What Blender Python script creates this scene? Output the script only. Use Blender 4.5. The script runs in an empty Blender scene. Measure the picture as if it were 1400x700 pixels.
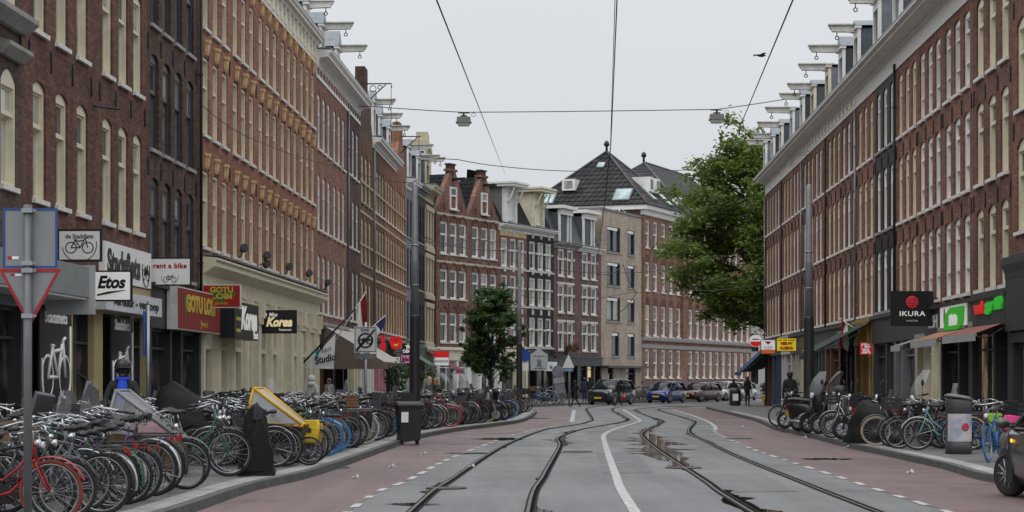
import bpy, bmesh, math, random
from mathutils import Vector, Matrix
R = random.Random(7)
PI = math.pi
sc = bpy.context.scene
COL = sc.collection
F, HZ, CH = 2800.0, 519.0, 1.65

# ------------------------------------------------------------------ photo -> place
def pt(px, py, Y):
    return Vector(((px - 700) / F * Y, Y, CH - (py - HZ) / F * Y))
def gp(px, py, z=0.0):
    Y = (CH - z) * F / (py - HZ)
    return ((px - 700) / F * Y, Y)
def lin(tab, v):
    if v <= tab[0][0]: a, b = tab[0], tab[1]
    elif v >= tab[-1][0]: a, b = tab[-2], tab[-1]
    else:
        for a, b in zip(tab, tab[1:]):
            if a[0] <= v <= b[0]: break
    t = (v - a[0]) / (b[0] - a[0])
    return a[1] + (b[1] - a[1]) * t
def LX(Y): return -11.4 + 0.0375 * Y
def RX(Y): return 11.4 + 0.03036 * Y
def LZ(px): return 31920.0 / (805 - px)
def RZ(px): return 31920.0 / (px - 785)

# ------------------------------------------------------------------ mesh builder
class MB:
    def __init__(s): s.v=[]; s.f=[]; s.m=[]; s.sm=[]; s.M=None
    def _p(s, p):
        p = Vector(p)
        if s.M is not None: p = s.M @ p
        s.v.append(p); return len(s.v)-1
    def face(s, pts, m=0, smooth=False):
        s.f.append([s._p(p) for p in pts]); s.m.append(m); s.sm.append(smooth)
    def idx(s, ids, m=0, smooth=False):
        s.f.append(list(ids)); s.m.append(m); s.sm.append(smooth)
    def box(s, x0, x1, y0, y1, z0, z1, m=0):
        i = [s._p(p) for p in ((x0,y0,z0),(x1,y0,z0),(x1,y1,z0),(x0,y1,z0),(x0,y0,z1),(x1,y0,z1),(x1,y1,z1),(x0,y1,z1))]
        for q in ((3,2,1,0),(4,5,6,7),(0,1,5,4),(1,2,6,5),(2,3,7,6),(3,0,4,7)): s.idx([i[k] for k in q], m)
    def ext(s, poly, a, b, m=0, axis='y'):
        """polygon of 2-d points extruded along an axis from a to b"""
        def P(p, t):
            if axis == 'y': return (p[0], t, p[1])
            if axis == 'x': return (t, p[0], p[1])
            return (p[0], p[1], t)
        n = len(poly)
        A = [s._p(P(p, a)) for p in poly]; B = [s._p(P(p, b)) for p in poly]
        s.idx(A, m); s.idx(B[::-1], m)
        for k in range(n): s.idx([A[k], B[k], B[(k+1)%n], A[(k+1)%n]], m)
    def tube(s, pts, r, n=8, m=0, cap=True, closed=False, smooth=True, flat=1.0):
        pts = [Vector(p) for p in pts]; N = len(pts)
        rr = r if isinstance(r, (list, tuple)) else [r]*N
        rings = []; up = None
        for k in range(N):
            if closed: t = pts[(k+1)%N] - pts[k-1]
            else: t = pts[min(k+1, N-1)] - pts[max(k-1, 0)]
            if t.length < 1e-9: t = Vector((0,0,1))
            t.normalize()
            if up is None:
                up = Vector((0,0,1)) if abs(t.z) < .9 else Vector((1,0,0))
            a = t.cross(up)
            if a.length < 1e-6: a = t.cross(Vector((1,0,0.1)))
            a.normalize(); b = a.cross(t).normalized(); up = b
            rings.append([s._p(pts[k] + a*math.cos(2*PI*j/n)*rr[k] + b*math.sin(2*PI*j/n)*rr[k]*flat) for j in range(n)])
        for k in range(N if closed else N-1):
            A, B = rings[k], rings[(k+1)%N]
            for j in range(n): s.idx([A[j], A[(j+1)%n], B[(j+1)%n], B[j]], m, smooth)
        if cap and not closed:
            s.idx(rings[0][::-1], m); s.idx(rings[-1], m)
    def torus(s, c, axis, Rr, r, n=24, k=6, m=0, flat=1.0):
        c = Vector(c); ax = Vector(axis).normalized()
        u = ax.cross(Vector((0,0,1)))
        if u.length < .1: u = Vector((1,0,0))
        u.normalize(); w = ax.cross(u)
        rings = []
        for i in range(n):
            d = u*math.cos(2*PI*i/n) + w*math.sin(2*PI*i/n)
            rings.append([s._p(c + d*(Rr + r*math.cos(2*PI*j/k)) + ax*r*flat*math.sin(2*PI*j/k)) for j in range(k)])
        for i in range(n):
            A, B = rings[i], rings[(i+1)%n]
            for j in range(k): s.idx([A[j], B[j], B[(j+1)%k], A[(j+1)%k]], m, True)
    def lathe(s, prof, c=(0,0,0), n=16, m=0, smooth=True):
        c = Vector(c); rings = []
        for (r, z) in prof: rings.append([s._p(c + Vector((r*math.cos(2*PI*j/n), r*math.sin(2*PI*j/n), z))) for j in range(n)])
        for A, B in zip(rings, rings[1:]):
            for j in range(n): s.idx([A[j], A[(j+1)%n], B[(j+1)%n], B[j]], m, smooth)
        s.idx(rings[0][::-1], m); s.idx(rings[-1], m)
    def ball(s, c, r, m=0, n=10, k=6, sc_=(1,1,1)):
        c = Vector(c); rings = []
        for i in range(1, k):
            th = PI*i/k
            rings.append([s._p(c + Vector((r*sc_[0]*math.sin(th)*math.cos(2*PI*j/n), r*sc_[1]*math.sin(th)*math.sin(2*PI*j/n), -r*sc_[2]*math.cos(th)))) for j in range(n)])
        lo = s._p(c - Vector((0,0,r*sc_[2]))); hi = s._p(c + Vector((0,0,r*sc_[2])))
        for A, B in zip(rings, rings[1:]):
            for j in range(n): s.idx([A[j], A[(j+1)%n], B[(j+1)%n], B[j]], m, True)
        for j in range(n):
            s.idx([lo, rings[0][(j+1)%n], rings[0][j]], m, True); s.idx([hi, rings[-1][j], rings[-1][(j+1)%n]], m, True)
    def loft(s, rings, m=0, smooth=True, closed=True, cap=True):
        I = [[s._p(p) for p in r] for r in rings]; n = len(I[0])
        for A, B in zip(I, I[1:]):
            for j in range(n if closed else n-1): s.idx([A[j], A[(j+1)%n], B[(j+1)%n], B[j]], m, smooth)
        if cap and closed: s.idx(I[0][::-1], m); s.idx(I[-1], m)
        return I
    def mesh(s, name, mats):
        me = bpy.data.meshes.new(name)
        me.from_pydata([tuple(v) for v in s.v], [], s.f)
        for m in mats: me.materials.append(m)
        me.polygons.foreach_set('material_index', s.m)
        me.polygons.foreach_set('use_smooth', s.sm)
        me.update()
        return me
    def build(s, name, mats, parent=None, loc=None, rot=None):
        if not isinstance(mats, (list, tuple)): mats = [mats]
        return put(name, s.mesh(name, mats), parent, loc, rot)

def put(name, me, parent=None, loc=None, rot=None, mat0=None):
    o = bpy.data.objects.new(name, me); COL.objects.link(o)
    if parent is not None: o.parent = parent
    if loc is not None: o.location = loc
    if rot is not None: o.rotation_euler = rot
    if mat0 is not None:
        o.material_slots[0].link = 'OBJECT'; o.material_slots[0].material = mat0
    return o
def tag(o, label=None, cat=None, group=None, kind=None):
    if label: o['label'] = label
    if cat: o['category'] = cat
    if group: o['group'] = group
    if kind: o['kind'] = kind
    return o
def emp(name, loc=(0,0,0), rz=0.0, label=None, cat=None, group=None, rot=None):
    o = bpy.data.objects.new(name, None); COL.objects.link(o)
    o.empty_display_size = .2
    o.location = loc; o.rotation_euler = rot if rot else (0,0,rz)
    return tag(o, label, cat, group)
KIDS = {}
def dup(o, parent=None, loc=None, rot=None, label=None, group=None):
    c = o.copy(); COL.objects.link(c)
    if parent is not None: c.parent = parent
    if loc is not None: c.location = loc
    if rot is not None: c.rotation_euler = rot
    if label: c['label'] = label
    if group: c['group'] = group
    for ch in list(o.children): dup(ch, c)
    return c
def bevel(o, w=.01, seg=2):
    b = o.modifiers.new('Bevel', 'BEVEL'); b.width = w; b.segments = seg; b.limit_method = 'ANGLE'
    return o
def text(body, parent, mat, loc, size, rot=(PI/2,0,0), ext=.004, align='CENTER', shear=0, sx=1.0, off=0.0, name='lettering', sp=1.0):
    cu = bpy.data.curves.new(name, 'FONT'); cu.body = body; cu.size = size; cu.extrude = ext
    cu.align_x = align; cu.align_y = 'CENTER'; cu.shear = shear; cu.offset = off; cu.space_character = sp
    cu.resolution_u = 3
    cu.materials.append(mat)
    o = bpy.data.objects.new(name, cu); COL.objects.link(o); o.parent = parent
    o.location = loc; o.rotation_euler = rot; o.scale = (sx, 1, 1)
    return o

# ------------------------------------------------------------------ materials
MATS = {}
def nt(name):
    m = bpy.data.materials.new(name); m.use_nodes = True
    t = m.node_tree; b = t.nodes['Principled BSDF']
    return m, t, b
def N(t, typ, **kw):
    n = t.nodes.new(typ)
    for k, v in kw.items():
        if k.startswith('_'): setattr(n, k[1:], v)
        else: n.inputs[k.replace('__', ' ')].default_value = v
    return n
def srgb(h):
    h = h.lstrip('#'); c = [int(h[i:i+2], 16)/255 for i in (0,2,4)]
    return tuple(x/12.92 if x <= .04045 else ((x+.055)/1.055)**2.4 for x in c)
def plain(name, col, rough=.6, metal=0.0, var=.18, ns=4.0, bump=.0, spec=.5, coat=0.0, alpha=1.0, emit=None, es=0.0):
    if name in MATS: return MATS[name]
    if isinstance(col, str): col = srgb(col)
    m, t, b = nt(name)
    tc = N(t, 'ShaderNodeTexCoord')
    n1 = N(t, 'ShaderNodeTexNoise', Scale=ns, Detail=5.0, Roughness=.65)
    t.links.new(tc.outputs['Object'], n1.inputs['Vector'])
    mr = N(t, 'ShaderNodeMapRange'); mr.inputs['From Min'].default_value=.3; mr.inputs['From Max'].default_value=.7
    mr.inputs['To Min'].default_value = 1-var; mr.inputs['To Max'].default_value = 1+var*.6
    t.links.new(n1.outputs['Fac'], mr.inputs['Value'])
    mx = N(t, 'ShaderNodeMix', _data_type='RGBA', _blend_type='MULTIPLY'); mx.inputs['Factor'].default_value = 1
    mx.inputs['A'].default_value = (*col, 1)
    t.links.new(mr.outputs['Result'], mx.inputs['B'])
    t.links.new(mx.outputs['Result'], b.inputs['Base Color'])
    b.inputs['Roughness'].default_value = rough; b.inputs['Metallic'].default_value = metal
    b.inputs['Specular IOR Level'].default_value = spec; b.inputs['Coat Weight'].default_value = coat
    b.inputs['Alpha'].default_value = alpha
    if emit:
        if isinstance(emit, str): emit = srgb(emit)
        b.inputs['Emission Color'].default_value = (*emit, 1); b.inputs['Emission Strength'].default_value = es
    if bump:
        bp = N(t, 'ShaderNodeBump', Strength=bump, Distance=.02)
        t.links.new(n1.outputs['Fac'], bp.inputs['Height']); t.links.new(bp.outputs['Normal'], b.inputs['Normal'])
    MATS[name] = m
    return m
def brick(name, c1, c2, mortar, bw=.27, bh=.088, ms=.013, grime=.3, rough=.9):
    if name in MATS: return MATS[name]
    c1, c2, mortar = [srgb(c) if isinstance(c, str) else c for c in (c1, c2, mortar)]
    c1 = tuple(c*.78*k for c, k in zip(c1, (1.09,.98,.93))); c2 = tuple(c*1.15*k for c, k in zip(c2, (1.09,.98,.93))); mortar = tuple(c*.8*k for c, k in zip(mortar, (1.08,.98,.92)))
    m, t, b = nt(name)
    tc = N(t, 'ShaderNodeTexCoord'); sp = N(t, 'ShaderNodeSeparateXYZ'); ad = N(t, 'ShaderNodeMath', _operation='ADD'); cb = N(t, 'ShaderNodeCombineXYZ')
    t.links.new(tc.outputs['Object'], sp.inputs[0]); t.links.new(sp.outputs[0], ad.inputs[0]); t.links.new(sp.outputs[1], ad.inputs[1])
    t.links.new(ad.outputs[0], cb.inputs[0]); t.links.new(sp.outputs[2], cb.inputs[1])
    br = N(t, 'ShaderNodeTexBrick', Scale=1.0); br.inputs['Color1'].default_value=(*c1,1); br.inputs['Color2'].default_value=(*c2,1); br.inputs['Mortar'].default_value=(*mortar,1)
    br.inputs['Brick Width'].default_value=bw; br.inputs['Row Height'].default_value=bh; br.inputs['Mortar Size'].default_value=ms; br.inputs['Bias'].default_value=-.15; br.inputs['Mortar Smooth'].default_value=.15
    t.links.new(cb.outputs[0], br.inputs['Vector'])
    n1 = N(t, 'ShaderNodeTexNoise', Scale=.55, Detail=6.0, Roughness=.6); t.links.new(tc.outputs['Object'], n1.inputs['Vector'])
    mp = N(t, 'ShaderNodeMapping'); mp.inputs['Scale'].default_value = (3.0, 3.0, .35)
    n2 = N(t, 'ShaderNodeTexNoise', Scale=1.0, Detail=4.0, Roughness=.6)
    t.links.new(tc.outputs['Object'], mp.inputs[0]); t.links.new(mp.outputs[0], n2.inputs['Vector'])
    av = N(t, 'ShaderNodeMath', _operation='ADD'); t.links.new(n1.outputs['Fac'], av.inputs[0]); t.links.new(n2.outputs['Fac'], av.inputs[1])
    mr = N(t, 'ShaderNodeMapRange'); mr.inputs['From Min'].default_value=.75; mr.inputs['From Max'].default_value=1.25
    mr.inputs['To Min'].default_value=1-grime*1.35; mr.inputs['To Max'].default_value=1+grime*.8
    t.links.new(av.outputs[0], mr.inputs['Value'])
    mx = N(t, 'ShaderNodeMix', _data_type='RGBA', _blend_type='MULTIPLY'); mx.inputs['Factor'].default_value=1
    t.links.new(br.outputs['Color'], mx.inputs['A']); t.links.new(mr.outputs['Result'], mx.inputs['B'])
    t.links.new(mx.outputs['Result'], b.inputs['Base Color']); b.inputs['Roughness'].default_value=rough; b.inputs['Specular IOR Level'].default_value=.25
    bp = N(t, 'ShaderNodeBump', Strength=.5, Distance=.01); bp.invert = True
    t.links.new(br.outputs['Fac'], bp.inputs['Height']); t.links.new(bp.outputs['Normal'], b.inputs['Normal'])
    MATS[name] = m
    return m
def tiles(name, col, sx=.25, sy=.3, rough=.6, mo=.05):
    """roof tiles in courses: object x along the course, z up the slope"""
    if name in MATS: return MATS[name]
    if isinstance(col, str): col = srgb(col)
    m, t, b = nt(name)
    tc = N(t, 'ShaderNodeTexCoord'); sp = N(t, 'ShaderNodeSeparateXYZ'); ad = N(t, 'ShaderNodeMath', _operation='ADD'); cb = N(t, 'ShaderNodeCombineXYZ')
    t.links.new(tc.outputs['Object'], sp.inputs[0]); t.links.new(sp.outputs[0], ad.inputs[0]); t.links.new(sp.outputs[1], ad.inputs[1])
    t.links.new(ad.outputs[0], cb.inputs[0]); t.links.new(sp.outputs[2], cb.inputs[1])
    br = N(t, 'ShaderNodeTexBrick', Scale=1.0); d = tuple(c*.15 for c in col); e = tuple(min(1, c*1.7) for c in col)
    br.inputs['Color1'].default_value=(*col,1); br.inputs['Color2'].default_value=(*e,1); br.inputs['Mortar'].default_value=(*d,1)
    br.inputs['Brick Width'].default_value=sx; br.inputs['Row Height'].default_value=sy; br.inputs['Mortar Size'].default_value=mo; br.inputs['Mortar Smooth'].default_value=.6
    t.links.new(cb.outputs[0], br.inputs['Vector']); 
    n1 = N(t, 'ShaderNodeTexNoise', Scale=.8, Detail=5.0); t.links.new(tc.outputs['Object'], n1.inputs['Vector'])
    mr = N(t, 'ShaderNodeMapRange'); mr.inputs['From Min'].default_value=.3; mr.inputs['From Max'].default_value=.7; mr.inputs['To Min'].default_value=.7; mr.inputs['To Max'].default_value=1.2
    t.links.new(n1.outputs['Fac'], mr.inputs['Value'])
    mx = N(t, 'ShaderNodeMix', _data_type='RGBA', _blend_type='MULTIPLY'); mx.inputs['Factor'].default_value=1
    t.links.new(br.outputs['Color'], mx.inputs['A']); t.links.new(mr.outputs['Result'], mx.inputs['B']); t.links.new(mx.outputs['Result'], b.inputs['Base Color'])
    b.inputs['Roughness'].default_value=rough; b.inputs['Specular IOR Level'].default_value=.12
    bp = N(t, 'ShaderNodeBump', Strength=1.0, Distance=.04); bp.invert=True
    t.links.new(br.outputs['Fac'], bp.inputs['Height']); t.links.new(bp.outputs['Normal'], b.inputs['Normal'])
    MATS[name] = m
    return m
def glassy(name, c1, c2, ns=(1,1,1), rough=.06, lo=.4, hi=.6, coat=0, glow=0):
    """window glass as one sees it from the street: what hangs behind it under a glossy pane"""
    if name in MATS: return MATS[name]
    m, t, b = nt(name)
    tc = N(t, 'ShaderNodeTexCoord'); oi = N(t, 'ShaderNodeObjectInfo'); mp = N(t, 'ShaderNodeMapping'); mp.inputs['Scale'].default_value=ns
    ad = N(t, 'ShaderNodeVectorMath', _operation='ADD'); ml = N(t, 'ShaderNodeMath', _operation='MULTIPLY'); ml.inputs[1].default_value=37.0
    t.links.new(oi.outputs['Random'], ml.inputs[0]); t.links.new(tc.outputs['Object'], mp.inputs[0]); t.links.new(mp.outputs[0], ad.inputs[0]); t.links.new(ml.outputs[0], ad.inputs[1])
    n1 = N(t, 'ShaderNodeTexNoise', Scale=1.0, Detail=3.0); t.links.new(ad.outputs[0], n1.inputs['Vector'])
    mr = N(t, 'ShaderNodeMapRange'); mr.inputs['From Min'].default_value=lo; mr.inputs['From Max'].default_value=hi
    t.links.new(n1.outputs['Fac'], mr.inputs['Value'])
    mx = N(t, 'ShaderNodeMix', _data_type='RGBA'); mx.inputs['A'].default_value=(*c1,1); mx.inputs['B'].default_value=(*c2,1)
    t.links.new(mr.outputs['Result'], mx.inputs['Factor']); t.links.new(mx.outputs['Result'], b.inputs['Base Color'])
    b.inputs['Roughness'].default_value=rough; b.inputs['Specular IOR Level'].default_value=.5
    b.inputs['Coat Weight'].default_value=coat; b.inputs['Coat Roughness'].default_value=.03
    if glow: t.links.new(mx.outputs['Result'], b.inputs['Emission Color']); b.inputs['Emission Strength'].default_value = glow
    MATS[name] = m
    return m
def ground(name, c1, c2, r0, r1, ns=1.2, bump=.25, fine=60.0):
    if name in MATS: return MATS[name]
    c1, c2 = [srgb(c) if isinstance(c, str) else c for c in (c1, c2)]
    m, t, b = nt(name)
    tc = N(t, 'ShaderNodeTexCoord')
    n1 = N(t, 'ShaderNodeTexNoise', Scale=ns, Detail=8.0, Roughness=.7); n2 = N(t, 'ShaderNodeTexNoise', Scale=fine, Detail=4.0)
    n3 = N(t, 'ShaderNodeTexNoise', Scale=.16, Detail=4.0)
    for n in (n1, n2, n3): t.links.new(tc.outputs['Object'], n.inputs['Vector'])
    a = N(t, 'ShaderNodeMath', _operation='ADD'); t.links.new(n1.outputs['Fac'], a.inputs[0]); t.links.new(n2.outputs['Fac'], a.inputs[1])
    mp = N(t, 'ShaderNodeMapping'); mp.inputs['Scale'].default_value = (1.6, .07, 1); n4 = N(t, 'ShaderNodeTexNoise', Scale=1.0, Detail=5.0, Roughness=.6); t.links.new(tc.outputs['Object'], mp.inputs[0]); t.links.new(mp.outputs[0], n4.inputs['Vector'])
    a3 = N(t, 'ShaderNodeMath', _operation='ADD'); t.links.new(n3.outputs['Fac'], a3.inputs[0]); t.links.new(n4.outputs['Fac'], a3.inputs[1]); a4 = N(t, 'ShaderNodeMath', _operation='MULTIPLY'); a4.inputs[1].default_value = .62; t.links.new(a3.outputs[0], a4.inputs[0])
    a2 = N(t, 'ShaderNodeMath', _operation='ADD'); t.links.new(a.outputs[0], a2.inputs[0]); t.links.new(a4.outputs[0], a2.inputs[1])
    mr = N(t, 'ShaderNodeMapRange'); mr.inputs['From Min'].default_value=1.32; mr.inputs['From Max'].default_value=1.76
    t.links.new(a2.outputs[0], mr.inputs['Value'])
    mx = N(t, 'ShaderNodeMix', _data_type='RGBA'); mx.inputs['A'].default_value=(*c1,1); mx.inputs['B'].default_value=(*c2,1)
    t.links.new(mr.outputs['Result'], mx.inputs['Factor']); t.links.new(mx.outputs['Result'], b.inputs['Base Color'])
    mq = N(t, 'ShaderNodeMapRange'); mq.inputs['From Min'].default_value=.35; mq.inputs['From Max'].default_value=.65; mq.inputs['To Min'].default_value=r0; mq.inputs['To Max'].default_value=r1
    t.links.new(n1.outputs['Fac'], mq.inputs['Value']); t.links.new(mq.outputs['Result'], b.inputs['Roughness'])
    bp = N(t, 'ShaderNodeBump', Strength=bump, Distance=.01); t.links.new(n2.outputs['Fac'], bp.inputs['Height']); t.links.new(bp.outputs['Normal'], b.inputs['Normal'])
    MATS[name] = m
    return m
def paver(name, c1, c2, mortar, bw, bh, rough=.7):
    if name in MATS: return MATS[name]
    c1, c2, mortar = [srgb(c) if isinstance(c, str) else c for c in (c1, c2, mortar)]
    m, t, b = nt(name)
    tc = N(t, 'ShaderNodeTexCoord')
    br = N(t, 'ShaderNodeTexBrick', Scale=1.0); br.inputs['Color1'].default_value=(*c1,1); br.inputs['Color2'].default_value=(*c2,1); br.inputs['Mortar'].default_value=(*mortar,1)
    br.inputs['Brick Width'].default_value=bw; br.inputs['Row Height'].default_value=bh; br.inputs['Mortar Size'].default_value=.008
    t.links.new(tc.outputs['Object'], br.inputs['Vector'])
    n1 = N(t, 'ShaderNodeTexNoise', Scale=.9, Detail=7.0, Roughness=.7); t.links.new(tc.outputs['Object'], n1.inputs['Vector'])
    mr = N(t, 'ShaderNodeMapRange'); mr.inputs['From Min'].default_value=.3; mr.inputs['From Max'].default_value=.7; mr.inputs['To Min'].default_value=.6; mr.inputs['To Max'].default_value=1.2
    t.links.new(n1.outputs['Fac'], mr.inputs['Value'])
    mx = N(t, 'ShaderNodeMix', _data_type='RGBA', _blend_type='MULTIPLY'); mx.inputs['Factor'].default_value=1
    t.links.new(br.outputs['Color'], mx.inputs['A']); t.links.new(mr.outputs['Result'], mx.inputs['B']); t.links.new(mx.outputs['Result'], b.inputs['Base Color'])
    b.inputs['Roughness'].default_value=rough
    MATS[name] = m
    return m
def leafmat(name, dark, light, ns=.6):
    if name in MATS: return MATS[name]
    m, t, b = nt(name)
    tc = N(t, 'ShaderNodeTexCoord'); n1 = N(t, 'ShaderNodeTexNoise', Scale=ns, Detail=3.0); n2 = N(t, 'ShaderNodeTexNoise', Scale=6.0, Detail=2.0)
    for n in (n1, n2): t.links.new(tc.outputs['Object'], n.inputs['Vector'])
    a = N(t, 'ShaderNodeMath', _operation='ADD'); t.links.new(n1.outputs['Fac'], a.inputs[0]); t.links.new(n2.outputs['Fac'], a.inputs[1])
    mr = N(t, 'ShaderNodeMapRange'); mr.inputs['From Min'].default_value=.8; mr.inputs['From Max'].default_value=1.25
    t.links.new(a.outputs[0], mr.inputs['Value'])
    mx = N(t, 'ShaderNodeMix', _data_type='RGBA'); mx.inputs['A'].default_value=(*dark,1); mx.inputs['B'].default_value=(*light,1)
    t.links.new(mr.outputs['Result'], mx.inputs['Factor']); t.links.new(mx.outputs['Result'], b.inputs['Base Color'])
    b.inputs['Roughness'].default_value=.5
    tr = N(t, 'ShaderNodeBsdfTranslucent'); ms = N(t, 'ShaderNodeMixShader', Fac=.5); out = t.nodes['Material Output']
    t.links.new(mx.outputs['Result'], tr.inputs['Color']); t.links.new(b.outputs[0], ms.inputs[1]); t.links.new(tr.outputs[0], ms.inputs[2]); t.links.new(ms.outputs[0], out.inputs['Surface'])
    MATS[name] = m
    return m

# plain stock
CREAM = plain('cream_paint', (.74,.68,.51), .5, var=.15, ns=2)
WHITE = plain('white_paint', (.80,.79,.76), .5, var=.12, ns=2)
GREYP = plain('grey_paint', (.16,.17,.18), .5)
DARKP = plain('charcoal_paint', (.030,.032,.035), .45)
BLACKP = plain('black_paint', (.012,.012,.013), .4)
STONE = plain('grey_stone', (.32,.31,.29), .8, var=.3, ns=3, bump=.2)
WSTONE = plain('white_stone', (.68,.67,.63), .7, var=.2, ns=3)
ZINC = plain('zinc_sheet', (.22,.24,.26), .45, .5, var=.25)
LEAD = plain('roof_lead', (.09,.10,.115), .55, .2, var=.3)
IRON = plain('black_iron', (.015,.015,.016), .6)
STEEL = plain('galvanised_steel', (.38,.40,.42), .42, .8, var=.15)
CHROME = plain('chrome', (.46,.47,.48), .24, 1.0, var=.05)
RUBBER = plain('black_rubber', (.015,.015,.016), .8)
PLASTIC = plain('black_plastic', (.02,.02,.022), .45)
WOOD = plain('brown_wood', (.16,.09,.045), .6, var=.35, ns=8)
SLATE = tiles('slate_roof', (.022,.023,.027), .22, .2, .5)
PANTILE = tiles('dark_roof_tiles', (.036,.035,.035), .55, .42, .6, .075)
GL_DARK = glassy('window_glass', (.010,.012,.014), (.05,.055,.06), (.9,.9,.5))
GL_NET = glassy('window_glass_net_curtain', (.20,.20,.19), (.42,.41,.38), (6,1,.3), lo=.35, hi=.65, rough=.12)
GL_BLIND = glassy('window_glass_blind', (.30,.29,.25), (.40,.38,.33), (.3,.3,1.2), rough=.12)
GL_SHOP = glassy('shop_glass', (.010,.011,.012), (.15,.13,.11), (2.2,2.2,1.6), lo=.46, hi=.70)
GL_SHOPW = glassy('shop_glass_lit', (.05,.04,.03), (.30,.22,.13), (2.0,2.0,1.4), lo=.42, hi=.7, glow=.45)
GL_CURT = glassy('window_glass_curtains', (.012,.013,.015), (.34,.31,.27), (3.2,3.2,.05), lo=.47, hi=.53, rough=.08)
GL_HALF = glassy('window_glass_half_blind', (.012,.013,.015), (.48,.46,.42), (.05,.05,.9), lo=.48, hi=.51, rough=.08)
PANES = [GL_DARK, GL_DARK, GL_DARK, GL_NET, GL_BLIND, GL_CURT, GL_CURT, GL_HALF]
RED = plain('red_paint', '#b3171d', .4)
BLUE = plain('blue_paint', '#124a9c', .4)
# ------------------------------------------------------------------ camera, sky, sun
cam = bpy.data.cameras.new('camera'); co = bpy.data.objects.new('camera', cam); COL.objects.link(co)
co.location = (0, 0, CH); co.rotation_euler = (PI/2, 0, 0)
cam.sensor_width = 36; cam.lens = 72.0; cam.shift_y = (HZ-350)/1400.0; cam.clip_start = .1; cam.clip_end = 6000
sc.camera = co
W = bpy.data.worlds.new('World'); sc.world = W; W.use_nodes = True
t = W.node_tree; bg = t.nodes['Background']
SUN_EL, SUN_AZ = math.radians(58), math.radians(200)
sky = N(t, 'ShaderNodeTexSky'); sky.sky_type = 'NISHITA'; sky.sun_disc = False; sky.sun_elevation = SUN_EL; sky.sun_rotation = SUN_AZ
sky.air_density = 1.0; sky.dust_density = 6.0; sky.ozone_density = 1.0
hs = N(t, 'ShaderNodeHueSaturation', Saturation=.10, Value=1.0); t.links.new(sky.outputs[0], hs.inputs['Color'])
# an overcast deck: cloud light a good deal stronger overhead than near the horizon
tc = N(t, 'ShaderNodeTexCoord'); sp = N(t, 'ShaderNodeSeparateXYZ'); t.links.new(tc.outputs['Generated'], sp.inputs[0])
cr = N(t, 'ShaderNodeMapRange'); cr.inputs['From Min'].default_value=0; cr.inputs['From Max'].default_value=1; cr.inputs['To Min'].default_value=7.8; cr.inputs['To Max'].default_value=19.0
pw = N(t, 'ShaderNodeMath', _operation='POWER'); pw.inputs[1].default_value = 1.7; ab = N(t, 'ShaderNodeMath', _operation='ABSOLUTE'); t.links.new(sp.outputs[2], ab.inputs[0]); t.links.new(ab.outputs[0], pw.inputs[0])
t.links.new(pw.outputs[0], cr.inputs['Value'])
nz = N(t, 'ShaderNodeTexNoise', Scale=2.2, Detail=4.0, Roughness=.5); t.links.new(tc.outputs['Generated'], nz.inputs['Vector'])
nm = N(t, 'ShaderNodeMapRange'); nm.inputs['From Min'].default_value=.3; nm.inputs['From Max'].default_value=.7; nm.inputs['To Min'].default_value=.93; nm.inputs['To Max'].default_value=1.06
t.links.new(nz.outputs['Fac'], nm.inputs['Value'])
mu = N(t, 'ShaderNodeMath', _operation='MULTIPLY'); t.links.new(cr.outputs[0], mu.inputs[0]); t.links.new(nm.outputs[0], mu.inputs[1])
vm = N(t, 'ShaderNodeVectorMath', _operation='SCALE'); vm.inputs[0].default_value = (.965, 1.0, 1.045); t.links.new(mu.outputs[0], vm.inputs['Scale'])
mx = N(t, 'ShaderNodeMix', _data_type='RGBA'); mx.inputs['Factor'].default_value = .88
t.links.new(hs.outputs[0], mx.inputs['A']); t.links.new(vm.outputs[0], mx.inputs['B'])
t.links.new(mx.outputs['Result'], bg.inputs['Color']); bg.inputs['Strength'].default_value = .1
sl = bpy.data.lights.new('sun', 'SUN'); sl.energy = .6; sl.angle = math.radians(35); sl.color = (1.0, .97, .93)
so = bpy.data.objects.new('sun', sl); COL.objects.link(so)
so.rotation_euler = (PI/2 - SUN_EL, 0, PI - SUN_AZ)
so.location = (0, -30, 60)
vs = sc.view_settings; vs.view_transform = 'Standard'; vs.look = 'None'; vs.gamma = 1; vs.exposure = 0.0; vs.use_curve_mapping = False
sc.cycles.max_bounces = 6; sc.cycles.diffuse_bounces = 3; sc.cycles.glossy_bounces = 3; sc.cycles.transparent_max_bounces = 12; sc.cycles.transmission_bounces = 4
sc.cycles.use_denoising = True

# ------------------------------------------------------------------ ground
ASPH = ground('wet_asphalt', (.036,.038,.040), (.158,.159,.160), .30, .78, ns=.55, bump=.5, fine=28)
PINK = ground('red_asphalt', (.066,.040,.038), (.172,.112,.107), .36, .80, ns=.6, bump=.5, fine=28)
PAVE = paver('concrete_paving', (.115,.113,.109), (.15,.147,.141), (.07,.07,.068), .30, .30)
PAVEP = paver('pale_paving_band', (.30,.295,.275), (.36,.35,.325), (.16,.16,.15), .30, .15)
KERBM = plain('granite_kerb', (.075,.075,.075), .65, var=.4, ns=3, bump=.2)
LINEW = plain('road_paint', (.46,.46,.445), .75, var=.5, ns=9, spec=.2)
RAILM = plain('rail_steel', (.085,.08,.076), .5, .3, var=.4, ns=3)
GROOVE = plain('rail_groove', (.008,.008,.007), .9, spec=.02)
WATER = plain('rain_water', (.018,.017,.016), .03, var=.1, spec=.5)
GRND = plain('bare_ground', (.08,.08,.075), .9, var=.3)

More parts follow.
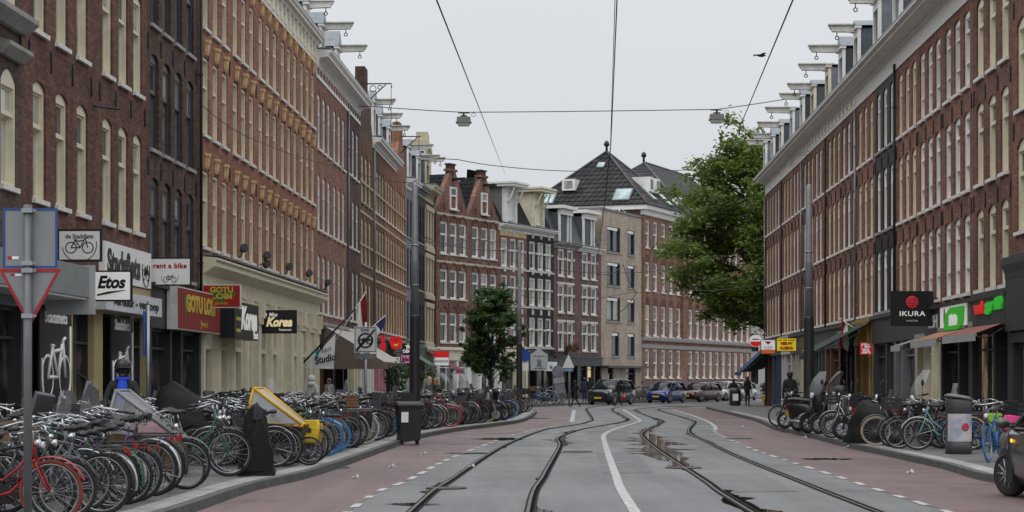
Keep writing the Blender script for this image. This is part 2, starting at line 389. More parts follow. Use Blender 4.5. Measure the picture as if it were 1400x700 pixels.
def sheet(name, pts2, z, m, kind='structure'):
    b = MB(); b.face([(x, y, z) for x, y in pts2]); o = b.build(name, m); tag(o, kind=kind); return o
def smooth(pl, n=6):
    out = []
    for i in range(len(pl)-1):
        p0 = pl[max(i-1,0)]; p1 = pl[i]; p2 = pl[i+1]; p3 = pl[min(i+2, len(pl)-1)]
        for k in range(n):
            t = k/n
            out.append(tuple(.5*((2*p1[j]) + (-p0[j]+p2[j])*t + (2*p0[j]-5*p1[j]+4*p2[j]-p3[j])*t*t + (-p0[j]+3*p1[j]-3*p2[j]+p3[j])*t**3) for j in (0,1)))
    out.append(tuple(pl[-1])); return out
def nrm(pl, i):
    a = Vector(pl[max(i-1,0)]); b = Vector(pl[min(i+1,len(pl)-1)]); d = (b-a).normalized(); return Vector((d.y, -d.x))
def offs(pl, d): return [tuple(Vector(p) + nrm(pl, i)*d) for i, p in enumerate(pl)]
def ribbon(b, pl, o0, o1, z, m=0):
    A = offs(pl, o0); B = offs(pl, o1)
    for i in range(len(pl)-1): b.face([(*A[i],z),(*B[i],z),(*B[i+1],z),(*A[i+1],z)], m)
def kerb(name, pl, side, w=.16, h=.12):
    """pl: road-side edge; side +1 when the pavement lies on the right of the line's direction"""
    b = MB(); I = offs(pl, side*w); I2 = offs(pl, side*.02)
    for i in range(len(pl)-1):
        b.face([(*pl[i],-.01),(*pl[i+1],-.01),(*I2[i+1],h+.004),(*I2[i],h+.004)])
        b.face([(*I2[i],h+.004),(*I2[i+1],h+.004),(*I[i+1],h+.004),(*I[i],h+.004)])
        b.face([(*I[i],h+.004),(*I[i+1],h+.004),(*I[i+1],-.01),(*I[i],-.01)])
    return tag(b.build(name, KERBM), kind='structure')

sheet('ground', [(-2500,-1500),(2500,-1500),(2500,3500),(-2500,3500)], -.03, GRND)
sheet('road', [(-26,-15),(45,-15),(45,240),(-26,240)], 0, ASPH)
KL = [(-4.2,-12),(-4.1,18)] + [gp(*p) for p in ((268.6,700),(351,671),(440,648.6),(540,612),(563,603),(620,591),(680,583),(716,577),(732,568))] + [(1.25,102.7)]
KLs = smooth(KL, 5)
KLc = KLs + smooth([(1.25,102.7),(.9,105.2),(.1,107.5),(-.6,112),(-.2,118),(1.3,123),(3.7,132),(8.6,144),(13.2,154),(19.5,171),(32,200),(48,236)], 4)[1:]
def kx(Y): return lin([(p[1], p[0]) for p in KLs], Y)
KR = [(9.4,-12),(9.4,22),(9.3,27),(8.3,30)] + [gp(*p) for p in ((1350,659),(1286,641),(1200,621.5),(1160,613),(1100,597),(1060,588.5),(1037,578),(1014,571.4),(991,565.7),(968.6,560))]
KRs = smooth(KR, 5)
KRc = KRs + smooth([KR[-1],(11.2,118),(12.6,122.5),(15.5,125),(22,126.5),(45,129)], 4)[1:]
def krx(Y): return lin([(p[1], p[0]) for p in KRs], Y)
EL = [(-6.61,127.7),(-5.42,140.5)]
PL = [(-5.19,141),(3.23,158.7),(7.31,167.8),(11.2,177),(24.8,211)]
kerb('kerb', KLc, -1); kerb('kerb', KRc, 1)
facL = [(LX(-12),-12),(LX(127.7),127.7),EL[1],PL[0],PL[1],PL[2],PL[3],PL[4],(38,236)]
sheet('pavement', offs(KLc, -.15) + [(p[0]-.4, p[1]+.3) for p in facL[::-1]], .12, PAVE)
facR = [(RX(-12)+.4,-12),(RX(121.8)+.4,121.5),(45,123)]
sheet('pavement', offs(KRc, .15) + facR[::-1], .12, PAVE)
b = MB(); ribbon(b, KLs[5:], -.17, -.52, .124); tag(b.build('pale_paving_strip', PAVEP), kind='structure')
b = MB(); ribbon(b, [p for p in KRs if p[1] < 100][8:], .17, .50, .124); tag(b.build('pale_paving_strip', PAVEP), kind='structure')

# bike lanes of red asphalt, lane lines
DL = [(-2.0,-10)] + [gp(*p) for p in ((476,700),(560,656),(623,624),(700,595.5),(740,586.3),(765,580.5),(782,577))]
DR = [(5.2,-10)] + [gp(*p) for p in ((1267,691),(1150,653.5),(1036,617),(991,598),(977.7,590.9),(977.7,584),(968.6,577),(945.7,568),(918,560))]
DLs = smooth(DL, 5); DRs = smooth(DR, 5)
sol = [gp(782,577), gp(783,570), gp(785,561)]
lanel = DLs + [sol[2], (1.9,117.5),(.6,115),(.4,108),(1.35,103.2)] + KLs[::-1]
sheet('bike_lane', lanel, .004, PINK)
sheet('bike_lane', DRs + [(8.6,119),(11.1,119)] + KRs[::-1], .004, PINK)
sheet('crossing_strip', [gp(700,557.2),gp(770,555.6),gp(868,553.2),gp(868,552.2),gp(775,554.5),gp(712,556)], .006, PINK)
def dashes(pl, on, off, w, y0, y1):
    b = MB(); acc = 0; P = [Vector(p) for p in smooth(pl, 24)]
    for a, c in zip(P, P[1:]):
        L = (c-a).length; 
        if L < 1e-6: continue
        d = (c-a)/L; n = Vector((d.y,-d.x)); s = 0
        if y0 < a.y < y1 and (acc % (on+off)) < on:
            b.face([(*(a-n*w/2),.008),(*(a+n*w/2),.008),(*(c+n*w/2),.008),(*(c-n*w/2),.008)])
        acc += L
    return b
tag(dashes(DL, .9, 1.0, .115, 18, 76).build('lane_marking', LINEW), kind='structure')
tag(dashes(DR, .9, 1.0, .115, 18, 68).build('lane_marking', LINEW), kind='structure')
b = MB(); ribbon(b, smooth([gp(977.7,588), gp(977.7,584), gp(968.6,577), gp(945.7,568), gp(918,560)], 5), -.07, .07, .008); tag(b.build('lane_marking', LINEW), kind='structure')
b = MB(); ribbon(b, smooth(sol, 3), -.09, .09, .0085); tag(b.build('lane_marking', LINEW), kind='structure')
CL = [(1.05,-8)] + [gp(*p) for p in ((868,700),(840,645),(826,603),(825.7,595),(833.7,589.7),(849.7,584),(870,578),(874.9,574.9),(868,570.3),(852,560))]
b = MB(); ribbon(b, smooth(CL, 6), -.07, .07, .008); tag(b.build('centre_line', LINEW), kind='structure')
b = MB(); ribbon(b, [gp(994,590.6), gp(1040,589.6)], -.1, .1, .0085); tag(b.build('lane_marking', LINEW), kind='structure')

# tram rails
RAILS = [
 [(-1.75,-8)] + [gp(*p) for p in ((563.5,700),(620,655),(689,610),(740,589),(767,584),(795,579.4),(806,576),(809.7,573.7),(805,565.7),(801.7,560))],
 [(-.3,-8)] + [gp(*p) for p in ((724.5,700),(745,650),(766,610),(763,600),(776.6,593),(797,586.7),(831,580.6),(849.7,577),(856.6,573.7),(849.7,568),(838,562))],
 [(2.75,-8)] + [gp(*p) for p in ((1029,700),(962,656),(903,617),(879.4,597.7),(879.4,592),(888.6,586),(900,580.6),(904.6,576),(888.6,570),(868,561))],
 [(4.2,-8)] + [gp(*p) for p in ((1200,700),(1100,661),(1008,624),(955,599),(943.4,592),(943.4,586),(950,578),(945.7,574.9),(927,569),(900,560))]]
ENDS = [[(4.6,121),(6.2,132),(10.5,145),(20,168)],[(6.0,119.5),(7.9,130),(12.2,143),(21.5,166)],[(7.9,119),(10.2,129),(14.6,141),(24,164)],[(9.2,117.5),(11.8,127),(16.2,139),(25.5,162)]]
rng = random.Random(3)
for k, rp in enumerate(RAILS):
    pl = smooth(rp + ENDS[k], 8)
    b = MB()
    ribbon(b, pl, -.075, .075, .010, 2)
    ribbon(b, pl, -.045, -.005, .016, 0); ribbon(b, pl, -.005, .045, .012, 1)
    b2 = b.build('tram_rail', [RAILM, GROOVE, plain('rail_bed', (.036,.035,.034), .9, var=.4, ns=6, spec=.05)]); tag(b2, kind='structure')
    # rain lying in the worn asphalt beside the rail
    dens = (.08, .36, .6, .1)[k]
    fine = [Vector(p) for p in smooth(rp, 40)]
    fine = [p for p in fine if 22 < p.y < 112]
    for side in (-1, 1):
        run = []; w = 0; puds = []; on = False; left = 0
        for i, p in enumerate(fine):
            if left <= 0:
                on = rng.random() < dens*(1.0 if not (k==2 and 40 < p.y < 66) else 1.5); left = rng.uniform(.8, 4.5)
                if not on and run: puds.append(run); run = []
            step = (fine[i]-fine[i-1]).length if i else .3
            left -= step
            if on:
                big = .17 if k in (1,2) else .08
                if k == 2 and 42 < p.y < 62: big = .5
                if p.y > 68: big *= .5
                w = .55*w + .45*rng.uniform(.0, big)
                ww = w + (rng.uniform(.2,1.6)*big if rng.random() < .16 else 0)
                if run and (p - run[-1][0]).length < .12: continue
                run.append((p, ww, nrm(fine, i)))
        if run: puds.append(run)
        for run in puds:
            if len(run) < 5: continue
            b = MB(); n = len(run)
            for i in range(n-1):
                p, w0, a = run[i]; q, w1, c = run[i+1]
                f0 = min(1, i/2, (n-1-i)/2); f1 = min(1, (i+1)/2, (n-2-i)/2)
                A0 = p + a*side*.077; A1 = p + a*side*(.079 + w0*f0); B0 = q + c*side*.077; B1 = q + c*side*(.079 + w1*f1)
                b.face([(*A0,.011),(*A1,.011),(*B1,.011),(*B0,.011)][::side])
            tag(b.build('puddle', WATER), kind='structure')
for (px, py, wx, wy) in ((684,600.5,1.1,1.3),(1130,628,.9,.5),(640,620,.9,.35),(560,690,.5,.3),(720,572,1.4,1.2),(930,556,2,1)):
    X, Y = gp(px, py); b = MB(); n = 22
    pts = [(X + wx*(.55+rng.uniform(-.2,.3))*math.cos(2*PI*i/n), Y + wy*(.8+rng.uniform(-.3,.3))*math.sin(2*PI*i/n), .011) for i in range(n)]
    b.face(pts); tag(b.build('puddle', WATER), kind='structure')

for (px, py, r_) in ((935,640,.32),(610,668,.3),(790,618,.32),(1010,600,.35),(455,640,.3)):
    X, Y = gp(px, py); b = MB(); b.face([(X+r_*math.cos(i*PI/12), Y+r_*math.sin(i*PI/12), .0125) for i in range(24)]); b.torus((X,Y,.012),(0,0,1),r_,.02,24,4,flat=.3); tag(b.build('manhole_cover', plain('cast_iron', (.04,.04,.042), .55, .4, var=.5, ns=14)), kind='structure')
b = MB()
for (px, py) in ((1097,600),(1155,613),(640,640),(530,640),(1012,585),(575,622),(1240,648),(480,655)):
    X, Y = gp(px, py); b.face([(X,Y,.02),(X+.1,Y+.03,.05),(X+.12,Y+.14,.02),(X+.02,Y+.12,.04)]); b.face([(X+.05,Y+.05,.02),(X+.13,Y,.03),(X+.1,Y+.1,.09)])
tag(b.build('litter', plain('paper_litter', (.5,.5,.47), .8)), kind='stuff')

PATCH = ground('asphalt_patch', (.032,.034,.036), (.138,.139,.141), .36, .82, ns=1.1, bump=.5, fine=28)
for (x0, x1, y0, y1) in ((1.6,2.5,36,47),(3.0,4.2,30,36),(2.1,3.4,56,66),(4.6,5.3,50,58)):
    sheet('road_patch', [(x0,y0),(x1,y0+.1),(x1+.03*(y1-y0),y1),(x0+.03*(y1-y0),y1-.2)], .0045, PATCH)
# ------------------------------------------------------------------ windows, walls, house kit (local x along the front, -y to the street, z up)
WCACHE = {}
class WS:   # window style
    def __init__(s, frame=CREAM, sill=WSTONE, fw=.09, yf=.05, yb=.22, tr=(.66,), mull=0, grid=(0,0), rise=0.0, panes=PANES, sillh=.10, sillo=.08, sash=None):
        s.frame=frame; s.sill=sill; s.fw=fw; s.yf=yf; s.yb=yb; s.tr=tr; s.mull=mull; s.grid=grid; s.rise=rise; s.panes=panes; s.sillh=sillh; s.sillo=sillo; s.sash=sash
        s.key = (frame.name, sill.name if sill else '', fw, yf, yb, tr, mull, grid, rise, sillh)
def win_meshes(w, h, S):
    k = (round(w,2), round(h,2), S.key)
    if k in WCACHE: return WCACHE[k]
    b = MB(); fw, yf, yb = S.fw, S.yf, S.yb
    b.box(-.01, fw, yf, yb, 0, h); b.box(w-fw, w+.01, yf, yb, 0, h)
    b.box(fw, w-fw, yf, yb, h-S.rise-fw, h+.005); b.box(fw, w-fw, yf, yb, -.005, fw*.8)
    zs = [fw*.8] + [h*t for t in S.tr] + [h-S.rise-fw]
    p = MB()
    for i in range(len(zs)-1):
        z0 = zs[i] + (.03 if i else 0); z1 = zs[i+1] - (.03 if i < len(zs)-2 else 0)
        up = (i == len(zs)-2 and len(zs) > 2)
        yg = yf + (yb-yf)*(.45 if up else .85)
        if i < len(zs)-2: b.box(fw, w-fw, yf+.015, yb, zs[i+1]-.035, zs[i+1]+.035)
        xs = [fw + (w-2*fw)*j/(S.mull+1) for j in range(S.mull+2)]
        for j in range(S.mull+1):
            a, c = xs[j], xs[j+1]
            if j: b.box(a-.035, a+.035, yf+.02, yb, z0, z1)
            st = .045
            y0 = yg-.035
            b.box(a, a+st, y0, yg+.01, z0, z1, 1); b.box(c-st, c, y0, yg+.01, z0, z1, 1); b.box(a+st, c-st, y0, yg+.01, z0, z0+st, 1); b.box(a+st, c-st, y0, yg+.01, z1-st, z1, 1)
            p.face([(a+st*.5, yg, z0+st*.5), (c-st*.5, yg, z0+st*.5), (c-st*.5, yg, z1-st*.5), (a+st*.5, yg, z1-st*.5)])
            gx, gz = S.grid
            for q in range(1, gx+1): xx = a+(c-a)*q/(gx+1); b.box(xx-.014, xx+.014, yg-.02, yg+.004, z0+st, z1-st, 1)
            nz_ = max(0, round(gz*(z1-z0)/h)) if gz else 0
            for q in range(1, nz_+1): zz = z0+(z1-z0)*q/(nz_+1); b.box(a+st, c-st, yg-.0205, yg+.0045, zz-.014, zz+.014, 1)
    fm = b.mesh('window', [S.frame, S.sash or S.frame]); pm = p.mesh('pane', [GL_DARK]); sm = None
    if S.sill:
        q = MB(); q.box(-.07, w+.07, -S.sillo, .06, -S.sillh, -.004); sm = q.mesh('sill', [S.sill])
    WCACHE[k] = (fm, pm, sm); return WCACHE[k]
wr = random.Random(11)
def window(E, x, z, w, h, S):
    fm, pm, sm = win_meshes(w, h, S)
    o = put('window', fm, E, (x, 0, z)); put('pane', pm, o, mat0=wr.choice(S.panes))
    if sm: put('sill', sm, o)
    return o
def wall_mesh(Wd, z0, z1, ops, D, rev=.26, top_open=False, poly_top=None):
    """front wall with openings (x, z, w, h, rise), their reveals, side walls and back"""
    b = MB()
    xs = sorted({0.0, Wd} | {round(o[0],4) for o in ops} | {round(o[0]+o[2],4) for o in ops})
    zs = sorted({z0, z1} | {round(o[1],4) for o in ops} | {round(o[1]+o[3],4) for o in ops})
    for i in range(len(xs)-1):
        for j in range(len(zs)-1):
            cx, cz = (xs[i]+xs[i+1])/2, (zs[j]+zs[j+1])/2
            if any(o[0] < cx < o[0]+o[2] and o[1] < cz < o[1]+o[3] for o in ops): continue
            b.face([(xs[i],0,zs[j]),(xs[i+1],0,zs[j]),(xs[i+1],0,zs[j+1]),(xs[i],0,zs[j+1])])
    for (x,z,w,h,rise) in ops:
        b.face([(x,0,z),(x,0,z+h-rise),(x,rev,z+h-rise),(x,rev,z)]); b.face([(x+w,0,z),(x+w,rev,z),(x+w,rev,z+h-rise),(x+w,0,z+h-rise)])
        b.face([(x,0,z),(x,rev,z),(x+w,rev,z),(x+w,0,z)])
        n = 8; zt = z+h
        arc = [(x+w*k/n, zt-rise + rise*math.sin(PI*k/n)**(.8 if rise < .3 else 1)) for k in range(n+1)] if rise else [(x,zt),(x+w,zt)]
        for a, c in zip(arc, arc[1:]):
            b.face([(a[0],0,a[1]),(c[0],0,c[1]),(c[0],rev,c[1]),(a[0],rev,a[1])])
            if rise: b.face([(a[0],0,a[1]),(c[0],0,c[1]),(c[0],0,zt),(a[0],0,zt)])
    for x, s in ((0,1),(Wd,-1)): b.face([(x,0,z0),(x,0,z1),(x,D,z1),(x,D,z0)][::s])
    b.face([(0,D,z0),(0,D,z1),(Wd,D,z1),(Wd,D,z0)]); b.face([(0,0,z0),(0,D,z0),(Wd,D,z0),(Wd,0,z0)])
    b.face([(0,0,z1),(Wd,0,z1),(Wd,D,z1),(0,D,z1)])
    return b
ANCH = None
def anchors(E, pts, s=.34):
    global ANCH
    if ANCH is None:
        b = MB(); b.box(-.022,.022,-.035,-.006,-.19,.19); b.box(-.05,.05,-.033,-.005,-.045,.045); b.ext([(-.05,.16),(.05,.16),(0,.24)],-.034,-.007); b.ext([(-.05,-.16),(0,-.24),(.05,-.16)],-.034,-.007)
        ANCH = b.mesh('wall_anchor', [IRON])
    for x, z in pts: put('wall_anchor', ANCH, E, (x, 0, z))
def frame_of(p0, p1):
    d = Vector((p1[0]-p0[0], p1[1]-p0[1])); return d.length, math.atan2(d.y, d.x)
def house(label, p0, p1, H, rows, xs, ww, bm, S, zshop=4.0, D=9.0, cat='house', group=None, name='terraced_house', anch=True, skip=()):
    Wd, ang = frame_of(p0, p1)
    E = emp(name, (p0[0], p0[1], 0), ang, label, cat, group)
    ops = []
    for r, (z, h) in enumerate(rows):
        for x in xs: ops.append((x, z, ww, h, S.rise))
    wall_mesh(Wd, zshop, H, ops, D).build('wall', bm, E)
    for (x, z, w, h, rr) in ops: window(E, x, z, w, h, S)
    if anch:
        mids = [xs[0]-.3] + [(xs[i]+ww+xs[i+1])/2 for i in range(len(xs)-1)] + [xs[-1]+ww+.3]
        anchors(E, [(max(.12, min(Wd-.12, x)), z-.5) for z, h in rows[1:] for x in mids])
    return E, Wd
def cornice(E, Wd, z0, mat=WHITE, fr=.75, out=.55, h=.45, blocks=0, bm=None, gut=ZINC, x0=0.0):
    b = MB(); x1 = Wd
    b.ext([(.02,z0),(-.05,z0),(-.05,z0+.06),(-.03,z0+.08),(-.03,z0+fr),(-.12,z0+fr+.04),(-.16,z0+fr+.14),(-out*.8,z0+fr+.18),(-out*.8,z0+fr+.26),(-out,z0+fr+h-.06),(-out,z0+fr+h),(.10,z0+fr+h+.05),(.10,z0)], x0, x1, 0, 'x')
    if blocks:
        for k in range(blocks):
            c = x0+(x1-x0)*(k+.5)/blocks; w = (x1-x0)/blocks*.3
            b.box(c-w, c+w, -.055, -.028, z0+.18, z0+fr-.14, 1)
            b.box(c-w*1.9, c-w*1.5, -.13, -.028, z0+fr-.3, z0+fr+.03, 0)
    o = b.build('cornice', [mat, bm or CREAM], E)
    if gut:
        g = MB(); g.box(x0, x1, -out+.02, .08, z0+fr+h+.052, z0+fr+h+.11); g.build('gutter', gut, E)
    return o
def mansard(E, Wd, z0, h=2.4, run=1.3, D=9.0, mat=SLATE, name='roof'):
    b = MB(); b.ext([(.15,z0),(.15+run,z0+h),(D*.55,z0+h+.7),(D,z0+h),(D,z0)], .0, Wd, 0, 'x')
    return b.build(name, mat, E)
DC = {}
BEAMM = plain('weathered_beam', (.60,.59,.54), .7, var=.35, ns=2.5)
def dormer(E, xc, z0, w=1.1, h=1.9, beam=1.5, mat=WHITE, side=LEAD, cap=ZINC, y0=.05, depth=2.2, cheek=True, peak=.45, bmat=None, hook=True):
    b = MB(); b.box(xc-w/2, xc+w/2, y0+.1, y0+depth, z0, z0+h-.002, 1)
    b.box(xc-w/2-.04, xc-w/2+.12, y0, y0+.12, z0, z0+h); b.box(xc+w/2-.12, xc+w/2+.04, y0, y0+.12, z0, z0+h); b.box(xc-w/2+.12, xc+w/2-.12, y0, y0+.12, z0+h-.3, z0+h); b.box(xc-w/2+.12, xc+w/2-.12, y0-.03, y0+.12, z0, z0+.2)
    b.box(xc-w/2-.1, xc+w/2+.1, y0-.1, y0+.14, z0+h+.001, z0+h+.1)
    o = b.build('dormer', [mat, side], E)
    g = MB(); g.ext([(xc-w/2-.12, z0+h+.102), (xc+w/2+.12, z0+h+.102), (xc, z0+h+.1+peak)], y0-.08, y0+depth); g.build('dormer_roof', cap, o)
    p = MB(); p.face([(xc-w/2+.12,y0+.085,z0+.2),(xc+w/2-.12,y0+.085,z0+.2),(xc+w/2-.12,y0+.085,z0+h-.3),(xc-w/2+.12,y0+.085,z0+h-.3)]); p.build('pane', GL_DARK, o)
    if beam:
        zb = z0+h+.02; beam *= .62
        k = MB(); k.ext([(y0+.3,zb-.10),(y0+.3,zb+.18),(y0-beam-.1,zb+.18),(y0-beam-.1,zb+.1),(y0-beam,zb+.0),(y0-beam,zb-.06)], xc-.11, xc+.11, 0, 'x')
        k.box(xc-.2, xc+.2, y0-beam-.14, y0+.3, zb+.182, zb+.23)
        k.build('hoist_beam', bmat or BEAMM, o)
        if hook:
            q = MB(); q.tube([(xc,y0-beam+.2,zb-.08),(xc,y0-beam+.2,zb-.24)], .02, 5); q.torus((xc,y0-beam+.2,zb-.30),(1,0,0),.07,.02,10,4); q.build('hook', IRON, o)
    return o
def pane_quad(E, x0, x1, z0, z1, y, m, name='pane'):
    b = MB(); b.face([(x0,y,z0),(x1,y,z0),(x1,y,z1),(x0,y,z1)]); return b.build(name, m, E)
def shopfront(E, Wd, zt, lay, frame=DARKP, fz=(3.0,3.8), fasc=DARKP, pil=.28, glass=GL_SHOP, riser=DARKP, top=None, lip=True, piers=None):
    """ground floor of a shop: pilasters, fascia, windows and doors between them"""
    tot = sum(l[1] for l in lay); n = len(lay); avail = Wd - pil*(n+1); x = 0
    top = top or frame
    f = MB(); f.box(0, Wd, -.10, .3, fz[0], fz[1]); 
    if lip: f.box(-.0, Wd, -.22, .05, fz[1]+.001, fz[1]+.12)
    f.build('fascia', fasc, E)
    if zt > fz[1]+.13:
        u = MB(); u.box(0, Wd, -.01, .3, fz[1]+.122, zt-.002); u.build('upper_band', top, E)
    for k in range(n+1):
        u = MB(); u.box(x, x+pil, -.06, .3, 0, fz[0]-.002); u.box(x-.0, x+pil, -.10, -.061, 0, .45); u.build('pilaster', piers or frame, E)
        if k == n: break
        x += pil; w = avail*lay[k][1]/tot
        typ = lay[k][0]; g = lay[k][2] if len(lay[k]) > 2 else glass
        if typ == 'w':
            u = MB(); u.box(x, x+w, .04, .3, .1, .55, 1)
            nm = max(1, round(w/1.7)); ztr = 2.45
            u.box(x, x+.06, .08, .28, .55, fz[0]); u.box(x+w-.06, x+w, .08, .28, .55, fz[0]); u.box(x+.06, x+w-.06, .08, .28, fz[0]-.08, fz[0]-.002); u.box(x+.06, x+w-.06, .07, .28, .552, .62); u.box(x+.06, x+w-.06, .075, .28, ztr, ztr+.06)
            for j in range(1, nm): c = x+w*j/nm; u.box(c-.03, c+.03, .09, .28, .62, fz[0]-.08)
            o = u.build('shop_window', [frame, riser], E); pane_quad(o, x+.03, x+w-.03, .58, fz[0]-.03, .2, g)
        elif typ == 'd':
            u = MB(); yb = .55
            u.box(x, x+.07, .06, yb+.1, .1, fz[0]); u.box(x+w-.07, x+w, .06, yb+.1, .1, fz[0]); u.box(x+.07, x+w-.07, .2, yb+.1, 2.45, 2.55); u.box(x+.07, x+w-.07, .06, yb+.1, fz[0]-.07, fz[0]-.002)
            u.box(x+.07, x+.18, yb, yb+.06, .12, 2.45); u.box(x+w-.18, x+w-.07, yb, yb+.06, .12, 2.45); u.box(x+.18, x+w-.18, yb, yb+.06, .12, .9); u.box(x+.18, x+w-.18, yb, yb+.06, 2.33, 2.45)
            u.box(x, x+w, .0, yb+.1, .05, .14, 1)
            o = u.build('shop_door', [frame, STONE], E); pane_quad(o, x+.1, x+w-.1, .8, 2.4, yb+.03, g); pane_quad(o, x+.05, x+w-.05, 2.5, fz[0]-.04, yb+.03, g)
            h = MB(); h.tube([(x+.14,yb-.06,1.0),(x+.14,yb-.06,1.35)], .015, 6); h.box(x+.13,x+.15,yb-.06,yb,1.02,1.04); h.box(x+.13,x+.15,yb-.06,yb,1.31,1.33); h.build('handle', STEEL, o)
        elif typ == 's':   # solid leaf / roller shutter
            u = MB(); u.box(x, x+w, .2, .3, .1, fz[0]-.002)
            for j in range(14): z = .2+j*.19; 
            for j in range(int((fz[0]-.3)/.12)): u.box(x+.02, x+w-.02, .185, .2, .15+j*.12, .15+j*.12+.09)
            u.build('roller_shutter', g if len(lay[k]) > 2 else GREYP, E)
        x += w
def drainpipe(E, x, z0, z1, m=ZINC):
    b = MB(); b.tube([(x,-.09,z0),(x,-.09,z1)], .05, 7); 
    for k in range(4): b.box(x-.065,x+.065,-.15,0,z0+(z1-z0)*(k+.3)/4,z0+(z1-z0)*(k+.3)/4+.04)
    b.build('drainpipe', m, E)
def awning(label, E, x0, x1, z, proj, drop, m, valance=.22, vm=None, group=None, fabric2=None, closed_sides=True, slack=0.0, stripes=0, rib=True):
    """folding-arm awning fixed to the front E; its own thing, placed in the world"""
    A = emp('awning', E.location, E.rotation_euler.z, label, 'awning', group)
    b = MB(); n = 6 if not stripes else stripes; mats = [m, fabric2 or m]
    for i in range(n):
        a, c = x0+(x1-x0)*i/n, x0+(x1-x0)*(i+1)/n; mi = i % 2
        P = [(a,-.12,z),(c,-.12,z),(c,-.12-proj,z-drop),(a,-.12-proj,z-drop)]
        b.face(P, mi); b.face([(p[0],p[1],p[2]-.015) for p in P[::-1]], mi)
    b.build('fabric', mats, A)
    v = MB(); v.box(x0, x1, -.14-proj, -.122-proj, z-drop-valance, z-drop+.01); v.build('valance', vm or m, A)
    r = MB(); r.tube([(x0,-.11-proj,z-drop-.035),(x1,-.11-proj,z-drop-.035)], .03, 6); r.box(x0, x1, -.16, -.01, z+.002, z+.14)
    for x in (x0+.25, x1-.25):
        r.tube([(x,-.08,z-.12),(x+(.4 if x < (x0+x1)/2 else -.4),-.1-proj*.5,z-drop*.5-.25),(x,-.1-proj,z-drop-.05)], .022, 5)
    r.build('awning_frame', plain('awning_alu', (.45,.45,.44), .4, .5), A)
    return A
# ------------------------------------------------------------------ bricks
BR_A = brick('brick_grey_brown', (.085,.065,.055), (.12,.085,.07), (.10,.09,.08))
BR_B = brick('brick_dark_red', (.13,.062,.047), (.19,.088,.065), (.12,.10,.085))
BR_C = brick('brick_umber', (.085,.05,.043), (.13,.075,.06), (.09,.08,.07))
BR_D = brick('brick_orange_red', (.30,.122,.082), (.38,.165,.115), (.24,.20,.16), grime=.2)
BR_E = brick('brick_rose', (.25,.115,.09), (.33,.165,.13), (.24,.20,.17), grime=.25)
BR_F = brick('brick_dark_umber', (.09,.055,.045), (.13,.08,.065), (.10,.09,.08))
BR_G = brick('brick_brown', (.15,.075,.05), (.21,.105,.07), (.15,.12,.10))
BR_H = brick('brick_bright_orange', (.25,.095,.055), (.32,.135,.08), (.27,.2,.15))
BR_R = brick('brick_red_brown', (.19,.078,.057), (.26,.115,.085), (.20,.165,.14), grime=.28)
BR_R2 = brick('brick_red_sooty', (.15,.066,.050), (.21,.096,.073), (.16,.14,.12), grime=.35)
BR_R3 = brick('brick_old_red', (.22,.090,.068), (.29,.132,.102), (.22,.18,.15), grime=.3)
BR_K = brick('brick_far_red', (.20,.098,.075), (.27,.142,.112), (.24,.20,.175), grime=.3)
BR_P = brick('brick_purple', (.15,.095,.095), (.21,.135,.13), (.17,.15,.14), grime=.25)
BR_S = brick('brick_school', (.24,.115,.078), (.31,.165,.115), (.28,.23,.19), grime=.25)
BR_Q = brick('brick_beige', (.46,.425,.36), (.48,.445,.38), (.46,.42,.36), grime=.2)
BLK = brick('brick_painted_black', (.012,.013,.015), (.018,.019,.021), (.010,.010,.011), grime=.3, rough=.6)
GRYW = plain('grey_render', (.17,.18,.19), .7, var=.2)
CREAMW = plain('cream_render', (.52,.47,.32), .7, var=.25)
MUST = plain('mustard_paint', (.42,.33,.17), .5, var=.12)
DGREY = plain('dark_grey_paint', (.045,.048,.052), .5)
GREENP = plain('green_paint', (.03,.10,.06), .5)
PINKP = plain('pink_paint', (.62,.28,.34), .5)
GOLD = plain('ochre_stone', (.70,.49,.24), .75, var=.4, ns=7, bump=.3)
def LP(Y): return (LX(Y), Y)
def RP(Y): return (RX(Y), Y)
GRP_L = None
cb = WS(CREAM, WSTONE, yf=.05, yb=.24, tr=(.62,), rise=.14)
H = {}
# ---- left row
H['A'], w = house('grey brown corner house with moulded cream windows over a drugstore canopy', LP(33), LP(41.2), 15.5, [(5.45,2.3),(9.0,2.4),(12.4,2.2)], [1.0,3.1,6.7], 1.05, BR_A, WS(CREAM, WSTONE, yf=.02, yb=.22, tr=(.62,), rise=.25), zshop=4.2)
for z in (7.95, 11.55):
    for x in (1.0,3.1,6.7):
        b = MB(); b.ext([(-.005,z),(-.1,z),(-.28,z+.16),(-.28,z+.24),(-.005,z+.3)], x-.3, x+1.35, 0, 'x'); b.build('window_hood', STONE, H['A'])
b = MB(); b.ext([(.02,8.55),(-.12,8.55),(-.35,8.75),(-.35,8.85),(.02,8.95)], 0, w, 0, 'x'); b.build('string_course', STONE, H['A'])
shopfront(H['A'], w, 4.2, [('w',3),('d',1.1),('w',2.5)], DGREY, (3.1,3.9), GREYP)
H['B1'], w = house('dark red brick house above the bike rental shop, nearest the drugstore canopy', LP(41.2), LP(47.36), 16, [(5.38,2.45),(8.87,2.5),(12.4,2.4)], [.8,2.6,4.4], 1.0, BR_B, cb, zshop=4.9)
H['B2'], w2 = house('dark red brick house above the bike shop name board', LP(47.36), LP(52.8), 16, [(5.38,2.45),(8.87,2.5),(12.4,2.4)], [.65,2.3,3.9], 1.0, BR_B, cb, zshop=4.9)
for k, ww_ in (('B1',w),('B2',w2)):
    E = H[k]
    shopfront(E, ww_, 4.9, [('w',1.5),('d',1.0),('w',1.9)] if k=='B1' else [('w',1.3),('d',1.2),('w',1.4)], DARKP, (3.2,3.95), MUST, pil=.42, top=BR_B, lip=False, piers=MUST)
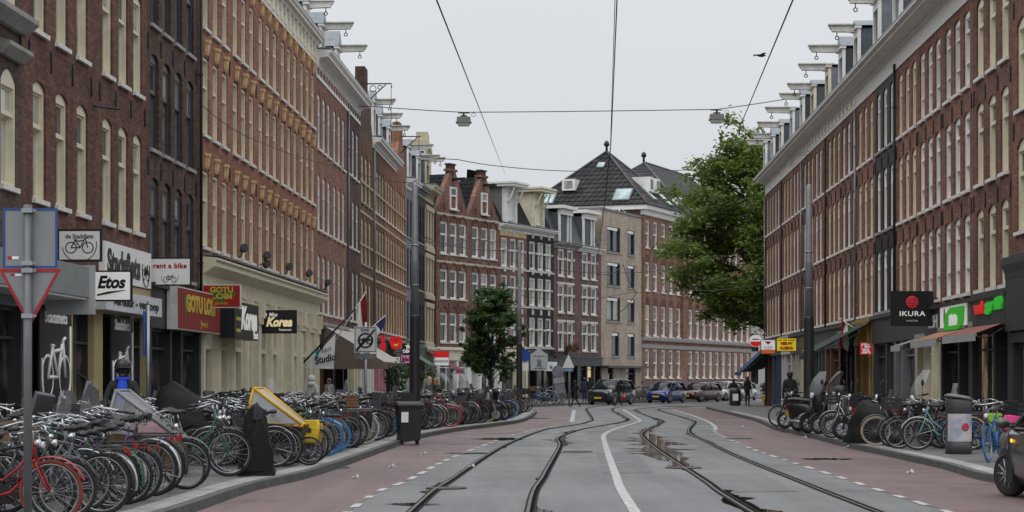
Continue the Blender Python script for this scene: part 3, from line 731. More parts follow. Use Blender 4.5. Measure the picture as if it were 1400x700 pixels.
H['C'], w = house('umber brick house with four dark sash windows over a snack bar', LP(52.8), LP(59.9), 15.4, [(4.45,2.5),(7.68,2.5),(10.94,2.5)], [.45,2.0,3.6,5.25], 1.05, BR_C, WS(DGREY, STONE, yf=.06, yb=.2, tr=(.6,), rise=.14, sash=GREYP), zshop=4.2)
shopfront(H['C'], w, 4.2, [('w',2.2),('d',1.1),('w',2.2)], DARKP, (3.0,4.05), DARKP, glass=GL_SHOP)
drainpipe(H['C'], 6.95, 4.2, 15.2, IRON)
# the long cream-fronted block
xs = [.58+5.13*k+1.6*j for k in range(5) for j in range(3)]
H['D'], w = house('long orange red block with ochre keystones over a cream shop front', LP(59.9), LP(85.6), 14.78, [(5.6,2.25),(8.93,2.3),(12.1,2.12)], xs, .95, BR_D, WS(CREAM, WSTONE, yf=.04, yb=.36, tr=(.62,)), zshop=5.3, anch=False)
kb = MB(); kb.ext([(.02,.04),(-.05,.04),(-.09,.14),(-.11,.38),(-.14,.41),(-.14,.49),(.02,.51)], -.13, .13, 0, 'x'); kb.box(-.17,.17,-.13,0,.41,.47)
km = kb.mesh('keystone', [GOLD])
for x in xs:
    for z in (7.88, 11.25, 14.26): put('keystone', km, H['D'], (x+.475, 0, z))
anchors(H['D'], [(x+1.28, z+.2) for i, x in enumerate(xs) for z in (7.95, 11.3) if i % 3 == 2 and i < 14]+[(x+.8, z+.15) for i, x in enumerate(xs) for z in (7.95, 11.3) if i % 3 != 2])
cornice(H['D'], w, 14.79, plain('cream_cornice', (.70,.68,.60), .6), fr=.75, out=.36, h=.40, blocks=25)
mansard(H['D'], w, 16.1, .9, 1.4)
# cream ground floor
E = H['D']; b = MB()
b.ext([(.02,4.3),(-.10,4.3),(-.12,4.75),(-.3,4.86),(-.48,4.98),(-.48,5.1),(-.55,5.16),(-.55,5.22),(.02,5.27)], -.05, w+.05, 0, 'x'); b.build('shop_cornice', CREAM, E)
b = MB(); b.box(-.05, w+.05, -.57, .0, 5.275, 5.30); b.build('cornice_flashing', ZINC, E)
b = MB(); b.box(0, w, -.06, .3, 3.75, 4.298); b.build('fascia', CREAM, E)
nb = 10; bw = w/nb
for k in range(nb+1):
    x0 = max(0, k*bw-.28); x1 = min(w, k*bw+.28)
    b = MB(); b.box(x0, x1, -.14, .3, 0, 3.748); b.box(x0+.1, x1-.1, -.165, -.14, .7, 3.4); b.box(x0-.0, x1, -.2, -.14, 0, .5); b.box(x0-.02 if k else x0, x1+.02, -.22, -.06, 3.55, 3.75); b.box(x0+.08, x1-.08, -.3, -.0, 3.752, 4.297); b.build('pilaster', CREAM, E)
for k in range(nb):
    x0, x1 = k*bw+.28, (k+1)*bw-.28
    if k in (3, 6):
        b = MB(); b.box(x0,x0+.12,.1,.5,.1,3.75); b.box(x1-.12,x1,.1,.5,.1,3.75); b.box(x0+.12,x1-.12,.15,.5,2.5,2.62); b.box(x0+.12,x0+.25,.35,.42,.12,2.5); b.box(x1-.25,x1-.12,.35,.42,.12,2.5); b.box(x0+.25,x1-.25,.35,.42,.12,1.0); b.box((x0+x1)/2-.05,(x0+x1)/2+.05,.345,.42,1.0,2.5)
        o = b.build('shop_door', CREAM, E); pane_quad(o, x0+.2, x1-.2, .95, 2.5, .39, GL_DARK); pane_quad(o, x0+.1, x1-.1, 2.6, 3.73, .39, GL_DARK)
        h = MB(); h.ball((x0+.35,.3,1.05), .04); h.build('handle', IRON, o)
    else:
        b = MB(); b.box(x0,x0+.25,-.02,.3,.1,3.75); b.box(x1-.25,x1,-.02,.3,.1,3.75); b.box(x0+.25,x1-.25,-.02,.3,.1,.75); b.box(x0+.25,x1-.25,-.01,.3,2.55,2.68); b.box(x0+.25,x1-.25,-.02,.3,3.6,3.748); b.box((x0+x1)/2-.03,(x0+x1)/2+.03,.02,.3,2.68,3.6)
        o = b.build('shop_window', CREAM, E); pane_quad(o, x0+.2, x1-.2, .7, 3.7, .16, [GL_DARK, GL_NET][k%2])
# ---- beyond
we = WS(WHITE, WSTONE, yf=.05, yb=.22, tr=(.62,), rise=.16)
H['E1'], w = house('rose brick house with white arched windows beside the long cream fronted block', LP(85.6), LP(91.0), 14.3, [(4.5,2.45),(8.0,2.35),(11.4,2.35)], [.5,2.15,3.8], .98, BR_E, we, zshop=4.1, anch=False)
cornice(H['E1'], w, 14.3, WHITE, .68, .65, .45, 6, BR_E); mansard(H['E1'], w, 15.5, 1.6, 1.2)
H['E2'], w = house('rose brick house with a brown awning and a white front dormer', LP(91.0), LP(96.4), 14.3, [(4.5,2.45),(8.0,2.35),(11.4,2.35)], [.45,2.1,3.75], .98, BR_E, we, zshop=4.1, anch=False)
cornice(H['E2'], w, 14.3, WHITE, .68, .65, .45, 6, BR_E); mansard(H['E2'], w, 15.5, 1.6, 1.2)
H['F'], w = house('dark umber house under the white cornice past the rose brick pair', LP(96.4), LP(102), 14.3, [(4.5,2.4),(8.0,2.3),(11.45,2.3)], [.6,2.3,4.0], .98, BR_F, we, zshop=4.1, anch=False)
cornice(H['F'], w, 14.3, WHITE, .68, .65, .45, 6, BR_F); mansard(H['F'], w, 15.5, 1.6, 1.2); drainpipe(H['F'], .1, 4.1, 14.3)
wg = WS(CREAM, STONE, yf=.05, yb=.22, tr=(.62,), rise=.3)
H['G'], w = house('brown brick house with a dark stepped chimney gable and hoisting bracket', LP(102), LP(108), 14.2, [(4.3,2.4),(7.5,2.4),(10.6,2.5)], [.7,2.5,4.3], 1.0, BR_G, wg, zshop=4.0, anch=False)
wh = WS(CREAM, WSTONE, yf=.05, yb=.22, tr=(.62,), rise=.3)
H['H1'], w1 = house('brown and orange brick house with two hoist beams and grey drainpipe', LP(108), LP(114.5), 13.9, [(4.3,2.4),(7.5,2.4),(10.6,2.4)], [.55,2.05,3.55,5.05], .95, BR_G, wh, zshop=4.0, anch=False)
H['H2'], w2 = house('bright orange brick house with white cornice behind the lips sign', LP(114.5), LP(121), 13.9, [(4.3,2.4),(7.5,2.4),(10.6,2.4)], [.55,2.05,3.55,5.05], .95, BR_H, wh, zshop=4.0, anch=False)
H['H3'], w3 = house('bright orange gabled house with pale bands at the bend of the street', LP(121), LP(127.7), 14.4, [(4.3,2.4),(7.5,2.4),(10.6,2.4)], [.5,1.95,3.4,4.95], .95, BR_H, wh, zshop=4.0, anch=False)
for k, ww_ in (('H1',w1),('H2',w2)):
    cornice(H[k], ww_, 13.9, WHITE, .12, .5, .4); mansard(H[k], ww_, 14.55, 2.2, 1.3)
drainpipe(H['H1'], .15, 4, 13.9)
for k, ww_ in (('G',w),('H1',w1),('H2',w2),('H3',w3)):
    for z in (7.1-.25, 10.0):
        b = MB(); b.box(0, ww_, -.035, -.003, z, z+.14); b.box(0, ww_, -.034, -.004, z+1.55, z+1.67); b.build('pale_band', plain('sandstone', (.42,.34,.22), .8, var=.3), H[k])
b = MB(); b.ext([(0,14.2),(6.0,14.2),(4.4,16.2),(3.6,16.4),(3.6,17.6),(2.2,17.6),(2.2,16.4),(1.4,16.2)], 0, .5); b.build('gable', BR_F, H['G'])
b = MB(); b.ext([(0.1,14.2),(5.9,14.2),(3,16.6)], .52, 9); b.build('roof', SLATE, H['G'])
b = MB(); b.tube([(2.9,0,16.8),(2.9,-1.3,16.8),(2.9,-1.3,16.6)], .035, 5); b.tube([(2.9,0,15.8),(2.9,-.4,16.2),(2.9,-1.0,16.75)], .03, 5); b.torus((2.9,-.35,16.55),(1,0,0),.16,.02,12,4); b.torus((2.9,-.7,16.62),(1,0,0),.1,.02,12,4); b.tube([(2.9,-1.28,16.7),(2.9,-1.28,14.6)], .015, 4); b.build('hoist_bracket', IRON, H['G'])
b = MB(); b.ext([(0,14.4),(6.7,14.4),(4.6,16.0),(4.2,17.2),(2.5,17.2),(2.1,16.0)], 0, .45); b.build('gable', BR_H, H['H3'])
b = MB(); b.ext([(0.1,14.4),(6.6,14.4),(3.35,16.8)], .47, 9); b.build('roof', SLATE, H['H3'])
b = MB(); b.tube([(3.3,0,16.4),(3.3,-1.2,16.4)], .035, 5); b.tube([(3.3,0,15.4),(3.3,-.4,15.8),(3.3,-1.0,16.35)], .03, 5); b.tube([(3.3,-1.1,16.4),(3.3,-1.1,15.4)], .015, 4); b.build('hoist_bracket', IRON, H['H3'])
d0 = Vector(EL[0]); d1 = Vector(EL[1])
def seg(a, c, t): v = Vector(a)+(Vector(c)-Vector(a))*t; return (v.x, v.y)
H['I1'], wi = house('narrow grey rendered house between the orange gable and a black house', seg(EL[0],EL[1],0), seg(EL[0],EL[1],.33), 13.6, [(4.2,2.4),(7.5,2.4),(10.6,2.4)], [.35,1.65,2.95], .9, GRYW, WS(DGREY, STONE, tr=(.62,), sash=GREYP), zshop=4.0, anch=False)
cornice(H['I1'], wi, 13.6, WHITE, .2, .5, .4); mansard(H['I1'], wi, 14.3, 2, 1.2)
H['I2'], wi2 = house('narrow black painted house beside the ornate cream one', seg(EL[0],EL[1],.33), seg(EL[0],EL[1],.66), 13.6, [(4.2,2.4),(7.5,2.4),(10.6,2.4)], [.35,1.65,2.95], .9, BLK, WS(DGREY, STONE, tr=(.62,), sash=GREYP), zshop=4.0, anch=False)
cornice(H['I2'], wi2, 13.6, GREYP, .2, .5, .4); mansard(H['I2'], wi2, 14.3, 2, 1.2)
H['J'], wj = house('ornate cream house with white blocks and heavy cornice at the end of the row', seg(EL[0],EL[1],.66), EL[1], 13.6, [(4.2,2.3),(7.5,2.3),(10.7,2.2)], [.4,1.75,3.1], .85, BR_F, WS(WHITE, WSTONE, tr=(.62,)), zshop=3.9, anch=False)
for z in (4.2,7.5,10.7):
    for x in (.4,1.75,3.1):
        b = MB(); b.box(x-.22,x+1.07,-.13,-.003,z+2.3,z+2.62); b.box(x-.24,x-.02,-.08,-.004,z-.1,z+2.3); b.box(x+.87,x+1.09,-.08,-.004,z-.1,z+2.3); b.box(x-.28,x+1.13,-.16,-.002,z-.45,z-.105); b.build('window_surround', CREAMW, H['J'])
cornice(H['J'], wj, 13.6, CREAMW, .5, .75, .5, 5, CREAMW); mansard(H['J'], wj, 14.6, 1.8, 1.2)
# tall cream rear building over the roofs
E = emp('tall_cream_building', (-7.9,149,0), 0, 'tall cream building with flat top rising behind the narrow houses', 'house')
b = MB(); b.box(0,1.75,0,7,0,19.0); b.box(-.08,1.83,-.08,7.1,18.75,19.1); b.box(.9,1.75,.2,3,19.1,19.7); b.build('wall', CREAMW, E)
for x, z in ((.25,17),(1.0,17),(.25,14.8),(1.0,14.8)):
    b = MB(); b.box(x-.06,x+.56,-.03,.04,z-.06,z+1.36); o = b.build('window', WHITE, E); pane_quad(o, x, x+.5, z, z+1.3, -.034, GL_DARK)
# shops of the far left row
shopfront(H['E1'], 5.4, 4.1, [('d',1),('w',2.4)], WOOD, (3.1,3.8), DGREY)
shopfront(H['E2'], 5.4, 4.1, [('w',2.4),('d',1)], DARKP, (3.1,3.8), DGREY)
shopfront(H['F'], 5.6, 4.1, [('w',2),('d',1),('w',1)], CREAM, (3.1,3.8), CREAM)
shopfront(H['G'], 6.0, 4.0, [('w',2),('d',1),('w',1)], WHITE, (3.1,3.8), plain('grey_green', (.20,.24,.23), .6))
shopfront(H['H1'], w1, 4.0, [('w',2),('d',1),('w',1.4)], PINKP, (3.1,3.8), DARKP)
shopfront(H['H2'], w2, 4.0, [('w',2),('d',1),('w',2)], DARKP, (3.1,3.8), GREENP)
shopfront(H['H3'], w3, 4.0, [('w',2),('d',1),('w',2)], WHITE, (3.1,3.8), DARKP)
shopfront(H['I1'], wi, 4.0, [('w',2),('d',1)], DARKP, (3.0,3.7), DARKP)
shopfront(H['I2'], wi2, 4.0, [('w',2),('d',1)], DARKP, (3.0,3.7), GREENP)
shopfront(H['J'], wj, 3.9, [('d',1),('w',2)], CREAM, (3.0,3.7), CREAM)
# dormers and hoist beams of the left row
dormer(H['D'], 23.6, 15.6, 1.1, 1.25, 1.5, bmat=WHITE, side=ZINC, peak=.7)
dormer(H['E1'], 2.7, 15.5, 1.2, 1.3, 1.9, side=ZINC, peak=.6)
dormer(H['E2'], 2.7, 15.5, 1.2, 1.2, 1.9, peak=.8, cap=ZINC)
dormer(H['H1'], 1.5, 14.5, 1.2, 1.9, 1.6, peak=.6); dormer(H['H1'], 5.0, 14.5, 1.2, 1.6, 1.7, peak=.6); dormer(H['H2'], 3.2, 14.5, 1.2, 1.5, 1.7, peak=.5)
dormer(H['I1'], 2.1, 14.3, 1.2, 2.0, 2.2, peak=.5); dormer(H['I2'], 2.1, 14.3, 1.2, 1.8, 2.0, peak=.5); dormer(H['J'], 2.1, 14.6, 1.3, 1.8, 1.7, mat=CREAMW)

# ---- right row (local x runs from the far end to the near end)
wc = WS(CREAM, WSTONE, yf=.05, yb=.22, tr=(.66,), rise=.16)
wv = WS(WHITE, WSTONE, yf=.05, yb=.22, tr=(.33,.74), rise=.10)
wb = WS(WHITE, STONE, yf=.05, yb=.2, tr=(.70,), rise=.12, panes=[GL_DARK])
RR = [(4.17,2.27),(7.15,2.28),(10.15,2.2)]
H['R0'], w = house('near red brick house with tall windows over a charcoal panelled front', RP(53.3), RP(44), 15.5, [(5.44,2.35),(8.56,2.35),(11.7,2.3)], [.55,2.6,4.65,6.7], 1.15, BR_R, WS(CREAM, WSTONE, tr=(.62,), rise=.2), zshop=4.6)
b = MB(); b.ext([(.02,4.25),(-.19,4.25),(-.2,4.4),(-.28,4.6),(-.28,4.8),(.02,4.85)], 0, w, 0, 'x'); b.box(0,w,-.18,.3,2.9,4.248); b.build('shop_cornice', DARKP, H['R0'])
shopfront(H['R0'], w, 2.88, [('w',2.2,GL_SHOPW),('d',1),('w',3)], DARKP, (2.6,2.86), DARKP, pil=.35, lip=False)
H['R1'], w = house('red brick house with cream windows over the red and green lettered shop', RP(58.6), RP(53.3), 15.2, RR, [.55,2.2,3.85], 1.0, BR_R2, wc)
shopfront(H['R1'], w, 4.0, [('w',2,GL_SHOPW),('d',1.1)], DARKP, (3.0,3.85), DARKP)
H['R2'], w = house('red brick house with white vent windows over the green leaf sign', RP(63.4), RP(58.6), 12.62, RR, [.45,1.95,3.45], .95, BR_R, wv)
shopfront(H['R2'], w, 4.0, [('w',2),('d',1.1)], DARKP, (3.0,3.85), DARKP)
H['R3'], w = house('red brick house with white vent windows over the sushi restaurant', RP(68), RP(63.4), 12.62, RR, [.45,1.9,3.3], .92, BR_R, wv)
shopfront(H['R3'], w, 4.0, [('d',1.2),('w',1.4),('d',1.1)], CREAM, (3.0,3.85), DGREY, glass=GL_NET)
H['R4'], w = house('red brick house with cream windows beside the black painted house', RP(72.5), RP(68), 12.62, RR, [.45,1.9,3.3], .9, BR_R3, wc)
shopfront(H['R4'], w, 4.0, [('d',1.0),('w',2)], GREYP, (3.0,3.85), DGREY)
H['R5'], w = house('black painted brick house with white window frames', RP(77.7), RP(72.5), 12.62, RR, [.5,2.1,3.7], .95, BLK, wb)
shopfront(H['R5'], w, 4.0, [('w',2),('d',1.1)], DGREY, (3.0,3.9), DGREY)
for k in ('R2','R3','R4','R5'):
    ww_ = {'R2':4.8,'R3':4.6,'R4':4.5,'R5':5.2}[k]*1.00046
    cornice(H[k], ww_, 12.6, plain('white_cornice', (.66,.65,.61), .6), .55, .75, .36, 0); mansard(H[k], ww_, 13.55, 2.2, 1.4)
    drainpipe(H[k], .12, 4, 12.8, IRON) if k in ('R4',) else None
bricks9 = [BR_R3, BR_R2, BR_R, BR_R3, BR_R2, BR_R, BR_R3, BR_R, BR_R2]
lab9 = ['red brick house over the pizza counter, next to the black painted house','sooty brick house behind the green and red flag','red brick house over the black awning','rosy brick house behind the tall tram mast','sooty brick house over the cream shop front','red brick house over the yellow restaurant board','rosy brick house over the pale doorway','red brick house over the white and orange sign','sooty brick corner house over the cafe with blue awning']
ft = [((.30,.20,.05),'ochre'),((.03,.03,.033),'char'),((.12,.05,.03),'rust'),((.05,.055,.06),'slate'),((.50,.455,.30),'cream2'),((.45,.42,.36),'pale'),((.52,.5,.48),'pale2'),((.05,.06,.12),'navy'),((.10,.05,.035),'brown')]
for k in range(9):
    y0 = 77.7+4.9*k; y1 = y0+4.9
    E, w = house(lab9[k], RP(y1), RP(y0), 12.62, RR, [.4,1.95,3.5], .92, bricks9[k], [wc, WS(WHITE, WSTONE, tr=(.66,), rise=.16)][k%2], group='red brick houses with hoist beams under one white cornice')
    H['R%d' % (6+k)] = E
    cornice(E, w, 12.6, MATS['white_cornice'], .55, .75, .36, 4 if k in (1,2,3,4,5) else 0, CREAM); mansard(E, w, 13.55, 2.2, 1.4)
    if k % 2 == 0: drainpipe(E, .14, 4, 12.5, [IRON, ZINC][k%4==0])
    fm = plain('shop_'+ft[k][1], ft[k][0], .5)
    shopfront(E, w, 4.0, [('w',2),('d',1.0),('w',1)] if k % 2 else [('d',1.0),('w',2)], fm, (3.0,3.85), [DGREY, fm][k%3==0], glass=[GL_SHOP, GL_SHOPW][k%4==0])
    dormer(E, 2.5+.3*((k*7)%3-1), 13.5, 1.2+.15*(k%2), 1.85-.06*((k*5)%4), 1.5+.14*((k*3)%4), y0=-.35, mat=[WHITE, CREAM][k in (2,3)], peak=[.3,.5,.15][k%3], side=[LEAD, DGREY, ZINC][k%3])
dormer(H['R5'], 2.6, 13.5, 1.3, 2.0, 1.5, peak=.2, side=ZINC, y0=-.35); dormer(H['R4'], 2.2, 13.5, 1.5, 2.3, 1.7, side=LEAD, y0=-.35); dormer(H['R3'], 2.3, 13.5, 1.3, 2.0, 1.5, y0=-.35); dormer(H['R2'], 2.3, 13.5, 1.3, 2.0, 1.5, y0=-.35)
# corner gable end of the right row, facing the side street
# ---- far curved row
def PPt(i, t): return seg(PL[i], PL[i+1], t)
wk = WS(WHITE, WSTONE, yf=.05, yb=.2, fw=.1, tr=(.6,), rise=0, panes=[GL_DARK,GL_DARK,GL_NET])
RK = [(4.25,2.05),(7.3,2.0),(10.4,2.2)]
BAND = plain('pale_stone_band', (.50,.46,.38), .8, var=.2)
def gabled(E, Wd, z0, za, m):
    c = Wd/2
    b = MB(); b.ext([(.0,z0),(Wd,z0),(c+.42,za),(c-.42,za)], .0, .35); b.box(c-.62,c+.62,-.06,.42,za,za+.16); b.build('gable', m, E); b = MB(); b.box(c-.38,c+.38,.02,.38,za+.162,za+.45); b.box(c-.48,c+.48,-.03,.42,za+.45,za+.56); b.build('chimney', BR_F, E)
    r = MB(); r.ext([(-.15,z0-.1),(c,za-.15),(Wd+.15,z0-.1)], .36, 9.0); r.build('roof', tiles('black_roof_tiles', (.014,.014,.015), .4, .35, .75), E)
    window(E, c-.5, z0+.35, 1.0, 1.55, wk).location.y = -.14
    b = MB(); b.box(c-.12,c+.12,-1.0,.1,z0+2.35,z0+2.55); b.build('hoist_beam', BLACKP, E)
    anchors(E, [(c-1.3,z0+.5),(c+1.3,z0+.5),(c,z0+2.9)])
gk = []
for i, (lb) in enumerate(('red brick gabled house, first of the far row beyond the cream end house', 'red brick gabled house behind the small street tree')):
    E, w = house(lb, PPt(0,i*.25), PPt(0,(i+1)*.25), 13.2, RK, [.55,2.0,3.45], 1.08, BR_K, wk, zshop=3.9, group='twin gabled houses of the far row')
    gabled(E, w, 13.2, 16.2, BR_K)
    for z in (9.75, 13.05): b = MB(); b.box(0,w,-.04,-.003,z,z+.16); b.build('pale_band', BAND, E)
    for z, h in RK:
        for x in (.55,2.0,3.45):
            b = MB(); n=8; P=[(x+.54+.62*math.cos(PI*q/n), z+h+.02+.5*math.sin(PI*q/n)) for q in range(n+1)]; Q=[(x+.54+.5*math.cos(PI*q/n), z+h+.02+.38*math.sin(PI*q/n)) for q in range(n+1)]
            b.ext(P+Q[::-1], -.05, -.004); b.build('relieving_arch', BR_G, E)
    H['K%d' % i] = E
shopfront(H['K0'], w, 3.9, [('w',2),('d',1)], WHITE, (3.0,3.7), CREAM, pil=.35)
shopfront(H['K1'], w, 3.9, [('d',1),('w',2)], WHITE, (3.0,3.7), plain('dusty_teal', (.18,.28,.27), .6), pil=.35)
wl = WS(WHITE, WSTONE, yf=.03, yb=.2, fw=.1, tr=(.58,), panes=[GL_DARK,GL_DARK,GL_NET])
def brdormer(E, xc, z0, W_, h, m, side):
    b = MB(); b.box(xc-W_/2, xc+W_/2, .3, 3.0, z0, z0+h, 1); b.box(xc-W_/2,xc+W_/2,.2,.302,z0,z0+h); b.box(xc-W_/2-.35,xc+W_/2+.35,-.75,3.0,z0+h+.002,z0+h+.2); b.box(xc-W_/2-.45,xc+W_/2+.45,-.85,3.05,z0+h+.2,z0+h+.34)
    for s in (-1,1):
        x = xc+s*W_/2*.8
        b.box(x-.09,x+.09,-.05,.2,z0,z0+h); b.tube([(x,.1,z0+h-1.4),(x,-.25,z0+h-.9),(x,-.6,z0+h-.1)], .07, 6); b.tube([(x,.1,z0+h-.6),(x,-.3,z0+h-.1)], .05, 5)
    o = b.build('dormer', [m, side], E); window(o, xc-.45, z0+.3, .9, h-.9, wl).location.y = .16
for i, (lb, bm, wm) in enumerate((('red brick house with a bracketed white dormer and pale stone blocks', BR_K, BR_K), ('black brick house with a bracketed cream dormer and white stone blocks', BLK, BLK))):
    E, w = house(lb, PPt(0,.5+i*.25), PPt(0,.75+i*.25), 12.6, [(4.2,2.15),(7.25,2.1),(10.0,2.1)], [.45,1.95,3.4], 1.0, bm, wl, zshop=3.9, anch=False)
    cornice(E, w, 12.6, WHITE, .15, .5, .35); mansard(E, w, 13.2, 2.6, 1.4)
    brdormer(E, w*.45, 13.2, 2.0, 2.7, [WHITE, CREAM][i], [GREYP, CREAM][i])
    for z in (4.2,7.25,10.0):
        b = MB(); b.box(0,w,-.05,-.003,z-.22,z-.1); 
        for x in (.45,1.95,3.4): b.box(x+.38,x+.62,-.09,-.002,z+2.36,z+2.75); b.box(x-.2,x-.02,-.06,-.0045,z+1.15,z+1.3); b.box(x+1.02,x+1.2,-.06,-.0045,z+1.15,z+1.3)
        b.build('stone_trim', WSTONE, E)
    if i == 0:
        b = MB(); b.box(.2,w-.2,-.03,-.004,12.25,12.58); b.build('tile_panel', GOLD, E)
        b = MB(); b.box(.5,2.0,2.2,3.4,14,16.6); 
        for q in range(4): b.lathe([(.16,16.6),(.14,17.2),(.17,17.2)], (.7+.36*q,2.8,0), 8)
        b.build('chimney', BLACKP, E)
    H['L%d' % i] = E
shopfront(H['L0'], w, 3.9, [('w',2),('d',1)], CREAM, (3.0,3.7), CREAM, pil=.4)
shopfront(H['L1'], w, 3.9, [('d',1),('w',2)], BLACKP, (2.9,3.7), BLACKP, pil=.35)
wp = WS(WHITE, WSTONE, yf=.02, yb=.2, fw=.11, tr=(.62,), panes=[GL_DARK])
for i, lb in enumerate(('purple brick house with a flower box on its lowest window', 'purple brick house with a lit shop window beside the beige infill')):
    E, w = house(lb, PPt(1,i*.5), PPt(1,(i+1)*.5), 11.9, [(3.95,2.2),(6.9,2.2),(9.75,2.1)], [.9,2.75], 1.15, BR_P, wp, zshop=3.5, anch=False, group='twin purple brick houses')
    cornice(E, w, 11.9, [STONE, WHITE][i], .1, .4, .3)
    mansard(E, w, 12.35, 2.7, .9, mat=LEAD)
    for z in (3.95,6.9,9.75):
        for x in (.9,2.75):
            b = MB(); b.box(x-.25,x+1.4,-.05,-.003,z+2.2,z+2.38); b.box(x-.25,x-.01,-.06,-.0045,z+1.25,z+1.45); b.box(x+1.16,x+1.4,-.06,-.0045,z+1.25,z+1.45); b.build('stone_trim', WSTONE, E)
    xc = w*.55; b = MB(); b.box(xc-1.2,xc+1.2,.2,2.5,12.36,14.8,1); b.box(xc-1.25,xc+1.25,.0,.3,14.6,15.05); b.box(xc-1.5,xc+1.5,-.3,2.6,15.05,15.3); b.box(xc+.3,xc+.45,.1,.25,12.36,14.6); b.box(xc+.95,xc+1.1,.1,.25,12.36,14.6); b.box(xc-1.28,xc-1.1,.1,.25,12.36,14.6)
    o = b.build('dormer', [WHITE, LEAD], E); pane_quad(o, xc+.45, xc+.95, 12.6, 14.5, .18, GL_NET)
    LITW = plain('lit_shop_window', (.5,.4,.25), .2, emit=(1,.78,.42), es=.55)
    shopfront(E, w, 3.5, [('w',2.0),('d',1.0)] if i == 0 else [('w',1.0,),('w',1.0, LITW if i else GL_SHOP),('d',.9)], BLACKP, (2.75,3.35), BLACKP)
    H['P%d' % i] = E
# beige infill
p0, p1 = PL[2], PL[3]
Wd, ang = frame_of(p0, p1)
E = emp('infill_building', (*p0, 0), ang, 'beige brick infill building with dark grey windows and flat roof', 'building'); H['Q'] = E
wq = WS(DGREY, STONE, fw=.12, yf=.04, yb=.2, tr=(), mull=1, panes=[GL_DARK,GL_NET], sillh=.12); wq1 = WS(DGREY, STONE, fw=.12, yf=.04, yb=.2, tr=(), panes=[GL_DARK], sillh=.12)
ops = [(1.3,z,3.3,h,0) for z, h in ((6.5,2.0),(9.45,1.95),(12.25,2.1))] + [(6.3,z,1.9,h,0) for z, h in ((3.6,2.0),(6.5,2.0),(9.45,1.95),(12.25,2.1))] + [(2.4,3.6,1.9,2.0,0)]
wall_mesh(Wd, 2.8, 15.6, ops, 8).build('wall', BR_Q, E)
for o in ops: window(E, o[0], o[1], o[2], o[3], wq if o[2] > 2.5 else wq1)
for o in ops: b = MB(); b.box(o[0]+.1, o[0]+o[2]*.75, -.03, .03, o[1]+o[3]-.3, o[1]+o[3]-.08); b.build('blind_box', WHITE, E)
b = MB(); b.box(-.03, Wd+.03, -.08, 8, 15.602, 15.78); b.build('parapet_cap', GREYP, E)
b = MB(); b.box(-.05, Wd-.02, -.7, .2, 2.62, 2.798); b.build('canopy', DGREY, E)
for a_, c_ in ((0,1.6),(2.9,6.0),(8.4,Wd)): b = MB(); b.box(a_,c_,0,.4,0,2.6); b.build('ground_floor_wall', BR_Q, E)
for x0, x1 in ((1.6,2.9),(6.0,8.4)):
    b = MB(); b.box(x0,x0+.1,.1,.4,.1,2.6); b.box(x1-.1,x1,.1,.4,.1,2.6); b.box(x0+.1,x1-.1,.15,.3,2.1,2.2); b.box(x0+.1,x0+.75,.2,.3,.1,2.1,1); o = b.build('entrance_door', [DGREY, WHITE], E); pane_quad(o, x0+.05, x1-.05, .12, 2.58, .32, GL_DARK)
    h = MB(); h.ball((x0+.65,.16,1.05), .05); h.build('handle', STEEL, o)
b = MB(); b.box(6.0,9.4,1,1.12,15.9,16.0); b.box(7.2,7.32,1,1.1,15.78,16.4); b.tube([(7.26,1.05,16.4),(9.3,1.05,15.95)], .04, 5); b.build('roof_hoist', WHITE, E)
# school with the two hipped roofs
p0 = PL[3]; sd = (Vector(PL[4])-Vector(PL[3])).normalized(); Wd = 36.0; p1 = (p0[0]+sd.x*Wd, p0[1]+sd.y*Wd); ang = math.atan2(sd.y, sd.x)
E = emp('school_building', (*p0, 0), ang, 'long red brick institution with tall windows and two dark hipped roofs', 'building'); H['S'] = E
xs = [1.05+2.3*k for k in range(5)] + [14.0+2.23*k for k in range(10)]
wsS = WS(WHITE, WSTONE, fw=.12, yf=.06, yb=.24, tr=(.52,), grid=(1,3), panes=[GL_DARK,GL_DARK,GL_BLIND], sillo=.1)
ops = []
for x in xs:
    for z, h, w_ in ((1.8,2.5,1.15),(5.5,2.65,1.15),(9.4,2.5,1.15),(13.15,2.4,1.15)): ops.append((x, z, w_, h, 0))
wall_mesh(Wd, 0, 16.5, ops, 11, top_open=False).build('wall', BR_S, E)
for o in ops: window(E, o[0], o[1], o[2], o[3], wsS)
for x in xs:
    for z in (8.18, 11.93):
        b = MB(); n=8; P=[(x+.575+.68*math.cos(PI*q/n), z+.72*math.sin(PI*q/n)) for q in range(n+1)]; b.ext(P, -.03, -.004); b.build('blind_arch', BR_G, E)
b = MB(); b.ext([(.02,5.0),(-.25,5.05),(-.3,5.3),(.02,5.4)], 0, Wd, 0, 'x'); b.box(0,Wd,-.06,-.003,4.4,4.75); b.build('string_course', STONE, E)
b = MB(); b.box(0,Wd,-.1,-.003,0,1.55); b.build('plinth', plain('purple_stone', (.16,.11,.105), .8, var=.3, ns=2), E)
b = MB(); b.ext([(.02,15.9),(-.2,15.95),(-.25,16.3),(-.55,16.4),(-.6,16.75),(.02,16.8)], -.2, Wd, 0, 'x'); b.build('eaves', WHITE, E)
b = MB(); b.box(-.6,-.05,-.6,10.6,16.35,16.75); b.build('eaves', WHITE, E)
b = MB(); b.box(11.6,12.2,-.2,.1,5.4,15.9); b.box(-.02,.5,-.2,.1,5.4,17.6); b.build('brick_pier', BR_S, E)
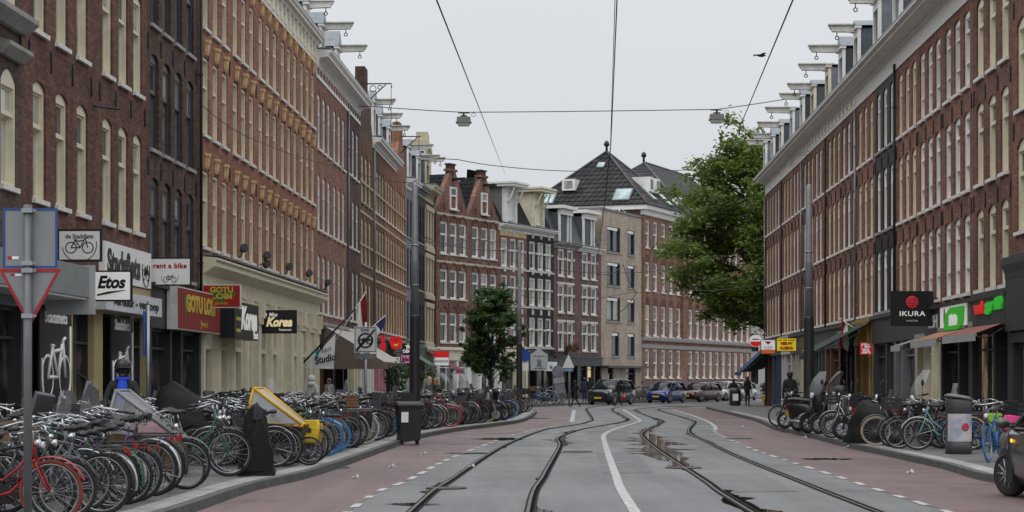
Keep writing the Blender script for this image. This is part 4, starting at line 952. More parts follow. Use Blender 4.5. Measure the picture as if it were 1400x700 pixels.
b = MB(); b.face([(-.7,-.7,16.76),(11.2,-.7,16.76),(5.2,5,22.1)]); b.face([(-.7,10.7,16.76),(-.7,-.7,16.76),(5.2,5,22.1)]); b.face([(11.2,-.7,16.76),(11.2,10.7,16.76),(5.2,5,22.1)]); b.face([(11.2,10.7,16.76),(-.7,10.7,16.76),(5.2,5,22.1)]); b.face([(-.7,-.7,16.75),(-.7,10.7,16.75),(11.2,10.7,16.75),(11.2,-.7,16.75)])
ro = b.build('roof', PANTILE, E)
b = MB()
for q in ((-.7,-.7),(-.7,10.7),(11.2,-.7)): b.tube([(q[0],q[1],16.8),(5.2,5,22.15)], .09, 6)
b.build('hip_tiles', LEAD, ro)
b = MB(); b.lathe([(.12,22.0),(.1,22.5),(.28,22.7),(.2,22.95),(.05,23.1)], (5.2,5,0), 10); b.build('finial', BLACKP, ro)
b = MB(); A=(22.0,7,22.9); B_=(36.5,7,22.9); b.face([(12,-.6,16.77),(37,-.6,16.77),B_,A]); b.face([(12,14,16.77),(12,-.6,16.77),A]); b.face([(37,14,16.77),(12,14,16.77),A,B_]); b.face([(37,-.6,16.77),(37,14,16.77),B_])
ro2 = b.build('roof', tiles('grey_roof_tiles', (.05,.048,.048), .3, .35, .6), E)
b = MB(); b.tube([(12,-.6,16.8),A], .1, 6); b.tube([A,B_], .1, 6); b.build('hip_tiles', LEAD, ro2)
b = MB(); b.lathe([(.12,22.8),(.1,23.3),(.28,23.5),(.2,23.75),(.05,23.9)], (22,7,0), 10); b.build('finial', BLACKP, ro2)
# skylights and dormers in the pavilion roof: left slope rises from x=-.7 to 5.2; front slope from y=-.7 to 5
def slope_l(y, z): return (-.7 + (z-16.76)/(22.1-16.76)*5.9, y, z)
def slope_f(x, z): return (x, -.7 + (z-16.76)/(22.1-16.76)*5.7, z)
SKY = glassy('skylight_glass', (.25,.35,.36), (.45,.55,.55), rough=.05)
def skylight(fn, a, c, z0, z1, d=(0,0,.12), name='skylight'):
    b = MB(); n = Vector(d)
    P = [Vector(fn(a,z0)), Vector(fn(c,z0)), Vector(fn(c,z1)), Vector(fn(a,z1))]
    Q = [p+n for p in P]
    for i in range(4): b.face([P[i],P[(i+1)%4],Q[(i+1)%4],Q[i]])
    b.face(Q)
    o = b.build(name, GREYP, ro); m = sum(Q, Vector())/4
    g = MB(); g.face([m+(q-m)*.86+n*.06 for q in Q]); g.build('pane', SKY, o)
skylight(slope_l, 1.0, 2.6, 17.1, 18.2, (-.1,0,.12)); skylight(slope_l, 8.0, 9.8, 17.0, 18.0, (-.1,0,.12)); skylight(slope_l, 4.6, 5.3, 20.4, 20.9, (-.1,0,.12))
skylight(slope_f, 3.2, 4.3, 17.4, 18.7, (0,-.1,.12)); skylight(slope_f, 7.0, 8.4, 17.2, 18.5, (0,-.1,.12))
for yy, zz in ((7.0, 18.3),):
    b = MB(); x = slope_l(yy,zz)[0]; b.box(x-.3,x+1.5,yy-.6,yy+.6,zz,zz+1.0); o = b.build('roof_dormer', WHITE, ro); g = MB(); g.face([(x-.31,yy-.4,zz+.15),(x-.31,yy+.4,zz+.15),(x-.31,yy+.4,zz+.85),(x-.31,yy-.4,zz+.85)]); g.build('pane', GL_NET, o)
for xx in (4.6, 6.4):
    b = MB(); y = slope_f(xx,18.4)[1]; b.box(xx-.5,xx+.5,y-.5,y+1.4,18.3,19.6); o = b.build('roof_dormer', [WHITE], ro); pane_quad(o, xx-.35, xx+.35, 18.5, 19.4, y-.51, GL_DARK)
for xx in (13.5, 17):
    b = MB(); b.box(xx-.5,xx+.5,.6,2.4,17.2,18.5); o = b.build('roof_dormer', [WHITE], ro2); pane_quad(o, xx-.35, xx+.35, 17.4, 18.3, .59, SKY)
# pale building far down the side street
E = emp('white_building', (23.9,216,0), -.25, 'pale rendered building glimpsed far down the side street', 'building')
b = MB(); b.box(0,9,0,10,0,11); b.box(-.2,9.2,-.3,10,11,11.4); b.build('wall', plain('white_render', (.62,.62,.60), .8, var=.1), E)
for x in (1,4,7):
    for z in (1.2,4.6,7.8): b = MB(); b.box(x-.08,x+1.18,-.04,.02,z-.08,z+2.0); o = b.build('window', WHITE, E); pane_quad(o, x, x+1.1, z, z+1.9, -.045, GL_DARK)
# ------------------------------------------------------------------ signs, masts, wires
def P3(px, py, Y): return pt(px, py, Y)
VL = bpy.context.view_layer
def fit(o, w=None, h=None):
    VL.update(); d = o.dimensions
    sx = o.scale.x*w/d.x if w and d.x > 0 else o.scale.x
    sy = o.scale.y*h/d.y if h and d.y > 0 else o.scale.y
    o.scale = (sx, sy, 1)
    return o
def T(body, E, m, x, z, y, w, h, **k):
    o = fit(text(body, E, m, (x, y, z), .3, **k), w, h)
    me = bpy.data.meshes.new_from_object(o.evaluated_get(bpy.context.evaluated_depsgraph_get())); me.name = 'lettering'
    n = put('lettering', me, E, o.location.copy(), o.rotation_euler.copy()); n.scale = o.scale
    if not me.materials: me.materials.append(m)
    cu = o.data; bpy.data.objects.remove(o); bpy.data.curves.remove(cu)
    return n
WHT = plain('sign_white', (.84,.84,.82), .45, var=.06); BLKS = plain('sign_black', (.010,.010,.011), .4); SRED = plain('sign_red', '#b01218', .4, var=.1); SYEL = plain('sign_yellow', (.72,.50,.02), .45, var=.1)
SGRN = plain('sign_green', '#0b8a12', .4, var=.1); SGOLD = plain('sign_gold', (.62,.46,.05), .45, var=.2)
def lit(name, c, e): return plain(name, c, .4, var=.05, emit=c, es=e)
LWHT = lit('lit_white', (.8,.8,.78), .25); LRED = lit('lit_red', (.60,.012,.015), .4); LGRN = lit('lit_green', (.02,.45,.03), .35); LYEL = lit('lit_yellow', (.85,.62,.02), .25)
def sign(name, label, c, rz, w, h, face=WHT, frame=BLKS, d=.12, rim=.03, side=0, back=None, cat='sign', group=None):
    """box sign standing square to the street: local x across, -y the face; centre c"""
    E = emp(name, c, rz, label, cat, group)
    b = MB(); b.box(-w/2,w/2,-d/2,d/2,-h/2,h/2); b.build('sign_box', frame, E)
    b = MB(); b.box(-w/2+rim,w/2-rim,-d/2-.006,-d/2-.0005,-h/2+rim,h/2-rim); b.build('sign_face', face, E)
    if side:
        b = MB()
        for z in (h*.3,-h*.3): b.box(*sorted((side*w/2, side*(w/2+.35))), -.02,.02,z-.02,z+.02)
        b.build('bracket', IRON, E)
    E['_y'] = -d/2-.008
    return E
def perp(name, label, pxs, pys, Y, left=True, **k):
    a = P3(pxs[0], pys[0], Y); c = P3(pxs[1], pys[1], Y)
    return sign(name, label, (a+c)/2, -.0375 if left else .03, c.x-a.x, a.z-c.z, side=-1 if left else 1, **k), c.x-a.x, a.z-c.z
def bike_icon(E, m, cx, cz, s, y, r=.02, name='bicycle_emblem'):
    b = MB()
    for dx in (-.5,.5): b.torus((cx+dx*s, y, cz), (0,1,0), .32*s, r, 20, 4, flat=.3)
    for p, q in (((-.5,0),(-.25,.45)),((-.25,.45),(.05,0)),((.05,0),(.3,.5)),((.5,0),(.35,.55)),((-.2,.38),(.3,.42)),((-.32,.47),(-.15,.47)),((.35,.55),(.5,.6)),((-.5,0),(.05,0))):
        b.tube([(cx+p[0]*s,y,cz+p[1]*s),(cx+q[0]*s,y,cz+q[1]*s)], r, 4)
    return b.build(name, m, E)
def arcp(cx, cz, r, a0, a1, y, n=18): return [(cx+r*math.cos(math.radians(a0+(a1-a0)*i/n)), y, cz+r*math.sin(math.radians(a0+(a1-a0)*i/n))) for i in range(n+1)]
# drugstore canopy and its sign
E = emp('shop_canopy', (LX(30),30,0), H['A'].rotation_euler.z, 'grey metal canopy box along the drugstore front', 'canopy')
L_ = 12.6
b = MB(); b.box(0,L_-.12,-1.05,-.13,3.35,3.98); b.build('canopy_box', plain('canopy_grey', (.30,.32,.33), .4, .3, var=.15), E)
b = MB(); b.box(L_-.12,L_,-1.15,-.13,3.0,4.02); b.build('end_panel', plain('canopy_light', (.45,.46,.47), .45, var=.1), E)
b = MB(); b.box(0,L_-.13,-1.0,-.14,3.3,3.348); b.build('soffit', WHT, E)
E, w, h = perp('shop_sign', 'white box sign with black script lettering at the drugstore canopy', (124,181), (370,412), 45.5, face=LWHT, rim=.035)
y = E['_y']; T('Etos', E, BLKS, 0, .07, y, w*.68, h*.42, shear=.25, off=.012)
b = MB(); b.tube([(-w*.33,y,-h*.30),(-.05,y,-h*.22),(w*.36,y,-h*.14)], [.02,.028,.006], 4, flat=1); b.build('underline', BLKS, E)
# bike shop
E, w, h = perp('shop_banner', 'white banner with bicycle emblem stretched on a frame over the bike shop', (78,140), (313,358), 43.6, face=WHT, frame=IRON, d=.04, rim=.05)
y = E['_y']; T('de Stadsfiets', E, BLKS, 0, h*.27, y, w*.62, h*.14, off=.004); bike_icon(E, BLKS, 0, -.05, .36, y, .012)
b = MB(); b.tube(arcp(0,.02,.37,190,370,y), .009, 4); b.build('emblem_arc', BLKS, E)
E = emp('shop_name_board', (LX(47.36),47.36,0), H['B2'].rotation_euler.z, 'long white name board over the bike shop window', 'sign')
b = MB(); b.box(.2,5.25,-.16,-.02,3.98,4.88); b.build('board', WHT, E); T('Stadsfiets', E, BLKS, 2.2, 4.4, -.168, 3.5, .62, off=.012); bike_icon(E, BLKS, 4.6, 4.3, .42, -.168, .018)
b = MB(); b.tube(arcp(4.6,4.42,.42,160,380,-.168), .014, 4); b.build('emblem_arc', BLKS, E)
E = emp('shop_strip_sign', (LX(46.4),46.4,0), H['B2'].rotation_euler.z, 'narrow white strip sign under the bike shop name board', 'sign')
b = MB(); b.box(.2,6.3,-.42,-.12,3.25,3.72); b.build('board', [plain('strip_white', (.66,.68,.70), .45)], E); T('verhuur - verkoop', E, BLKS, 3.4, 3.48, -.428, 5.0, .28, off=.01)
for Y0, Y1, l2 in ((42.0,44.6,'nearest the canopy'),(48.3,50.6,'beyond the mustard pillar')):
    E = emp('window_poster', (LX(Y0),Y0,0), H['B1'].rotation_euler.z, 'tall black window film with white bicycle emblem, '+l2, 'poster')
    L_ = Y1-Y0; b = MB(); b.box(0,L_,-.14,-.10,.5,3.15); b.build('film', BLKS, E); T('Stadsfiets', E, WHT, L_/2, 2.95, -.145, L_*.7, .26, off=.008)
    bike_icon(E, WHT, L_/2, 1.7, L_*.54, -.146, .04)
    b = MB(); b.tube([(L_*.06,-.146,2.1)]+[(L_/2-L_*.44*math.cos(math.radians(a)),-.146,1.75-1.05*math.sin(math.radians(a))) for a in range(0,181,10)]+[(L_*.94,-.146,2.8)], .03, 4); b.build('emblem_arc', WHT, E)
E, w, h = perp('shop_banner', 'white banner with red lettering hung over the snack bar sign', (203,262), (352,391), 52.9, face=WHT, frame=IRON, d=.04, rim=.04)
y = E['_y']; T('rent a bike', E, SRED, 0, h*.2, y, w*.78, h*.19, off=.012, sp=1.1); bike_icon(E, BLKS, 0, -.2, .2, y, .008)
b = MB(); b.tube(arcp(0,-.12,.22,175,365,y), .006, 4); b.build('emblem_arc', BLKS, E)
# snack bar
E = emp('shop_fascia_sign', (LX(54.7),54.7,0), H['C'].rotation_euler.z, 'long red box sign with yellow letters and green leaf on the snack bar front', 'sign')
b = MB(); b.box(0,6.3,-.42,-.13,3.0,4.15); b.build('sign_box', WSTONE, E); b = MB(); b.box(.02,6.28,-.432,-.421,3.03,4.12); b.build('sign_face', plain('deep_red', '#8e1a1c', .45), E)
T('GOTU LOBI', E, SGOLD, 3.25, 3.72, -.44, 4.3, .5, off=.02); T('Jevis', E, SGOLD, 3.7, 3.22, -.44, 1.1, .26)
b = MB(); b.ext([(.75,3.95),(1.0,3.2),(1.3,3.9)], -.44, -.434); b.build('leaf_emblem', plain('leaf_green', (.10,.16,.03), .5), E)
E, w, h = perp('shop_sign', 'small red box sign with yellow and green lettering beyond the snack bar', (277,330), (389,421), 59.8, face=plain('sign_red2', '#a0151a', .4), frame=WSTONE, rim=.03)
y = E['_y']; b = MB(); b.ext([(-.36,.18),(.36,.18),(.44,.05),(0,-.2),(-.4,.0)], y-.0, y+.004); b.build('leaf_emblem', plain('sign_leaf', (.05,.14,.03), .5), E)
y -= .008; T('GOTU', E, SGOLD, 0, h*.26, y, w*.6, h*.26, off=.012); T('LOBI', E, SGOLD, 0, -.01, y, w*.54, h*.24, off=.012); T('Jevis', E, SGOLD, 0, -h*.3, y, w*.34, h*.18)
# Korean restaurant
E, w, h = perp('shop_sign', 'black box sign with glowing cream brush lettering before the cream shop front', (357,406), (424,456), 71, face=BLKS, rim=.02)
y = E['_y']; CRM = lit('lit_cream', (.85,.72,.42), .35); T('Korea', E, CRM, 0, -.02, y, w*.74, h*.42, shear=.3, off=.015); T('Miss', E, LWHT, -w*.16, h*.3, y, w*.24, h*.17, shear=.2, off=.008); T('Restaurant', E, LWHT, w*.18, -h*.34, y, w*.34, h*.1, off=.004)
b = MB(); b.ext([(-w*.4,h*.36),(-w*.33,h*.36),(-w*.33,h*.28),(-w*.365,h*.22),(-w*.4,h*.28)], y, y+.004); b.build('emblem', LWHT, E)
E = emp('shop_fascia_sign', (LX(61.6),61.6,0), H['D'].rotation_euler.z, 'black box sign with tall white lettering flat on the cream shop front', 'sign')
b = MB(); b.box(0,4.5,-.75,-.31,2.9,4.02); b.build('sign_box', BLKS, E); T('Korea', E, LWHT, 2.6, 3.52, -.756, 3.0, .75, shear=.25, off=.015); T('Miss', E, LWHT, .8, 3.9, -.756, .9, .2); T('Best', E, LWHT, 3.9, 3.05, -.756, .9, .25, off=.01); b = MB(); b.box(.3,1.1,-.756,-.751,3.1,3.2); b.box(.3,1.1,-.756,-.751,3.45,3.55); b.build('picture', SGOLD, E)
# floodlights on the ledge
for i, (px, py) in enumerate(((323,340),(355,350),(386,365),(414,374),(440,387))):
    Y = LZ(px) if i < 4 else 87.5
    E = emp('floodlight', (LX(Y), Y, 0), H['D'].rotation_euler.z, ['black floodlight on the cream ledge, nearest the snack bar','black twin floodlight on the cream ledge above the black fascia sign','black floodlight on the cream ledge above the glowing black sign','black floodlight at the far end of the cream ledge','black floodlight on the rose brick wall past the cream ledge'][i], 'floodlight', 'floodlights over the cream shop front')
    z = CH+(519-py)*Y/2800
    b = MB(); b.tube([(0,-.02,z-.3),(0,-.16,z-.25),(0,-.22,z)], .025, 5); b.box(-.06,.06,-.03,0,z-.6,z-.3); b.build('arm', IRON, E)
    for dz in ((0,-.42) if i == 1 else (0,)):
        b = MB(); b.lathe([(.05,-.14),(.10,-.12),(.135,.08),(.14,.10),(.12,.10)], (0,0,0), 12); h_ = b.build('lamp_head', IRON, E); h_.location = (0,-.24,z+dz*.7); h_.rotation_euler = (math.radians(70),0,math.radians(-60))
# flags, awnings of the middle distance
def flagpole(label, base, tip, cloth, cols, cat='flag', name='flag', mats=None):
    E = emp(name, base, 0, label, cat); b = MB(); v = Vector(tip)-Vector(base); b.tube([(0,0,0), v], .03, 6); b.ball(v, .05); b.build('pole', mats or IRON, E)
    return E, v
E = emp('banner_flag', P3(415,500,82), 0, 'white triangular banner flag with teal lettering hung from a slanted pole', 'flag')
def rel(px, py, Y, E): return P3(px, py, Y) - E.location
b = MB(); b.tube([rel(408,503,82,E), rel(486,422,82,E)], .04, 6); b.build('pole', IRON, E)
b = MB(); q = [rel(416,503,82,E), rel(456,504.5,82.1,E), rel(461,455,82.05,E), rel(459,456,82,E)]
g = []
n = 6
for i in range(n+1):
    t = i/n; a = q[0].lerp(q[3], t); c = q[0].lerp(q[1], t) ; g.append((a + Vector((0,.04*math.sin(t*5),0)), c + Vector((0,.05*math.sin(t*7+1),0))))
for (a, c), (d, e) in zip(g, g[1:]): b.face([a, c, e, d], 0, True)
b.build('cloth', plain('flag_white', (.82,.83,.83), .8, var=.04), E)
o = T('Man', E, BLKS, rel(442,479,81.9,E).x, rel(442,479,81.9,E).z, -.1, .62, .2, shear=.3); o.rotation_euler = (PI/2, -.25, 0)
o = T('Studio', E, BLKS, rel(444,492,81.9,E).x, rel(444,491,81.9,E).z, -.1, .85, .3, shear=.3, off=.01); o.rotation_euler = (PI/2, -.22, 0)
b = MB(); c = rel(431,486,81.9,E); b.ext([(c.x-.16,c.z+.16),(c.x+.2,c.z+.2),(c.x+.08,c.z-.08),(c.x-.06,c.z-.2),(c.x+.04,c.z+.1),(c.x-.16,c.z+.09)], -.1, -.095); b.build('emblem', plain('teal', (.02,.25,.28), .5), E)
def hangflag(label, base, tip, Y, bands, w=.9, L=1.5, seed=1):
    E = emp('flag', P3(*base, Y), 0, label, 'flag'); v = P3(*tip, Y)-E.location
    b = MB(); b.tube([(0,0,0), v], .025, 6); b.ball(v, .045); b.build('pole', [WHITE], E)
    rr = random.Random(seed); d = v.normalized(); nb = len(bands); n = 8
    for k, m in enumerate(bands):
        b = MB()
        for j in range(n):
            row = []
            for (u, t) in ((k/nb, j/n), ((k+1)/nb, j/n), ((k+1)/nb, (j+1)/n), (k/nb, (j+1)/n)):
                p = v - d*w*u*(1-.35*t) + Vector((.06*math.sin(u*9+t*4), .12*math.sin(u*8+seed+t*3), -L*t - .1*u*t))
                row.append(p)
            b.face(row, 0, True)
        b.build('cloth', m, E)
    return E
hangflag('dark red flag hanging limp from a slanted pole above the brown awning', (446,470), (490,400), 86, [plain('flag_red', '#7a1218', .8), WHITE], .6, 2.4, 2).location.x += .3
hangflag('blue and white flag rolled on its pole behind the zone sign', (500,455), (526,432), 95, [plain('flag_blue', (.04,.04,.16), .8), WHITE], 1.0, .5, 3)
# the brown awning of the rose brick house
BRN = plain('awning_brown', (.17,.135,.105), .85, var=.12); BEI = plain('awning_beige', (.46,.43,.40), .85, var=.12)
A = awning('long awning with beige roof, brown end and grey brown valance over a terrace', H['E1'], 1.5, 10.6, 3.95, 2.6, 1.55, BEI, .3, BRN)
b = MB()
b.ext([(-.12,3.95),(-2.72,2.4),(-2.72,2.1),(-.12,2.1)], 1.46, 1.5, 0, 'x'); b.build('end_panel', BRN, A)
A = awning('dark green awning behind the tall tram mast', H['H2'], .5, 6.0, 3.9, 2.3, 1.4, GREENP, .2)
A = awning('dark red awning at the end of the row', H['J'], 0, 4.2, 3.6, 2.0, 1.3, plain('awning_crimson', (.22,.03,.05), .8), .25)
# lips, stars and nails
E = emp('neon_sign', P3(541,468,110), 0, 'glowing red sign shaped as a pair of lips', 'sign')
b = MB()
out = [(-.6,.05),(-.5,.5),(-.25,.62),(0,.45),(.25,.62),(.5,.5),(.62,.0),(.45,-.5),(.1,-.72),(-.35,-.6)]
b.ext([(x*.6,z*.55) for x,z in out], -.08, .08); b.build('lip_shape', LRED, E)
b = MB(); b.ext([(-.13,-.07),(.0,-.12),(.18,-.06),(.06,-.2),(-.06,-.19)], -.09, -.081); b.build('teeth', LYEL, E)
b = MB(); b.tube([(-.07,-.085,.16),(.03,-.085,.10),(.14,-.085,.15)], .02, 5); b.build('lip_line', plain('dark_red', '#5a0508', .5), E)
b = MB(); b.box(-1.6,-.6,-.02,.02,-.05,.05); b.build('bracket', IRON, E)
E = emp('neon_sign', P3(523.5,469,108), 0, 'narrow red neon figure beside the lips sign', 'sign')
b = MB(); b.ext([(-.12,.4),(.12,.4),(.07,.06),(.16,-.18),(.11,-.42),(-.11,-.42),(-.16,-.18),(-.07,.06)], -.06, .06); b.build('figure', LRED, E)
b = MB(); b.box(-.7,-.2,-.02,.02,-.05,.05); b.build('bracket', IRON, E)
E, w, h = perp('shop_sign', 'white box sign with dark red capitals under the lips sign', (525,548), (487,497), 111, face=LWHT, rim=.04); T('ZACROS', E, plain('plum', (.25,.02,.08), .5), 0, 0, E['_y'], w*.82, h*.5, off=.012)
E, w, h = perp('shop_sign', 'pink box sign with magenta lettering beside the tall tram mast', (548,566), (485,497), 113, face=lit('lit_pink', (.65,.35,.55), .2), rim=.03); T('Nails', E, plain('magenta', (.55,.01,.12), .5), 0, 0, E['_y'], w*.8, h*.6, off=.015)
E, w, h = perp('shop_sign', 'black sign with white star and white capitals above the pink box sign', (550,566), (470,485), 114, face=BLKS, rim=.02); T('DENT', E, LWHT, 0, -h*.2, E['_y'], w*.9, h*.32, off=.02)
b = MB(); b.ext([((.2 if i%2==0 else .085)*math.sin(i*PI/5), h*.25+(.2 if i%2==0 else .085)*math.cos(i*PI/5)) for i in range(10)], E['_y'], E['_y']+.005); b.build('star', LWHT, E)
E, w, h = perp('shop_sign', 'square sign, red above and white below, near the dark red awning', (594,614), (480,500), 134, face=LWHT, rim=.02); b = MB(); b.box(-w/2+.02,w/2-.02,E['_y']-.004,E['_y']+.003,.06,h/2-.02); b.build('red_band', LRED, E)
rr = random.Random(5); b = MB()
for i in range(6):
    x = -w*.4+w*.15*i; b.tube(arcp(x+.02, -h*.2, .055, 0, 330, E['_y'], 8), .018, 4)
b.build('lettering', BLKS, E)
# ZONE sign
def post(E, z0, z1, r=.04, m=STEEL, x=0, y=0):
    b = MB(); b.tube([(x,y,z0),(x,y,z1)], r, 10); return b.build('post', m, E)
E = emp('traffic_sign', (P3(500,519,56).x,56,.12), 0, 'white square zone sign with crossed out black disc on a thin post', 'traffic sign'); post(E, 0, 3.1)
b = MB(); b.box(-.31,.31,-.06,-.035,2.27,2.98); b.build('plate', plain('sign_pale', (.50,.51,.51), .5, var=.06), E)
b = MB()
for x0,x1,z0,z1 in ((-.29,.29,2.94,2.955),(-.29,.29,2.295,2.31),(-.29,-.275,2.31,2.94),(.275,.29,2.31,2.94)): b.box(x0,x1,-.067,-.061,z0,z1)
b.build('border', BLKS, E); T('ZONE', E, BLKS, -.02, 2.88, -.066, .24, .07, off=.006)
b = MB(); b.torus((0,-.066,2.60),(0,1,0),.19,.025,28,4,flat=.3); b.build('disc_ring', BLKS, E); bike_icon(E, BLKS, 0, 2.57, .2, -.066, .018); b = MB(); b.tube([(-.25,-.07,2.33),(.25,-.07,2.9)], .028, 4); b.build('slash', BLKS, E)
b = MB(); b.box(-.3,.3,-.055,-.035,2.1,2.24); b.build('under_plate', plain('dim_grey', (.12,.12,.125), .6), E)
# near traffic sign seen from behind
E = emp('traffic_sign', (P3(38,519,20.5).x,20.5,.12), math.radians(3), 'grey backs of a blue rimmed square sign over a red rimmed triangle on one post', 'traffic sign')
post(E, -.12, 3.28, .042, plain('post_grey', (.15,.155,.16), .5, .4))
s_ = 20.5/2800; PLT = plain('plate_back', (.24,.25,.26), .5, .0, var=.12, ns=2)
zq = lambda py: CH+(519-py)*s_-.12
b = MB(); b.box(-.245,.275,.05,.06,zq(365),zq(285)); b.build('square_plate', PLT, E)
b = MB(); w0, w1, z0, z1 = -.255, .285, zq(366), zq(284)
for q in ((w0,w1,z0,z0+.02),(w0,w1,z1-.02,z1),(w0,w0+.02,z0+.02,z1-.02),(w1-.02,w1,z0+.02,z1-.02)): b.box(q[0],q[1],.042,.064,q[2],q[3])
b.build('square_rim', plain('rim_blue', (.01,.07,.25), .4), E)
zt, zb = zq(367), zq(447); b = MB(); b.ext([(-.27,zt-.02),(.29,zt-.02),(.01,zb+.05)], .05, .06); b.build('triangle_plate', PLT, E)
b = MB(); tri = [(-.30,zt),(.32,zt),(.01,zb)]; inn = [(-.255,zt-.03),(.275,zt-.03),(.01,zb+.065)]
for i in range(3): b.ext([tri[i],tri[(i+1)%3],inn[(i+1)%3],inn[i]], .04, .066)
b.build('triangle_rim', plain('rim_red', (.36,.012,.02), .4), E)
b = MB()
for z in (zq(288),zq(360),zq(370),zq(432)): b.box(-.055,.055,-.052,.052,z-.022,z+.022); b.box(.05,.085,-.02,.0,z-.01,z+.012)
b.build('clamp', STEEL, E)
b = MB(); b.box(-.21,-.17,.046,.0495,zq(354),zq(350)); b.box(-.18,-.14,.046,.0495,zq(377),zq(374)); b.build('sticker', SRED, E)
b = MB(); b.box(-.165,-.10,.046,.0495,zq(354),zq(350)); b.box(-.135,-.07,.046,.0495,zq(377),zq(374)); b.build('sticker', WHT, E)
# blue sign seen edge on near the snack bar
E = emp('street_sign', (P3(202,519,50).x,50,.12), math.radians(-84), 'narrow blue sign seen edge on, on a grey post by the bike shop', 'sign'); post(E, 0, 3.35, .05); b = MB(); b.box(-.35,.35,-.09,-.055,2.1,3.2); b.build('plate', plain('sign_blue', '#0d4fa8', .4), E)
# leaning signs at the crossing
E = emp('traffic_sign', (P3(770,519,118).x,118,.12), 0, 'stack of grey sign backs leaning on a bent post at the crossing', 'traffic sign', rot=(0,math.radians(-9),0)); post(E, 0, 2.4, .04)
b = MB(); b.ext([(.33*math.cos(i*PI/10), 2.05+.33*math.sin(i*PI/10)) for i in range(20)], -.06, -.04); b.build('disc', ZINC, E); b = MB(); b.box(-.33,.3,-.062,-.04,1.35,1.68); b.build('plate', STEEL, E); b = MB(); b.box(-.3,.28,-.062,-.04,.75,1.3); b.build('plate', ZINC, E)
E = emp('traffic_sign', (P3(778,519,117).x,117,.12), math.radians(-50), 'slim post with a white triangular sign seen from the side', 'traffic sign'); post(E, 0, 2.9, .045, GREYP); b = MB(); b.ext([(-.5,2.2),(.5,2.2),(0,2.95)], -.07, -.05); b.build('triangle_plate', WHT, E); b = MB(); b.box(-.42,.42,-.07,-.05,2.0,2.17); b.build('plate', plain('sign_lblue', (.2,.35,.55), .5), E)
E = emp('hanging_sign', P3(737,494,146), .2, 'square off white sign board with a dark emblem hanging at the black shop', 'sign'); b = MB(); b.box(-.62,.62,-.05,.05,-.65,.55); b.ext([(-.5,.551),(.5,.551),(0,.95)], -.03, .03); b.build('board', plain('board_grey', (.42,.43,.44), .6), E); b = MB(); b.ball((0,-.06,.0), .17, sc_=(1,.1,1)); b.ext([(-.25,-.4),(.25,-.4),(.08,-.1),(-.08,-.1)], -.058, -.051); b.box(-.4,.4,-.056,-.051,.32,.4); b.box(-.42,.42,-.056,-.051,-.55,-.47); b.build('emblem', GREYP, E)
E = emp('hanging_sign', P3(753,501,148), .2, 'small white sign with a grey leaf emblem at the black shop', 'sign'); b = MB(); b.box(-.46,.46,-.05,.05,-.33,.33); b.build('board', WHT, E); b = MB()
for a in (-.7,-.3,.3,.7): b.tube([(0,-.055,-.2),(.25*math.sin(a),-.055,-.2+.4*math.cos(a))], [.03,.015], 4)
b.build('emblem', GREYP, E)

# ---- right side signs
E, w, h = perp('shop_sign', 'large black projecting sign with red knot emblem and pale serif capitals', (1217,1276), (398,446), 64.5, left=False, face=BLKS, rim=.015)
y = E['_y']; T('IKURA', E, LWHT, 0, -h*.15, y, w*.6, h*.14, off=.004, sp=1.1); T('sushi bar', E, WHT, 0, -h*.34, y, w*.28, h*.05)
b = MB(); b.torus((0,y,h*.19),(0,1,0),.175,.016,24,4,flat=.3)
for a in (0,60,120):
    for s in (-.09,.0,.09): c_, s2 = math.cos(math.radians(a)), math.sin(math.radians(a)); b.tube([(c_*-.15-s2*s,y,h*.19+s2*-.15+c_*s),(c_*.15-s2*s,y,h*.19+s2*.15+c_*s)], .011, 4)
b.build('knot_emblem', lit('emblem_red', (.6,.03,.06), .3), E)
E = emp('shop_fascia_sign', (RX(67.6),67.6,0), H['R3'].rotation_euler.z, 'grey fascia lettering beside the large black projecting sign', 'sign'); T('SUSHI', E, WHT, 3.2, 3.45, -.115, 1.6, .42, off=.008)
a, c = P3(1297,408,61), P3(1335,445,58.9)
E = emp('shop_fascia_sign', (RX(62.8),62.8,0), H['R2'].rotation_euler.z, 'white board with a bright green leaf and white letter m', 'sign')
b = MB(); b.box(0,4.0,-.18,-.11,3.22,3.97); b.build('sign_box', LWHT, E)
b = MB(); b.ext([(.9,3.12),(3.2,3.12),(3.9,3.3),(4.0,3.78),(1.9,3.78),(1.15,3.6)], -.24, -.185); b.build('leaf_panel', lit('leaf_panel_green', (.02,.30,.015), .5), E)
T('m', E, LWHT, 2.5, 3.44, -.25, 1.3, .36, off=.04)
b = MB(); b.ball((.75,-.185,3.55), .2, sc_=(.6,.1,1.4)); b.build('fruit', plain('berry', (.25,.03,.06), .5), E)
E = emp('shop_fascia_sign', (RX(57.9),57.9,0), H['R1'].rotation_euler.z, 'dark fascia with glowing red and green block letters', 'sign')
b = MB(); b.box(.2,4.55,-.18,-.11,3.1,4.05); b.build('sign_box', DARKP, E); T('wok', E, LRED, 1.35, 3.62, -.21, 1.5, .36, off=.02, ext=.03); T('grill', E, LGRN, 3.3, 3.66, -.21, 2.2, .44, off=.015, ext=.03)
AOR = plain('awning_orange', (.40,.17,.09), .85); AOR2 = plain('awning_faded_red', (.26,.09,.08), .85); VGR = plain('valance_grey', (.36,.35,.35), .8)
awning('faded orange awning under the green leaf sign', H['R2'], .0, 4.4, 3.12, .85, .28, AOR, .22, VGR)
awning('dusky red awning with grey valance under the red and green letters', H['R1'], .1, 4.9, 3.15, .75, .28, AOR2, .2, VGR)
awning('short pale grey awning beside the pale doorway of the sushi restaurant', H['R3'], .3, 2.2, 3.0, .8, .25, plain('awning_grey', (.25,.25,.25), .8), .18, VGR)
